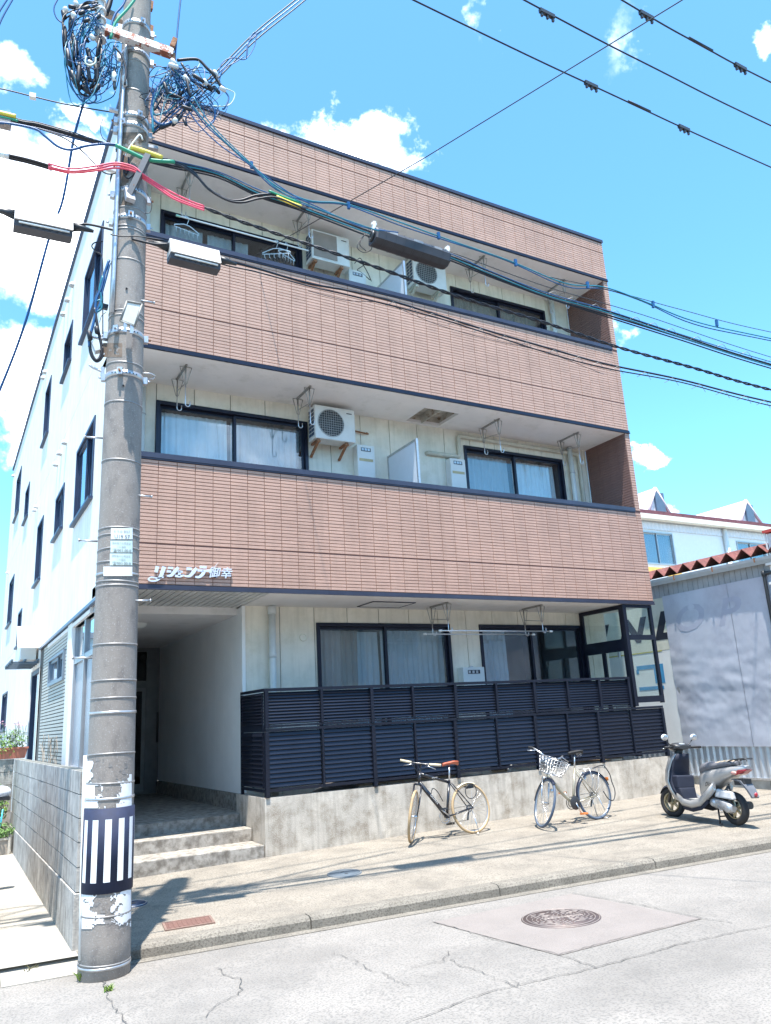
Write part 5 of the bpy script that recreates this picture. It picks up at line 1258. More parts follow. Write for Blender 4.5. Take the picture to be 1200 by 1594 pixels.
# its yellow and green sleeves
for mt, pts, r in ((M_yellow, [(203, 229), (225, 236), (253, 246)], .026), (M_green, [(180, 226), (205, 238), (232, 249), (272, 252)], .020), (M_yellow, [(430, 306), (448, 314), (469, 322)], .020), (M_green, [(418, 297), (440, 306), (468, 316)], .012)):
    MB().tube(wpts(pts, -3.40 if pts[0][0] < 260 else -3.26, 5), r, 8).build('sleeve', mt, t)
wire('dark slack cable looping below the bundle right of the pole', [(240, 246), (272, 252), (300, 267), (323, 293), (350, 309), (373, 312), (400, 304), (430, 304), (470, 322)], .014, M_cable, -3.24)
wire('second dark slack cable looping below the bundle right of the pole', [(240, 249), (276, 256), (305, 274), (328, 297), (355, 312), (378, 315), (404, 309), (432, 308), (476, 326)], .012, M_cable, -3.27)
# splice case
sp = thing('splice_case', 'long black ribbed splice case hanging from the cable bundle', 'cable closure', PS(637, 392, -3.3))
A, Bq = PS(580, 368, -3.26), PS(695, 406, -3.26); d_ = (Bq-A).normalized(); yv = V((0, 1, 0)); zv = d_.cross(yv).normalized(); zv = zv if zv.z > 0 else -zv
def sec(P, s_): return [P+yv*(a*s_)+zv*(b*s_) for a, b in ((-.06, .10), (.06, .10), (.11, .03), (.10, -.07), (.04, -.11), (-.04, -.11), (-.10, -.07), (-.11, .03))]
MB().loft([sec(A, .92), sec(A+d_*.02, 1), sec(Bq-d_*.02, 1), sec(Bq, .92)], smooth=False).build('body', mat('black_closure', (.022, .024, .032), .5, var=.2), sp, fix=True)
for f in (.12, .25, .38, .5, .62, .75, .88):
    c = A.lerp(Bq, f); MB().loft([sec(c-d_*.006, 1.025), sec(c+d_*.006, 1.025)], smooth=False).build('rib', mat('black_closure', None), sp, fix=True)
for f, q in ((.22, .05), (.55, .06), (.82, .05)): c = A.lerp(Bq, f)-yv*.10+zv*.055; MB().bar(c-d_*q, c+d_*q, .01, .03).build('label_plate', mat('grey_label', (.28, .30, .33), .5), sp)
for P in (A, Bq): MB().bar(P+zv*.09, P+zv*.2, .03, .05).bar(P+zv*.17-d_*.03, P+zv*.17+d_*.03, .03, .03).build('hanger_clip', M_plast, sp)
MB().torus(.05, .02, Matrix.Translation(A-d_*.01) @ d_.to_track_quat('Z', 'Y').to_matrix().to_4x4(), 14, 6).build('end_cap', M_dark, sp)
wire('loop of thin wire hanging at the left end of the splice case', [(574, 358), (562, 372), (556, 385), (566, 393), (578, 388), (576, 374), (568, 366), (560, 380), (570, 391)], .005, M_dark, -3.2)
# blue-green thin pair above
upx = [(296, 160), (320, 190), (355, 225), (391, 257), (430, 290), (480, 312), (540, 318), (620, 345), (700, 374), (790, 405), (880, 441), (940, 447), (1000, 468), (1080, 500), (1200, 527), (1500, 590)]
t = thing('overhead_cable', 'thin blue-green pair of cables running above the thick bundle', 'cable', PS(700, 374))
MB().tube(wpts(upx, -3.5), .0085, 5).build('cable', M_teal, t); MB().tube(wpts([(q[0], q[1]+3+2*math.sin(i*2)) for i, q in enumerate(upx)], -3.46), .0075, 5).build('cable', M_blue, t)
MB().tube(wpts([(850, 430), (950, 452), (1060, 482), (1200, 517), (1500, 575)], -3.5), .005, 5).build('support_wire', M_dark, t)
for q in ((391, 257), (542, 320), (682, 367), (802, 409), (914, 444), (1016, 474), (1115, 503)): MB().bar(PS(q[0], q[1]-5, -3.5), PS(q[0]+1, q[1]+5, -3.5), .03, .03).build('clip', M_blue, t)
wire('thin blue wire falling from the tangle to join the blue-green pair', [(285, 160), (310, 195), (345, 228), (391, 258), (450, 300), (500, 325), (560, 352), (620, 362)], .0065, M_blue, -3.55)
wire('second thin blue wire falling from the tangle across the top tile band', [(300, 150), (330, 195), (391, 255), (440, 300), (520, 335), (590, 360)], .006, M_teal, -3.6)
# dark heavier line across the top band
# pink-sleeved twisted service cable
pk = [(0, 240), (40, 249), (75, 259)]; p2_ = [(75, 259), (110, 266), (150, 262), (180, 257), (207, 262), (222, 274), (245, 289), (270, 305), (300, 318), (318, 324)]
p3_ = [(315, 322), (370, 343), (440, 367), (520, 394), (600, 421), (700, 457), (780, 482), (850, 503), (960, 540), (1080, 573), (1200, 607), (1500, 680)]
t = thing('overhead_cable', 'pink-sleeved service cable passing behind the utility pole', 'cable', PS(180, 257))
for i in range(3): MB().tube(wpts([(q[0], q[1]+[-3.6, 0.2, 3.6][i]+random.uniform(-1, 1), -3.41+i*.02 if q[0] < 225 else -3.34) for q in p2_], -3.32+i*.02), .0095, 6).build('pink_sleeve', M_pink, t)
for i in range(3): MB().tube(wpts([(q[0], q[1]+[-2, 1, 3.5][i]) for q in [(-60, 225)]+pk+[(80, 262)]], -3.2+i*.02), .011, 6).build('cable', M_cable, t)
MB().tube(wpts([(0, 240), (14, 243)], -3.2), .03, 8).build('end_label', M_plast, t)
twist('black twisted cable running from the pink sleeve to the right edge', p3_, .011, M_cable, -3.3, rad=.012, turns=110)
# lower cable with two flat closures
lw = [(-80, 310), (0, 326), (30, 332), (112, 348), (142, 350), (200, 364), (255, 376), (345, 403), (400, 418), (480, 441), (540, 452), (600, 466), (680, 490), (760, 515), (850, 541), (940, 566), (1060, 591), (1200, 626), (1500, 690)]
t = thing('overhead_cable', 'lower dark cable with grey terminal closures left and right of the pole', 'cable', PS(600, 466))
MB().tube(wpts(lw, -3.18), .012, 6).build('cable', M_cable, t); MB().tube(wpts([(q[0], q[1]+6+2*math.sin(i*1.7)) for i, q in enumerate(lw[6:])], -3.2), .008, 6).build('cable', M_cable, t)
MB().tube(wpts([(q[0], q[1]+12+5*math.sin(i*2.3)) for i, q in enumerate(lw[9:16])], -3.16), .004, 4).build('slack_wire', M_dark, t)
lashing(t, [(q[0], q[1]+9) for q in lw], 600, 1195, 36, 9, mt=M_rod, r=.0035)
def flat_closure(a, b, lab, dark=False):
    A, Bq = PS(*a, -3.25), PS(*b, -3.25); d_ = (Bq-A).normalized(); y_ = V((0, 1, 0)); z_ = V((0, 0, 1)); t = thing('terminal_closure', lab, 'cable closure', (A+Bq)/2)
    P = lambda s_, yy, zz: (A if s_ == 0 else Bq)+y_*yy+z_*zz
    MB().hexa([P(0, -.12, -.09), P(1, -.12, -.09), P(1, .06, -.09), P(0, .06, -.09), P(0, -.05, .10), P(1, -.05, .10), P(1, .03, .10), P(0, .03, .10)]).build('cover', mat('grey_closure', (.62, .60, .58), .7, var=.2, scale=8), t, fix=True)
    m = MB().hexa([P(0, -.09, -.15), P(1, -.09, -.15), P(1, .04, -.15), P(0, .04, -.15), P(0, -.10, -.091), P(1, -.10, -.091), P(1, .05, -.091), P(0, .05, -.091)]); m.build('tray', mat('dark_tray', (.05, .05, .06), .6), t, fix=True)
    MB().tube([P(0, -.105, -.115)+d_*.04, P(1, -.105, -.115)-d_*.03], .010, 6).build('clip_rod', M_plast, t)
    for i in range(7): c = A.lerp(Bq, .15+i*.115)+y_*-.097+z_*-.13; MB().bar(c-d_*.012, c+d_*.012, .012, .014).build('port', M_dark, t)
    for (Q, s_) in ((A, -1), (Bq, 1)): MB().tube([Q+z_*.02, Q+d_*s_*.10+z_*.03, Q+d_*s_*.2+z_*.02], [.05, .03, .015], 8).build('cable_boot', M_dark, t)
flat_closure((22, 337), (112, 356), 'grey terminal closure hanging in the sky left of the utility pole'); flat_closure((262, 388), (339, 407), 'grey terminal closure in front of the top rail right of the utility pole')
# left-hand cables
wire('thin support wire with a white tag left of the pole', [(-80, 125), (0, 138), (50, 150), (110, 164), (182, 176)], .007, M_dark, -3.15)
o = MB().bar(PS(46, 149), PS(56, 151), .05, .05).build('wire_tag', M_plast); tag(o, 'small white tag clipped on the thin wire left of the pole', 'tag')
t = thing('overhead_cable', 'bundle of dark cables with a yellow and green sleeve at the left edge', 'cable', PS(60, 195))
for i, (dy, r, mt) in enumerate(((0, .014, M_cable), (3, .010, M_cable), (-3, .006, M_dark), (6, .009, M_blue))): MB().tube(wpts([(-60, 166+dy), (0, 180+dy), (35, 190+dy), (60, 194+dy), (110, 208+dy), (150, 220+dy*.6), (182, 227)], -3.18+i*.015), r, 6).build('cable', mt, t)
MB().tube(wpts([(-20, 172), (4, 177), (25, 182)], -3.22), .024, 8).build('sleeve', M_yellow, t); MB().tube(wpts([(-10, 180), (10, 184), (28, 188)], -3.22), .013, 6).build('sleeve', M_green, t)
wire('dark blue cable sagging left of the pole below the bundle', [(-20, 190), (18, 193), (55, 201), (70, 212), (90, 228), (110, 233), (135, 227), (165, 224), (185, 226)], .013, M_blue, -3.22)
o = MB().bar(PS(-4, 189), PS(17, 194), .09, .09); o = o.build('junction_block', mat('grey_rust_block', (.25, .22, .21), .7, var=.3, scale=40)); tag(o, 'grey metal junction block on the cable at the left edge', 'junction box')
wire('thin cable swinging from the left bundle down to the pole bracket', [(60, 200), (100, 215), (130, 237), (150, 258), (165, 270), (180, 269), (190, 258), (193, 240)], .007, M_cable, -3.2)
# long blue drop cable at the left, two at the corner
wire('long blue drop cable falling from the tangle to the left edge', [(136, 130), (130, 160, -3.0), (115, 215, -2.9), (98, 310, -2.7), (78, 365, -2.6), (40, 500, -2.3), (0, 606, -2.0), (-60, 740, -1.8)], .013, M_blue)
for i, (a, b, lab) in enumerate((((22, -5), (-10, 55), 'outer dark wire cutting the top left corner'), ((16, -8), (-12, 38), 'inner dark wire cutting the top left corner'))): wire(lab, [a, ((a[0]+b[0])/2-1, (a[1]+b[1])/2), b, (b[0]-60, b[1]+100)], .009, M_blue, -3.1)
wire('blue wire running up from the right end of the crossarm', [(272, 105), (273, 82), (276, 50), (281, 0), (290, -70)], .010, M_blue, -3.4)
wire('thick black cable rising behind the insulator post', [(165, 22), (172, 0), (180, -40)], .03, M_cable, -3.1)
wire('green-blue cable running up in front of the pole top', [(172, 60), (180, 35), (200, 12), (214, -10), (230, -60)], .015, M_green, -3.45)
wire('blue cable beside the green one at the pole top', [(168, 60), (178, 25), (193, 5), (205, -30)], .012, M_blue, -3.4)
# cables leaving to the upper right
t = thing('overhead_cable', 'bundle of service cables rising from the right tangle to the top edge', 'cable', PS(400, 50))
for i in range(3):
    o_ = [-4, 2, 9][i]; MB().tube(wpts([(238, 205+o_*.4), (268, 178+o_), (300, 152+o_), (345, 107+o_), (400, 52+o_), (468, -3+o_), (560, -80+o_)], -3.4), .008, 8).build('cable', [M_cable, M_blue, M_cable, M_blue][i], t)
for lp_ in ([(338, 122), (346, 98), (362, 90), (382, 92), (396, 72), (398, 50), (388, 62), (384, 90)], [(340, 130), (348, 108), (368, 96), (380, 88)], [(383, 92), (386, 68), (400, 52), (415, 44)]):
    MB().tube(wpts(lp_, -3.45), .006, 5).build('cable', M_blue, t)
# tangle left of the pole: slings of splices hanging from the crossarm
random.seed(21)
tl = thing('cable_tangle', 'dense hanging loops of black splices and blue wires left of the pole top', 'cable tangle', PS(130, 80))
for i in range(6):
    x0 = 98+random.uniform(-3, 12); yb = 135+random.uniform(-18, 12)+i*1.5
    P = [(156+random.uniform(-4, 3), random.uniform(0, 14)), (132+random.uniform(-8, 8), random.uniform(2, 22)), (x0+4, 24+random.uniform(-8, 8)), (x0+i*1.5, 58), (x0+6+i*2, 100), (x0+22+i*1.5, yb-4), (142+random.uniform(-4, 4), yb), (152+random.uniform(-4, 4), 118), (153+random.uniform(-5, 5), 80), (157, 52)]
    MB().tube(wpts([(a, b, -3.2+random.uniform(-.12, .12)) for a, b in P], n=5), [.007, .010, .014][i % 3], 6).build('cable', M_cable, tl)
for i in range(28):
    x0 = random.uniform(98, 135); yb = random.uniform(85, 160)
    P = [(158+random.uniform(-8, 4), random.uniform(5, 60)), (x0+random.uniform(5, 25), random.uniform(15, 60)), (x0, random.uniform(60, 100)), (x0+random.uniform(8, 20), yb), (x0+random.uniform(25, 50), yb+random.uniform(-15, 8)), (random.uniform(150, 185), random.uniform(70, 140)), (random.uniform(155, 195), random.uniform(60, 110))]
    MB().tube(wpts([(a, b, -3.25+random.uniform(-.15, .15)) for a, b in P], n=5), random.uniform(.003, .006), 5).build('cable', random.choice([M_blue, M_blue, M_blue, M_teal, M_cable]), tl)
MB().tube(wpts([(97, 36), (88, 28), (84, 12), (92, -5)], -3.2), .008, 5).build('cable', M_blue, tl)
MB().tube(wpts([(106, 108), (112, 135), (125, 155), (138, 161), (149, 156), (149, 145)], -3.2), .009, 5).build('cable', M_blue, tl)
def splice(parent, a, b, r, mt, k=-3.28, name='splice_sleeve'):
    A, Bq = PS(*a, k), PS(*b, k); MB().tube([A, A.lerp(Bq, .12), A.lerp(Bq, .88), Bq], [r*.5, r, r, r*.5], 7).build(name, mt, parent)
M_clo = mat('white_sleeve', (.60, .62, .62), .5)
for a, b, r in (((100, 40), (102, 72), .040), ((104, 76), (110, 104), .048), ((114, 55), (120, 85), .042), ((110, 110), (124, 140), .052), ((124, 98), (121, 130), .042), ((136, 75), (142, 100), .042), ((148, 92), (152, 130), .040), ((136, 100), (140, 125), .032), ((126, 134), (142, 146), .046), ((144, 145), (155, 132), .042), ((128, 52), (138, 66), .03), ((118, 62), (116, 92), .030), ((126, 15), (140, 10), .035), ((106, 10), (118, 12), .035), ((98, 16), (101, 30), .042), ((111, 25), (116, 40), .036), ((122, 22), (132, 18), .034), ((130, 34), (140, 30), .034), ((148, 30), (156, 22), .036), ((143, 5), (152, 12), .038)):
    splice(tl, a, b, r*.62, M_cable, -3.3+random.uniform(-.1, .1))
for a, b in (((112, 20), (118, 28)), ((116, 2), (121, 10)), ((134, 30), (141, 34)), ((140, 55), (147, 62)), ((100, 12), (104, 18)), ((177, 112), (178, 128)), ((193, 118), (195, 134)), ((136, 96), (144, 100))): splice(tl, a, b, .026, M_clo, -3.35, 'white_clamp')
splice(tl, (178, 104), (178, 140), .016, M_dark, -3.35)
MB().tube(wpts([(134, 88), (133, 98), (140, 102), (148, 98), (149, 90)], -3.4), .010, 5).build('cable', mat('pale_cable', (.55, .66, .58), .5), tl)
MB().tube(wpts([(180, 75), (190, 88), (196, 110), (194, 132)], -3.42), .012, 5).build('cable', M_cable, tl)
# tangle right of the pole
tr_ = thing('cable_tangle', 'knot of blue wires and splices at the right end of the crossarm', 'cable tangle', PS(290, 145))
for i in range(34):
    c = (random.gauss(283, 14), random.gauss(140, 16)); P = [(268+random.uniform(-3, 6), 98+random.uniform(0, 14))]
    a0 = random.uniform(0, 6.28)
    for j in range(5): a0 += random.uniform(.5, 1.5); rr = random.uniform(10, 44); P.append((c[0]+rr*1.1*math.cos(a0), c[1]+rr*.85*math.sin(a0)))
    P.append((random.uniform(238, 345), random.uniform(120, 200)))
    MB().tube(wpts([(a, b, -3.4+random.uniform(-.14, .14)) for a, b in P], n=5), random.uniform(.0025, .0055), 5).build('cable', random.choice([M_blue, M_blue, M_cable, M_teal, M_cable, M_blue]), tr_)
for P, mt, r in (([(262, 122), (244, 138), (236, 165), (238, 185), (252, 194), (268, 190)], M_blue, .014), ([(262, 125), (248, 142), (238, 165), (238, 205)], M_teal, .013), ([(258, 130), (240, 150), (240, 178), (262, 172), (274, 160)], M_teal, .010),
                 ([(276, 94), (298, 92), (310, 94), (322, 106), (332, 116), (345, 135), (352, 140)], M_cable, .016), ([(308, 92), (310, 102), (300, 112)], mat('pale_cable', None), .006), ([(352, 138), (365, 145), (362, 158), (352, 165), (330, 165)], mat('pale_cable', None), .006),
                 ([(348, 140), (356, 152), (350, 168), (346, 170)], M_blue, .009), ([(326, 160), (334, 172), (333, 188), (322, 197)], M_blue, .009), ([(303, 114), (302, 106), (306, 104), (312, 118), (322, 135)], M_dark, .004),
                 ([(356, 160), (350, 175), (335, 183)], M_dark, .003), ([(282, 98), (300, 125), (330, 142)], M_cable, .012)):
    MB().tube(wpts(P, -3.45, 6), r, 6).build('cable', mt, tr_)
for a, b, r in (((255, 128), (262, 148), .030), ((270, 100), (282, 112), .036), ((262, 145), (285, 155), .032), ((300, 116), (318, 128), .034), ((318, 128), (332, 140), .036), ((332, 134), (342, 146), .034), ((276, 150), (292, 138), .03), ((240, 172), (252, 150), .024), ((248, 200), (266, 192), .038), ((268, 196), (284, 178), .034), ((286, 185), (290, 196), .028), ((326, 108), (336, 120), .030), ((290, 120), (296, 150), .026), ((282, 165), (300, 172), .03)):
    splice(tr_, a, b, r*.6, M_cable, -3.5+random.uniform(-.08, .08))
for a, b in (((262, 100), (278, 106)), ((266, 92), (274, 102)), ((316, 124), (322, 132)), ((332, 110), (338, 119)), ((342, 136), (352, 142)), ((286, 118), (294, 128)), ((270, 190), (275, 186))): splice(tr_, a, b, .026, M_clo, -3.52, 'white_clamp')
# cables slung beside the pole on its left, halfway up
sl = thing('cable_tangle', 'blue and black cables looped on a hook left of the pole below the closures', 'cable tangle', PS(150, 480))
for P, mt, r in (([(170, 405), (163, 425), (158, 448), (150, 466), (148, 490), (145, 505), (140, 525), (139, 540)], M_blue, .014), ([(171, 410), (166, 430), (160, 452), (156, 470), (152, 482), (146, 500), (141, 520)], M_blue, .010),
                 ([(139, 522), (141, 545), (148, 560), (156, 556), (158, 540), (154, 520), (150, 498), (147, 480)], M_cable, .015), ([(138, 530), (141, 552), (150, 563), (159, 556), (160, 540)], M_cable, .010), ([(155, 480), (158, 465), (155, 450), (160, 430)], M_teal, .012),
                 ([(148, 470), (156, 468), (158, 480), (150, 486)], M_teal, .011), ([(160, 376), (147, 378), (143, 384), (150, 392), (158, 398), (160, 420), (160, 470), (160, 520)], M_cable, .006), ([(165, 486), (158, 492), (155, 502)], M_dark, .003)):
    MB().tube(wpts(P, -3.2, 6), r, 6).build('cable', mt, sl)
for a, b in (((138, 515), (141, 530)), ((150, 508), (152, 520))): splice(sl, a, b, .024, M_cable, -3.22)
MB().bar(PS(150, 474, -3.1), PS(168, 479, -3.1), .04, .05).build('side_arm', M_dark, sl)
MB().tube([PS(144, 525), PS(168, 530)], .012, 6).build('hook_rod', M_galv, sl)
# small jumper loops on the pole
for i, (P, r) in enumerate((([(160, 185), (156, 200), (160, 215), (172, 222)], .004), ([(193, 240), (191, 255), (196, 270), (200, 262), (200, 245)], .010), ([(232, 245), (218, 262), (200, 278), (192, 268), (196, 256)], .006), ([(228, 300), (236, 315), (234, 330), (226, 332)], .004), ([(220, 188), (230, 180), (232, 170), (226, 165)], .006), ([(205, 372), (240, 380), (262, 380)], .012), ([(172, 365), (190, 368), (214, 368), (255, 374)], .006))):
    wire(['thin jumper wire curling off the pole bracket under the top clamp', 'black jumper loop on the pole face above the pink cable', 'jumper wire looping under the yellow sleeve', 'thin jumper beside the pole at top-rail height', 'thin jumper curl right of the pole near the parapet', 'short black tail from the pole to the right-hand closure', 'thin wire from the pole to the right-hand closure'][i], P, r, M_cable, -3.36, 6, 'jumper_wire')
# ------------------------------------------------------------------ two-wheelers
random.seed(5)
def xf(mb, M): mb.v = [tuple(M @ V(p)) for p in mb.v]; return mb
def bicycle(name_label, rear, head, steer, lean, c):
    z = G(rear.x, rear.y); M = Matrix.Translation((rear.x, rear.y, z+.002)) @ Matrix.Rotation(R(head), 4, 'Z') @ Matrix.Rotation(R(lean), 4, 'X')
    t = thing('bicycle', name_label, 'bicycle', mat4=M); Rw = .335; wb = 1.03
    hx = V((.80, 0, .86)); ax = V((.34, 0, -.94)).normalized(); hub_f = V((wb, 0, Rw)); S = Matrix.Translation(hx) @ Matrix.Rotation(R(-steer), 4, ax) @ Matrix.Translation(-hx)
    bx = lambda mb, nm, mt, par=t, front=False, kind=None: (xf(mb, S) if front else mb).build(nm, mt, par, local=True, kind=kind)
    BB = V((.44, 0, .27)); st = V((.30, 0, .74)); sd = V((.255, 0, .93)); rh = V((0, 0, Rw)); h1 = V((.775, 0, .90)) if c['straight'] else V((.80, 0, .82)); h0 = V((.82, 0, .76)) if c['straight'] else V((.845, 0, .68))
    m = MB()
    if c['straight']:
        m.tube([st+V((.0, 0, -.03)), h1+V((.01, 0, -.03))], .021, 8).tube([BB, h0], .030, 8)
    else:
        m.tube(cr([BB+V((.01, 0, .01)), BB.lerp(h0, .4)+V((.02, 0, -.01)), h0+V((0, 0, .02))], 6), .026, 8)
    m.tube([BB, st], .019, 8).tube([h1, h0], .021, 8).tube([BB-V((0, .04, 0)), BB+V((0, .04, 0))], .025, 10)
    for s_ in (-1, 1):
        m.tube([BB+V((-.03, s_*.03, 0)), rh+V((.0, s_*.055, 0))], .010, 6).tube([st+V((-.01, s_*.02, -.03)), rh+V((0, s_*.055, 0))], .008, 6)
    frm = bx(m, 'frame', c['frame'])
    if c.get('text'):
        a = h0.lerp(BB, .28); b = h0.lerp(BB, .72); u_ = (b-a).normalized(); n_ = V((0, 1, 0)); w_ = u_.cross(n_)*-1
        tm = text_mb(c['text'], .042, lambda u, v, d: a.lerp(b, .5)+u_*u+(w_ if w_.z > 0 else -w_)*(v-.014)+n_*.0315, 0, offset=.01); tm.build('lettering', M_plast, frm, local=True)
        tm = text_mb(c['text'], .026, lambda u, v, d: st.lerp(h1, .55)+V((-u, 0, v-.04))+n_*.0225, 0, offset=.01); tm.build('lettering', M_plast, frm, local=True)
    # fork
    m = MB(); crown = h0+ax*.03
    for s_ in (-1, 1): m.tube([crown+V((0, s_*.05, 0)), crown.lerp(hub_f, .55)+V((-.005, s_*.055, 0)), hub_f+V((0, s_*.05, 0))], [.014, .012, .009], 7)
    m.tube([crown-V((0, .05, 0)), crown+V((0, .05, 0))], .016, 7).tube([h1, h1-ax*.05], .015, 7); bx(m, 'fork', c['fork'], front=True)
    for (cc, fr) in ((rh, False), (hub_f, True)):
        Mw = Matrix.Translation(cc) @ Matrix.Rotation(R(90), 4, 'X')
        w = bx(MB().torus(Rw-.030, .0095, Mw, 40, 6), 'wheel', c['rim'], front=fr)
        bx(MB().torus(Rw-.014, .0195, Mw, 44, 8), 'tyre', c['tyre'], w, fr)
        m = MB()
        for k in range(28):
            a = 6.283*k/28; b = a+(.35 if k % 4 < 2 else -.35); s_ = 1 if k % 2 else -1
            m.tube([Mw @ V((.02*math.cos(b), .02*math.sin(b), s_*.03)), Mw @ V(((Rw-.035)*math.cos(a), (Rw-.035)*math.sin(a), 0))], .0017, 3, caps=False)
        bx(m, 'spokes', M_steel, w, fr, 'stuff'); bx(MB().tube([cc-V((0, .055, 0)), cc+V((0, .055, 0))], .016, 8), 'hub', M_steel, w, fr)
        a0, a1 = c['fender_f'] if fr else c['fender_r']
        rs = []
        for k in range(17):
            a = R(a0+(a1-a0)*k/16); d_ = V((math.cos(a), 0, math.sin(a))); q = cc+d_*(Rw+.018); rs.append([q+V((0, s_*.026, 0))-d_*(.012 if abs(s_) > .9 else 0) for s_ in (-1, -.5, .5, 1)])
        if a1 != a0: bx(MB().loft(rs, caps=False, closed=False), 'mudguard', c['fender'], front=fr)
    # saddle
    m = MB(); up = V((0, 0, 1)); rs = []
    for (x_, w_, h_) in ((-.15, .03, .0), (-.12, .075, .02), (-.06, .078, .025), (0, .045, .018), (.07, .022, .012), (.12, .014, .004)):
        rs.append([sd+V((x_, w_*math.cos(a), .03+h_+.018*math.sin(a)*(1 if math.sin(a) > 0 else 1.6))) for a in [R(q) for q in range(0, 360, 36)]])
    bx(m.loft(rs), 'saddle', c['saddle']); m = MB().tube([st, sd+V((0, 0, .02))], .0125, 8)
    if not c['straight']:
        for s_ in (-1, 1): m.tube(cr([sd+V((-.09+.02*math.cos(a), s_*.03+.016*math.sin(a), -.02+.004*a)) for a in [q*.9 for q in range(16)]], 1), .003, 4)
    bx(m, 'seat_post', M_steel)
    # handlebar
    top = h1-ax*.10; m = MB(); st2 = top+V((.05, 0, .015)); m.tube([h1, top, st2], .013, 8)
    hw = .29 if c['straight'] else .27
    if c['straight']: bar = [st2+V((-.03, s_*hw, .01)) for s_ in (-1,)]+[st2+V((-.0, -.1, 0)), st2, st2+V((0, .1, 0))]+[st2+V((-.03, hw, .01))]
    else: bar = [st2+V((-.20, -hw, .06)), st2+V((-.08, -.22, .07)), st2+V((.03, -.12, .03)), st2, st2+V((.03, .12, .03)), st2+V((-.08, .22, .07)), st2+V((-.20, hw, .06))]
    barp = cr(bar, 6); m.tube(barp, .0115, 8); hb_ = bx(m, 'handlebar', c['bar'], front=True)
    for s_, e in ((0, barp[:6]), (1, barp[-6:])):
        bx(MB().tube([e[0], e[-1]] if c['straight'] else e, .017, 8), 'grip', c['grip'], hb_, True)
        q = e[-1] if s_ == 0 else e[0]; sg2 = -1 if s_ == 0 else 1
        bx(MB().tube([q, q+V((.05, -sg2*.01, -.02)), q+V((.03, sg2*.10, -.05))], .006, 5), 'brake_lever', M_steel, hb_, True)
    for s_ in (-1, 1): bx(MB().tube(cr([st2+V((.02, s_*.12, .0)), st2+V((.11, s_*.10, -.02)), st2+V((.10, s_*.02, -.10)), crown+V((.03, 0, .05))], 5), .003, 4), 'brake_cable', M_dark, hb_, True)
    # drivetrain on the right side (y<0)
    bx(MB().torus(.085, .006, Matrix.Translation(BB-V((0, .05, 0))) @ Matrix.Rotation(R(90), 4, 'X'), 28, 5).torus(.05, .005, Matrix.Translation(BB-V((0, .05, 0))) @ Matrix.Rotation(R(90), 4, 'X'), 20, 5), 'chainring', c['ring'])
    if c['disc']: bx(MB().lathe([(0, .006), (.085, .006), (.095, 0)], 28, Matrix.Translation(BB+V((0, .045, 0))) @ Matrix.Rotation(R(-90), 4, 'X')), 'chain_disc', M_dark)
    bx(MB().tube([BB+V((0, -.05, .085)), rh+V((0, -.05, .04))], .003, 4).tube([BB+V((0, -.05, -.085)), rh+V((.06, -.05, -.15)), rh+V((.03, -.05, -.04))], .003, 4), 'chain', M_dark)
    bx(MB().torus(.04, .012, Matrix.Translation(rh-V((0, .045, 0))) @ Matrix.Rotation(R(90), 4, 'X'), 16, 6).bar(rh+V((.0, -.05, 0)), rh+V((.05, -.05, -.15)), .02, .02), 'derailleur', M_dark)
    ca = R(c['crank'])
    for s_ in (-1, 1):
        d_ = V((math.cos(ca), 0, math.sin(ca)))*s_; a = BB+V((0, s_*.06, 0)); b = a+d_*.165+V((0, s_*.012, 0)); bx(MB().tube([a, b], .009, 6), 'crank', M_steel)
        bx(MB().box(b.x-.045, b.x+.045, b.y+(.01 if s_ > 0 else -.09), b.y+(.09 if s_ > 0 else -.01), b.z-.012, b.z+.012), 'pedal', c['pedal'])
    if c['straight']:
        bx(MB().tube([rh+V((.03, .06, -.02)), V((.05, .16, .02-.335*0))], .008, 6).tube([V((.05, .16, .0)), V((.09, .17, .0))], .008, 6), 'kickstand', M_steel)
        bx(MB().tube(cr([h0.lerp(BB, .5)+V((.03, 0, .05)), h0.lerp(BB, .5)+V((-.02, 0, .14)), h0.lerp(BB, .5)+V((-.09, 0, .10)), h0.lerp(BB, .75)+V((-.07, 0, .08))], 5), .006, 5), 'bottle_cage', M_dark)
        bx(MB().torus(.10, .007, Matrix.Translation(V((-.03, .03, .56))) @ Matrix.Rotation(R(80), 4, 'X'), 24, 6), 'cable_lock', M_dark)
        bx(MB().box(-.09, .01, -.03, .03, .60, .66).bar((.02, 0, .62), (.13, 0, .66), .02, .02), 'lamp_bracket', M_dark)
    else:
        m = MB()
        for s_ in (-1, 1): m.tube([rh+V((0, s_*.07, -.01)), V((-.10, s_*.11, .01))], .007, 5)
        m.tube([V((-.10, -.11, .01)), V((-.10, .11, .01))], .007, 5); bx(m, 'kickstand', M_steel)
        m = MB(); zr = 2*Rw+.05
        for y_ in (-.05, 0, .05): m.tube([(.16, y_, zr), (-.24, y_, zr)], .005, 5)
        m.tube([(.16, -.06, zr), (.16, .06, zr)], .005, 5).tube([(-.24, -.06, zr), (-.24, .06, zr)], .005, 5)
        for s_ in (-1, 1): m.tube([(-.15, s_*.05, zr), rh+V((0, s_*.06, 0))], .004, 5).tube([(.05, s_*.05, zr), rh+V((0, s_*.06, 0))], .004, 5)
        bx(m, 'luggage_rack', M_steel)
        bx(MB().tube(cr([(.0, .06, zr), (-.2, .08, zr+.02), (-.33, .06, zr-.10), (-.36, .05, .50), (-.38, .06, .36), (-.32, .06, .24), (-.22, .06, .26), (-.14, .06, .38)], 5), .008, 5), 'cable_lock', M_dark)
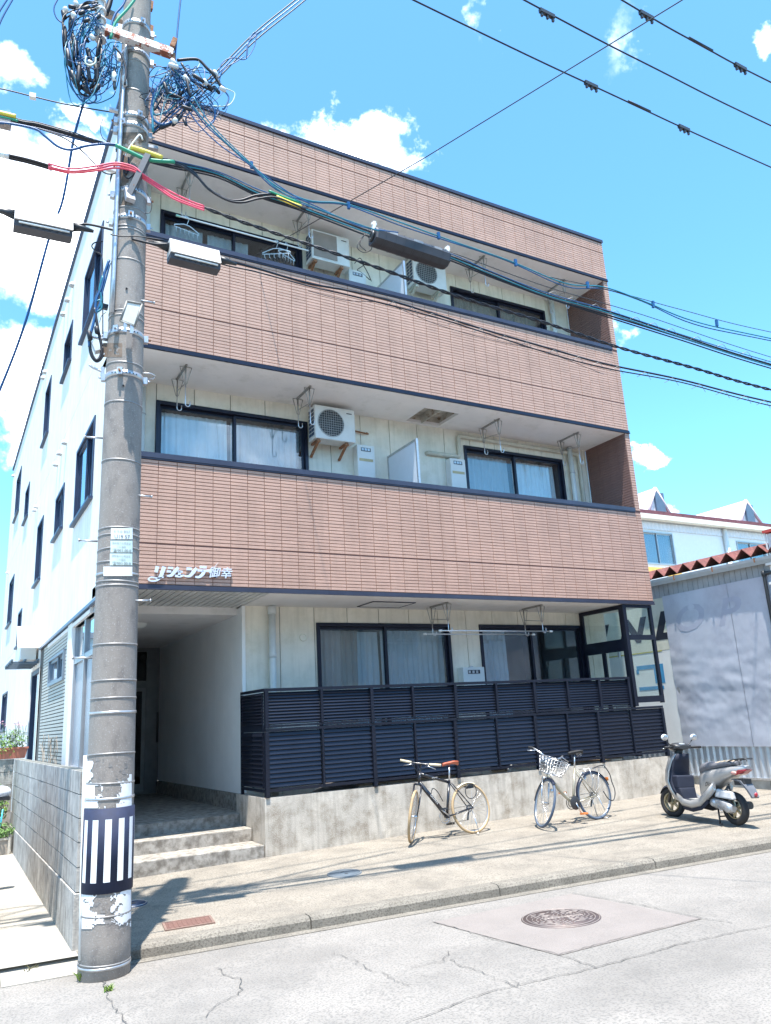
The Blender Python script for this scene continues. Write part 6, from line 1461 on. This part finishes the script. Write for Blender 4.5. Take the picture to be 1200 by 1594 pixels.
        bx(MB().box(-.33, -.30, -.02, .02, .52, .57), 'rear_reflector', mat('orange_reflector', (.75, .22, .05), .3)); bx(MB().torus(.05, .012, Matrix.Translation(V((.16, 0, .62))) @ Matrix.Rotation(R(90), 4, 'X'), 14, 6), 'ring_lock', M_steel)
        # wire basket in front of the handlebar
        def bp(i, j, k):   # i across, j fore-aft, k up, each 0..1
            w_ = .13+.045*k; x0, x1 = .86+.03*(1-k), 1.09+.09*k; return V((x0+(x1-x0)*j, -w_+2*w_*i, .74+.22*k))
        m = MB()
        for k in range(6): kk = k/5; m.tube([bp(0, 0, kk), bp(1, 0, kk), bp(1, 1, kk), bp(0, 1, kk)], .0045 if k in (0, 5) else .0028, 4, closed=True)
        for i in range(8):
            f = i/7; m.tube([bp(f, 0, 1), bp(f, 0, 0), bp(f, 1, 0), bp(f, 1, 1)], .0028, 4)
            if 0 < i < 7: m.tube([bp(0, f, 1), bp(0, f, 0), bp(1, f, 0), bp(1, f, 1)], .0028, 4)
        bx(m, 'basket', M_steel, front=True)
        bx(MB().sphere((1.02, .06, .52), (.04, .03, .03), 10, 6), 'headlight', M_steel, front=True)
    return t
M_tan = mat('tan_tyre', (.42, .30, .17), .7, var=.12); M_tan2 = mat('cream_rubber', (.62, .54, .38), .6); M_br = mat('red_brown_leather', (.38, .09, .045), .5); M_gryt = mat('blue_grey_tyre', (.07, .10, .15), .7); M_champ = mat('champagne_paint', (.42, .39, .31), .3, metal=.4)
M_bkp = mat('black_paint', (.015, .016, .022), .25, coat=.5); M_blk = mat('black_rubber', (.02, .02, .022), .7)
bicycle('black city bicycle with tan tyres and a red-brown saddle by the concrete wall', V((4.96, -.66, 0)), 183, 50, 9, dict(straight=True, frame=M_bkp, fork=M_bkp, rim=M_steel, tyre=M_tan, fender=M_tan2, fender_f=(0, 0), fender_r=(58, 112), saddle=M_br, bar=M_bkp, grip=M_tan2, pedal=M_dark, crank=38, disc=False, ring=M_steel, text='GRAPHIS'))
bicycle('champagne-coloured shopping bicycle with a wire basket and black mudguards', V((6.87, -1.13, 0)), 181, 74, 5, dict(straight=False, frame=M_champ, fork=M_steel, rim=M_steel, tyre=M_gryt, fender=mat('navy_mudguard', (.015, .02, .04), .35), fender_f=(60, 190), fender_r=(-5, 160), saddle=M_blk, bar=M_steel, grip=M_blk, pedal=mat('pedal_orange', (.65, .20, .05), .5), crank=-112, disc=True, ring=M_dark))

# scooter -----------------------------------------------------------
def scooter():
    p0 = V((7.60, -2.96, 0)); z = G(7.6, -2.4); M = Matrix.Translation((p0.x, p0.y, z)) @ Matrix.Rotation(R(83), 4, 'Z') @ Matrix.Rotation(R(3), 4, 'X')
    t = thing('motor_scooter', 'silver-grey motor scooter with a torn seat, parked at the right of the pavement', 'scooter', mat4=M); wb = 1.19; Rw = .215
    b = lambda mb, nm, mt, par=t, kind=None, fix=False, bev=0: mb.build(nm, mt, par, local=True, kind=kind, fix=fix, bevel=bev)
    M_sil = mat('silver_scooter_paint', (.42, .42, .42), .32, metal=.45, var=.04, coat=.3); M_pl = mat('dark_blue_plastic', (.012, .016, .032), .75, var=.2); M_seat = mat('grey_vinyl', (.13, .13, .145), .55, var=.2, scale=20); M_foam = mat('torn_foam', (.46, .40, .33), .9, var=.3, scale=25, col2=(.58, .36, .12), thr=(.5, .6))
    M_eng = mat('cast_aluminium', (.42, .43, .45), .4, metal=.6, var=.2, scale=20); M_gold = mat('golden_wheel', (.44, .38, .25), .4, metal=.6)
    for cx_, w_, st_ in ((0, .05, 0), (wb, .042, 8)):
        Mw = Matrix.Translation((cx_, 0, Rw)) @ Matrix.Rotation(R(st_), 4, 'Z') @ Matrix.Rotation(R(90), 4, 'X')
        w = b(MB().lathe([(.118, -.03), (.132, -.034), (.128, 0), (.132, .034), (.118, .03)], 28, Mw), 'wheel', M_gold)
        b(MB().torus(Rw-w_, w_, Mw, 32, 10), 'tyre', M_blk, w)
        m = MB()
        for k in range(5): a = k*1.2566; m.bar(Mw @ V((.03*math.cos(a), .03*math.sin(a), 0)), Mw @ V((.125*math.cos(a), .125*math.sin(a), 0)), .028, .03)
        m.tube([Mw @ V((0, 0, -.05)), Mw @ V((0, 0, .05))], .035, 12); b(m, 'wheel_spokes', M_gold, w, 'stuff')
    def ring(x_, zc, hy, hz, n=14, p=2.6, dz=0):
        out = []
        for k in range(n):
            a = 6.283*k/n; c_, s_ = math.cos(a), math.sin(a); out.append(V((x_+dz*s_, hy*math.copysign(abs(c_)**(2/p), c_), zc+hz*math.copysign(abs(s_)**(2/p), s_))))
        return out
    # rear body: tail sweeps up and back
    b(MB().loft([ring(.50, .47, .10, .17, dz=-.03), ring(.46, .50, .145, .19), ring(.36, .54, .165, .17), ring(.22, .60, .17, .125), ring(.05, .655, .155, .09), ring(-.12, .70, .12, .065), ring(-.27, .735, .07, .04), ring(-.31, .745, .04, .02)]), 'rear_body', M_sil)
    # lower skirts and floor
    for s_ in (-1, 1):
        pts = [(.90, .30, .17), (.80, .24, .19), (.62, .22, .195), (.45, .26, .19), (.32, .36, .185), (.18, .48, .175)]
        b(MB().loft([[V((x_, s_*y_, z_+.06)), V((x_, s_*(y_+.012), z_)), V((x_-.01, s_*(y_-.02), z_-.055)), V((x_, s_*(y_-.05), z_-.03)), V((x_, s_*(y_-.05), z_+.05))] for x_, z_, y_ in pts], smooth=True), 'side_skirt', M_sil, fix=True)
        b(MB().loft([[V((x_, s_*(y_-.01), z_-.03)), V((x_-.02, s_*(y_-.02), z_-.09)), V((x_, s_*(y_-.06), z_-.08)), V((x_, s_*(y_-.06), z_-.03))] for x_, z_, y_ in pts[1:5]], smooth=False), 'lower_skirt', M_pl, fix=True)
    b(MB().hexa([(.40, -.15, .20), (.90, -.15, .24), (.90, .15, .24), (.40, .15, .20), (.40, -.17, .27), (.90, -.16, .30), (.90, .16, .30), (.40, .17, .27)]), 'floorboard', M_pl)
    b(MB().box(.47, .70, -.14, .14, .275, .30), 'floor_mat', mat('grey_floor_mat', (.34, .33, .31), .7))
    # leg shield: silver outside, dark inside with a glovebox
    sh_ = [(.90, .26, .17), (.99, .40, .20), (1.04, .52, .205), (1.02, .66, .19), (.97, .80, .165), (.92, .90, .12)]
    rs = []
    for x_, z_, y_ in sh_: rs.append([V((x_-.02, -y_, z_)), V((x_+.085, -y_*.8, z_+.01)), V((x_+.155, 0, z_+.02)), V((x_+.085, y_*.8, z_+.01)), V((x_-.02, y_, z_)), V((x_-.035, y_*.9, z_)), V((x_+.01, 0, z_)), V((x_-.035, -y_*.9, z_))])
    b(MB().loft(rs), 'leg_shield', M_sil, fix=True)
    rs = []
    for x_, z_, y_ in sh_: rs.append([V((x_-.037, -y_*.97, z_)), V((x_-.06, -y_*.7, z_)), V((x_-.075, 0, z_)), V((x_-.06, y_*.7, z_)), V((x_-.037, y_*.97, z_)), V((x_-.01, 0, z_))])
    b(MB().loft(rs), 'inner_panel', M_pl, fix=True)
    b(MB().hexa([(.86, -.15, .42), (.97, -.16, .42), (.97, .16, .42), (.86, .15, .42), (.87, -.16, .60), (.98, -.16, .60), (.98, .16, .60), (.87, .16, .60)]), 'glove_box', M_pl, bev=.02)
    b(MB().hexa([(.80, -.12, .27), (.92, -.14, .27), (.92, .14, .27), (.80, .12, .27), (.86, -.15, .44), (.98, -.16, .44), (.98, .16, .44), (.86, .15, .44)]), 'footwell', M_pl, bev=.02)
    b(MB().sphere((1.10, 0, .50), (.09, .13, .12), 14, 8), 'nose', M_sil)
    # front fender and fork
    rs = []
    for k in range(11):
        a = R(25+k*13); d_ = V((math.cos(a), 0, math.sin(a))); q = V((wb, 0, Rw))+d_*(Rw+.025); rs.append([q+V((0, s_*.065, 0))-d_*(.03 if abs(s_) > .9 else 0) for s_ in (-1, -.5, .5, 1)])
    b(MB().loft(rs, caps=False, closed=False), 'front_mudguard', M_pl)
    b(MB().tube([(wb+.0, .07, Rw), (wb-.10, .06, .52)], .022, 8).tube([(wb, -.07, Rw), (wb-.10, -.06, .52)], .022, 8), 'fork', M_dark)
    # handlebar cluster
    b(MB().tube([(1.0, 0, .84), (.93, 0, .98)], [.06, .05], 10), 'steering_column', M_dark)
    b(MB().loft([ring(.83, .99, .09, .025), ring(.88, 1.0, .15, .045), ring(.95, 1.0, .16, .055), ring(1.02, .985, .12, .05), ring(1.06, .97, .05, .03)]), 'handlebar_cover', M_dark)
    b(MB().sphere((1.0, 0, .985), (.09, .135, .055), 14, 8), 'front_cowl', M_sil); b(MB().sphere((.90, 0, 1.03), (.05, .08, .02), 14, 6), 'instrument_panel', mat('instrument_glass', (.30, .32, .34), .1))
    for s_ in (-1, 1):
        b(MB().tube([(.92, s_*.13, .99), (.86, s_*.34, .99)], .017, 8), 'grip', M_blk)
        b(MB().tube([(.94, s_*.15, .985), (.95, s_*.22, .98), (.91, s_*.33, .97)], .007, 5), 'brake_lever', M_steel)
        b(MB().box(.87, .93, s_*.14-.02, s_*.14+.02, .97, 1.02), 'switch_block', M_dark)
        mi = b(MB().tube(cr([(.93, s_*.15, 1.01), (.93, s_*.20, 1.05), (.92, s_*.25, 1.10)], 4), .006, 6), 'mirror_stalk', M_dark)
        b(MB().sphere((.915, s_*.27, 1.13), (.022, .065, .045), 14, 8), 'mirror', mat('white_mirror_shell', (.72, .73, .74), .3), mi)
        b(MB().sphere((.897, s_*.27, 1.13), (.010, .058, .038), 14, 8), 'mirror_glass', M_steel, mi)
    # seat with torn patch
    sr = [(.50, .64, .06, .04), (.46, .69, .12, .085), (.36, .73, .14, .075), (.20, .75, .13, .05), (.05, .775, .12, .05), (-.08, .795, .10, .04), (-.16, .80, .06, .025)]
    b(MB().loft([ring(x_, z_, y_, h_, p=2.3) for x_, z_, y_, h_ in sr]), 'seat', M_seat)
    b(MB().loft([ring(x_, z_+.014, y_*.86, h_*.86, p=2.3) for x_, z_, y_, h_ in [(.24, .757, .04, .03), (.20, .75, .12, .05), (.05, .775, .12, .05), (-.08, .795, .10, .04), (-.13, .80, .06, .03)]]), 'torn_cover', M_foam)
    # rack
    m = MB()
    for s_ in (-1, 1): m.tube(cr([(-.02, s_*.09, .80), (-.14, s_*.09, .84), (-.30, s_*.07, .86), (-.34, s_*.05, .855)], 4), .009, 6)
    m.tube([(-.34, -.05, .855), (-.34, .05, .855), (-.36, .07, .83)], .008, 6).tube([(-.14, -.09, .84), (-.14, .09, .84)], .008, 6).tube([(-.28, -.07, .86), (-.28, .07, .86)], .008, 6).tube([(-.16, 0, .74), (-.16, 0, .84)], .012, 6); b(m, 'rear_rack', M_dark)
    # lights, number plate holder and rear guard
    b(MB().hexa([(-.22, -.08, .665), (-.14, -.10, .64), (-.14, .10, .64), (-.22, .08, .665), (-.33, -.055, .72), (-.20, -.095, .715), (-.20, .095, .715), (-.33, .055, .72)]), 'tail_light', mat('red_lens', (.34, .02, .03), .2, coat=.6), bev=.008)
    for s_ in (-1, 1): b(MB().sphere((-.14, s_*.105, .675), (.055, .018, .025), 10, 6), 'indicator', mat('pinkish_lens', (.62, .34, .30), .2))
    b(MB().loft([[V((x_, -w_, z_)), V((x_, w_, z_)), V((x_+.02, w_, z_-.015)), V((x_+.02, -w_, z_-.015))] for x_, z_, w_ in ((-.10, .60, .10), (-.22, .58, .09), (-.31, .48, .075), (-.37, .38, .06))], smooth=False), 'rear_mudguard', mat('grey_guard', (.12, .13, .15), .5), fix=True)
    b(MB().sphere((-.375, 0, .41), (.015, .03, .03), 10, 6), 'rear_reflector', mat('red_lens', None))
    b(MB().box(-.26, -.10, -.07, .07, .52, .60), 'underseat_box', M_dark)
    # engine, air box, exhaust, stand
    b(MB().loft([[V((x_, y_, z_+h_)), V((x_, y_+.05, z_+h_*.6)), V((x_, y_+.05, z_-h_*.6)), V((x_, y_, z_-h_)), V((x_, y_-.05, z_))] for x_, z_, h_, y_ in ((.34, .28, .05, .06), (.26, .275, .075, .09), (.08, .25, .07, .10), (-.02, .225, .075, .10), (-.07, .22, .05, .09))]), 'transmission_case', M_eng, fix=True)
    b(MB().lathe([(.0, .02), (.05, .018), (.06, 0)], 18, Matrix.Translation((-.0, .15, .225)) @ Matrix.Rotation(R(-90), 4, 'X')).lathe([(.0, .02), (.04, .018), (.05, 0)], 18, Matrix.Translation((.25, .14, .275)) @ Matrix.Rotation(R(-90), 4, 'X')), 'case_cover', M_eng)
    b(MB().hexa([(-.10, .05, .33), (.22, .05, .35), (.22, .14, .35), (-.10, .14, .33), (-.08, .06, .43), (.20, .06, .46), (.20, .12, .46), (-.08, .12, .43)]), 'air_box', mat('silver_plastic', (.46, .47, .49), .4), bev=.02)
    b(MB().box(.10, .40, -.09, .05, .24, .42), 'engine_block', M_dark); b(MB().tube([(-.14, -.13, .26), (.16, -.13, .24)], .05, 12), 'exhaust', M_dark)
    b(MB().tube([(.16, .15, .24), (.10, .17, .19), (.05, .19, .19)], .009, 6), 'kick_lever', M_steel)
    m = MB()
    for s_ in (-1, 1): m.tube([(.24, s_*.07, .19), (.20, s_*.10, .01)], .012, 6).tube([(.20, s_*.10, .01), (.15, s_*.12, .01)], .012, 6)
    m.tube([(.22, -.08, .10), (.22, .08, .10)], .010, 6); b(m, 'centre_stand', M_dark)
    b(MB().tube([(-.0, .08, .50), (-.02, .10, .26)], .02, 8), 'shock_absorber', M_dark)
    tm = text_mb('Dio', .075, lambda u, v, d: V((.27-u, .17+.003*0+.004, .49+v+u*.12)), 0, shear=.4); tm.build('lettering', M_dark, t, local=True)
scooter()

# ------------------------------------------------------------------ block wall, plants and car on the left
bwl = thing('block_wall', 'stained grey concrete block wall between the driveway and the entrance', 'wall', (-.6, 0, 0))
XB0, XB1 = -.64, -.52; YB0, YB1 = -2.62, 4.2
bc = MB().hexa([(XB0+.014, YB0+.01, -.1), (XB1-.014, YB0+.01, -.1), (XB1-.014, YB1, -.1), (XB0+.014, YB1, -.1), (XB0+.014, YB0+.01, 1.29), (XB1-.014, YB0+.01, 1.29), (XB1-.014, YB1, 1.29), (XB0+.014, YB1, 1.29)]).build('mortar_core', M_grey, bwl)
M_blkw = mat('weathered_block', (.43, .41, .38), .92, var=.2, scale=4, col2=(.27, .255, .235), thr=(.44, .66), streak=.8, streak_col=(.13, .12, .11), bump=.6, bscale=60)
MB().box(XB0-.012, XB1+.012, YB0, YB1, -.35, .285).build('footing', M_blkw, bwl, bevel=.006)
cache2 = {}
for r_ in range(5):
    y = YB0
    while y < YB1-.03:
        w = min(.398, YB1-y); k = round(w, 3)
        if k not in cache2:
            mm = MB().box(0, .12, .003, w-.003, .004, .196); me = mm.mesh('block'); me.materials.append(M_blkw); cache2[k] = me
        piece('block', cache2[k], bwl, Matrix.Translation((XB0+random.uniform(-.0015, .0015), y, .292+r_*.2))); y += .4
b2 = thing('block_wall', 'far block wall turning left behind the driveway, under the terracotta planter', 'wall', (-1.5, 4.25, 0))
for r_ in range(5):
    for i in range(7): piece('block', cache2[max(cache2)], b2, Matrix.Translation((-.64-i*.4, 4.22+.0, .292+r_*.2)) @ Matrix.Rotation(R(90), 4, 'Z'))
MB().box(-3.5, -.64, 4.205, 4.35, -.3, .285).build('footing', M_blkw, b2)
MB().box(-3.43, -.65, 4.235, 4.325, .28, 1.285).build('mortar_core', M_grey, b2)
M_leaf = mat('fresh_leaf', (.10, .20, .045), .6, var=.35, scale=14); M_leaf2 = mat('lime_leaf', (.20, .30, .06), .6, var=.3, scale=14); M_leaf3 = mat('deep_leaf', (.045, .11, .03), .6, var=.3, scale=14)
def leaves(c, r, n, size, mb=None, up=.3):
    mb = mb or MB()
    for _ in range(n):
        while True:
            d = V((random.uniform(-1, 1), random.uniform(-1, 1), random.uniform(-1, 1)))
            if .15 < d.length < 1 and noise.noise(d*2.3+V(c)) > -.28: break
        p_ = V(c)+V((d.x*r[0], d.y*r[1], d.z*r[2])); nrm = (d+V((random.uniform(-.6, .6), random.uniform(-.6, .6), random.uniform(0, .9)+up))).normalized()
        u_ = nrm.cross(V((random.uniform(-1, 1), random.uniform(-1, 1), random.uniform(-1, 1)))).normalized(); w_ = nrm.cross(u_); s_ = size*random.uniform(.6, 1.3)
        mb.add([p_-u_*s_, p_-w_*s_*.42+nrm*s_*.1, p_+u_*s_, p_+w_*s_*.42+nrm*s_*.1], [(0, 1, 2, 3)])
    return mb
pc = PX(24, 1176, -.62); pc = V((-.66, 4.28, 1.30))
pl = thing('planter', 'terracotta trough of flowering plants standing on the block wall corner', 'planter', pc)
MB().loft([[V((pc.x+x_*s_, pc.y+y_*s_, z_)) for x_, y_ in ((-.27, -.10), (.21, -.10), (.21, .10), (-.27, .10))] for z_, s_ in ((1.295, .82), (1.44, .98), (1.445, 1.05), (1.475, 1.05), (1.475, .95), (1.45, .93))], smooth=False).build('trough', mat('terracotta', (.42, .15, .10), .8, var=.1, scale=10), pl, fix=True)
MB().box(pc.x-.24, pc.x+.18, pc.y-.085, pc.y+.085, 1.42, 1.455).build('soil', mat('dark_soil', None), pl)
leaves((pc.x-.04, pc.y, 1.60), (.28, .18, .16), 420, .026).build('foliage', M_leaf, pl, kind='stuff'); leaves((pc.x-.16, pc.y, 1.50), (.26, .2, .20), 300, .024).build('foliage', M_leaf2, pl, kind='stuff')
m = MB(); m2_ = MB()
for i in range(14):
    a = V((pc.x+random.uniform(-.2, .15), pc.y+random.uniform(-.08, .08), 1.5)); b = a+V((random.uniform(-.08, .08), random.uniform(-.05, .05), random.uniform(.2, .38))); m.tube(cr([a, a.lerp(b, .5)+V((.01, 0, 0)), b], 3), .004, 4); leaves(b, (.03, .03, .035), 10, .016, m2_)
m.build('stem', M_leaf3, pl, kind='stuff'); m2_.build('blossom', mat('pale_pink_petal', (.66, .36, .48), .6, var=.2, scale=40), pl, kind='stuff')
def shrub(c, r, label, mats, n=900, size=.035, h=0):
    t = thing('shrub', label, 'shrub', (c[0], c[1], G(c[0], c[1])))
    for i, mt in enumerate(mats): leaves((c[0]+random.uniform(-.1, .1), c[1]+random.uniform(-.1, .1), c[2]), r, n//len(mats), size).build('foliage', mt, t, kind='stuff')
    m = MB()
    for i in range(6): a = random.uniform(0, 6.28); m.tube([(c[0], c[1], -.1), (c[0]+.4*r[0]*math.cos(a), c[1]+.4*r[1]*math.sin(a), c[2])], .012, 5)
    m.build('stem', mat('brown_twig', (.16, .11, .07), .9), t, kind='stuff')
shrub((-1.05, 3.85, .62), (.34, .28, .38), 'leafy green shrub behind the parked car beside the block wall', [M_leaf, M_leaf2, M_leaf], 2000, .03); shrub((-1.75, 3.7, .8), (.4, .35, .5), 'taller green shrub half out of frame behind the car mirror', [M_leaf2, M_leaf3], 1400, .035)
q = V((-.86, 3.45, G(-.8, 3.4))); pb = thing('planter_box', 'low grey-brown planter box with green leaves at the wall foot', 'planter', q)
MB().box(q.x-.17, q.x+.15, q.y-.12, q.y+.12, q.z, q.z+.22).build('box', mat('grey_brown_box', (.30, .26, .22), .8, var=.2), pb); MB().box(q.x-.185, q.x-.155, q.y-.135, q.y-.121, q.z, q.z+.23).box(q.x+.135, q.x+.165, q.y-.135, q.y-.121, q.z, q.z+.23).box(q.x-.155, q.x+.135, q.y-.135, q.y-.121, q.z+.2, q.z+.23).build('trim', mat('pale_timber', (.50, .46, .40), .8), pb)
leaves((q.x, q.y, q.z+.32), (.24, .20, .13), 700, .024).build('foliage', M_leaf, pb, kind='stuff')
st_ = MB().tube([(q.x+.02, q.y+.1, q.z+.2), (q.x+.05, q.y+.1, q.z+.62)], .012, 6).tube(cr([(q.x-.03, q.y+.1, q.z+.3), (q.x+.0, q.y+.1, q.z+.48), (q.x+.05, q.y+.1, q.z+.5)], 4), .008, 5).build('plant_stake', mat('cyan_plastic', (.05, .42, .55), .4)); tag(st_, 'cyan plastic plant stake standing in the planter box', 'plant stake')
# wall-mounted unit and rack on the side wall
wu = thing('air_conditioner', 'white unit on a dark rack fixed to the white side wall above the side door', 'air conditioner', (-.2, 8.6, 3.2))
MB().box(-.36, -.04, 8.0, 8.85, 3.22, 3.82).build('casing', M_plast, wu, bevel=.015); MB().hexa([(-.45, 7.5, 3.42), (-.02, 7.5, 3.42), (-.02, 8.0, 3.9), (-.45, 8.0, 3.9), (-.45, 7.5, 3.45), (-.02, 7.5, 3.45), (-.02, 8.0, 3.93), (-.45, 8.0, 3.93)]).build('side_hood', M_plast, wu)
m = MB()
for y_ in (7.7, 8.1, 8.5, 8.9, 9.2): m.box(-.55, -.01, y_, y_+.05, 3.12, 3.16)
m.box(-.55, -.51, 7.6, 9.35, 3.161, 3.2).box(-.30, -.26, 7.6, 9.35, 3.161, 3.2).box(-.06, -.02, 7.6, 9.35, 3.161, 3.2); m.build('rack', mat('dark_rack', (.12, .16, .20), .5, metal=.4), wu)
# dry creeper on the siding
m = MB()
for i in range(16):
    y_ = random.uniform(3.8, 6.2); z_ = random.uniform(1.3, 1.4); P = [V((-.035, y_, .9))]
    for k in range(8): P.append(P[-1]+V((0, random.uniform(-.10, .10), random.uniform(.05, .12))))
    m.tube(cr(P, 3), .005, 4)
tag(m.build('dry_creeper', mat('dry_stem', (.30, .25, .20), .9), kind='stuff'), 'dry creeper stems climbing the pale siding above the block wall', 'creeper')
# white car, only its rear corner and mirror reach into the frame
car = thing('parked_car', 'white car parked on the driveway, only its door mirror and flank in view', 'car', (-1.95, -.3, G(-1.9, 0)))
M_cp = mat('white_car_paint', (.78, .79, .80), .25, coat=.8, var=.02); xc = -1.96; yo = -.55; zg = -.13
def csec(y_, hw, zb, zs, zt, hr):   # body cross-section: sill, shoulder, roof
    return [V((xc-hw*.92, y_, zg+zb)), V((xc-hw, y_, zg+zb+.18)), V((xc-hw, y_, zg+zs-.08)), V((xc-hw*.94, y_, zg+zs)), V((xc-hr, y_, zg+zt)), V((xc+hr, y_, zg+zt)), V((xc+hw*.94, y_, zg+zs)), V((xc+hw, y_, zg+zs-.08)), V((xc+hw, y_, zg+zb+.18)), V((xc+hw*.92, y_, zg+zb))]
MB().loft([csec(yo-1.35, .60, .30, .80, .9, .50), csec(yo-1.25, .70, .22, .92, 1.15, .56), csec(yo-.95, .735, .20, .96, 1.50, .56), csec(yo+.4, .735, .20, .95, 1.53, .56), csec(yo+1.0, .735, .20, .93, 1.38, .56), csec(yo+1.35, .73, .20, .92, 1.0, .62), csec(yo+1.85, .70, .22, .85, .90, .60), csec(yo+2.0, .60, .30, .68, .74, .5)]).build('body', M_cp, car, fix=True)
M_cg = mat('dark_car_glass', (.02, .03, .035), .05, coat=1)
for s_ in (-1, 1):
    for y0, y1 in ((yo-.8, yo+.0), (yo+.08, yo+.85)):
        a = .62; MB().hexa([(xc+s_*.695, y0, zg+1.0), (xc+s_*.695, y1, zg+1.0), (xc+s_*.68, y1, zg+1.0), (xc+s_*.68, y0, zg+1.0), (xc+s_*.595, y0+.06, zg+1.42), (xc+s_*.595, y1-.10, zg+1.42), (xc+s_*.58, y1-.10, zg+1.42), (xc+s_*.58, y0+.06, zg+1.42)]).build('side_window', M_cg, car, fix=True)
    for y_ in (yo-.85, yo+1.35):
        w = MB().torus(.23, .065, Matrix.Translation((xc+s_*.66, y_, zg+.28)) @ Matrix.Rotation(R(90), 4, 'Y'), 28, 8).build('tyre', M_blk, car); MB().lathe([(0, .03), (.10, .03), (.19, 0)], 24, Matrix.Translation((xc+s_*.68, y_, zg+.28)) @ Matrix.Rotation(R(90), 4, 'Y')).build('rim', M_steel, w)
    MB().box(xc+s_*.735-.012, xc+s_*.735+.012, yo-.15, yo, zg+.82, zg+.85).build('door_handle', M_cp, car)
mm = thing
mq = V((-1.07, .42, 1.0)); mi = MB().sphere(mq, (.115, .07, .075), 16, 10).build('door_mirror', M_cp, car); MB().box(mq.x-.10, mq.x+.10, mq.y-.055, mq.y+.045, mq.z-.09, mq.z-.05).tube([mq+V((-.05, 0, -.07)), V((xc+.73, .40, .86))], .02, 6).build('mirror_base', M_dark, mi)
MB().bar((xc, yo-1.36, zg+.55), (xc+.01, yo-1.37, zg+.55), .3, .15).build('number_plate', M_plast, car)
# weeds
def weeds(x, y, z, label, n=26, h=.07, mt=None):
    m = MB()
    for i in range(n):
        a = random.uniform(0, 6.28); l = h*random.uniform(.4, 1.1); b = V((x+random.uniform(-.03, .03), y+random.uniform(-.02, .02), z)); tpt = b+V((math.cos(a)*l*.7, math.sin(a)*l*.7, l*.8)); s_ = V((-math.sin(a), math.cos(a), 0))*.004
        m.add([b-s_, b+s_, (b+tpt)/2+s_*1.2+V((0, 0, l*.15)), tpt, (b+tpt)/2-s_*1.2+V((0, 0, l*.15))], [(0, 1, 2, 3, 4)])
    tag(m.build('weeds', mt or M_leaf2, kind='stuff'), label, 'weeds')
a = onR(130, 1527); weeds(a.x, a.y, a.z, 'tuft of green weeds at the left foot of the utility pole', 40, .09); a = onR(168, 1543); weeds(a.x, a.y, a.z, 'small weed growing in the crack in front of the pole', 26, .06)
a = onR(45, 1522); weeds(a.x, a.y, a.z+.02, 'dry grass tuft at the driveway lip', 30, .12, mat('dry_grass', (.36, .33, .18), .8))
# distant neighbours at the far left, seen past the side wall
nb = thing('neighbour_house', 'pale blue neighbouring house far behind at the left edge', 'house', (-6, 34, 0))
MB().box(-12, -1.5, 34, 42, -1, 6.6).build('wall', mat('pale_blue_wall', (.50, .62, .68), .8, var=.04), nb); MB().box(-12.3, -1.2, 33.7, 42.3, 6.601, 6.9).build('roof', mat('grey_roof', (.22, .24, .27), .7), nb)
for x_ in (-10, -7, -4): window(nb, facade(34), x_, x_+1.4, 3.9, 5.2, fm=M_alu, room=.5)

# houses across the street, behind the camera: what the ground-floor glass reflects
for (x0, x1, hgt, colr, lab) in ((-9, 1.5, 6.8, (.42, .40, .37), 'beige two-storey house across the street, behind the viewer'), (3.0, 12.5, 7.4, (.30, .31, .32), 'grey two-storey house across the street, behind the viewer'), (14.5, 26, 6.6, (.50, .46, .40), 'cream two-storey house across the street, further right')):
    yk = -15.2-STREET*(x0+x1)/2; Fo = frame_at((0, yk, 0), (1, 0, 0), (0, 0, 1), (0, 1, 0)); oh = thing('opposite_house', lab, 'house', ((x0+x1)/2, yk, -.2)); mt = mat('house_wall_%d' % int(hgt*10), colr, .85, var=.08, scale=1)
    hs = [(x0+1+i*2.9, x0+2.7+i*2.9, z_, z_+1.3) for i in range(3) for z_ in (1.0, 4.1)]
    m = MB(); wall_mb(Fo, (x0, x1, -.6, hgt), hs, -.2, 0, m); m.build('wall', mt, oh); MB().box(x0+.01, x1-.01, yk-8, yk-.21, -.6, hgt-.02).build('body', mt, oh)
    MB().hexa([(x0-.4, yk-8.4, hgt), (x1+.4, yk-8.4, hgt), (x1+.4, yk+.5, hgt), (x0-.4, yk+.5, hgt), (x0+2, yk-5, hgt+1.5), (x1-2, yk-5, hgt+1.5), (x1-2, yk-3, hgt+1.5), (x0+2, yk-3, hgt+1.5)]).build('roof', mat('grey_roof', None), oh)
    for h in hs: window(oh, Fo, *h, fm=M_alu, gm=M_glass2, room=0)
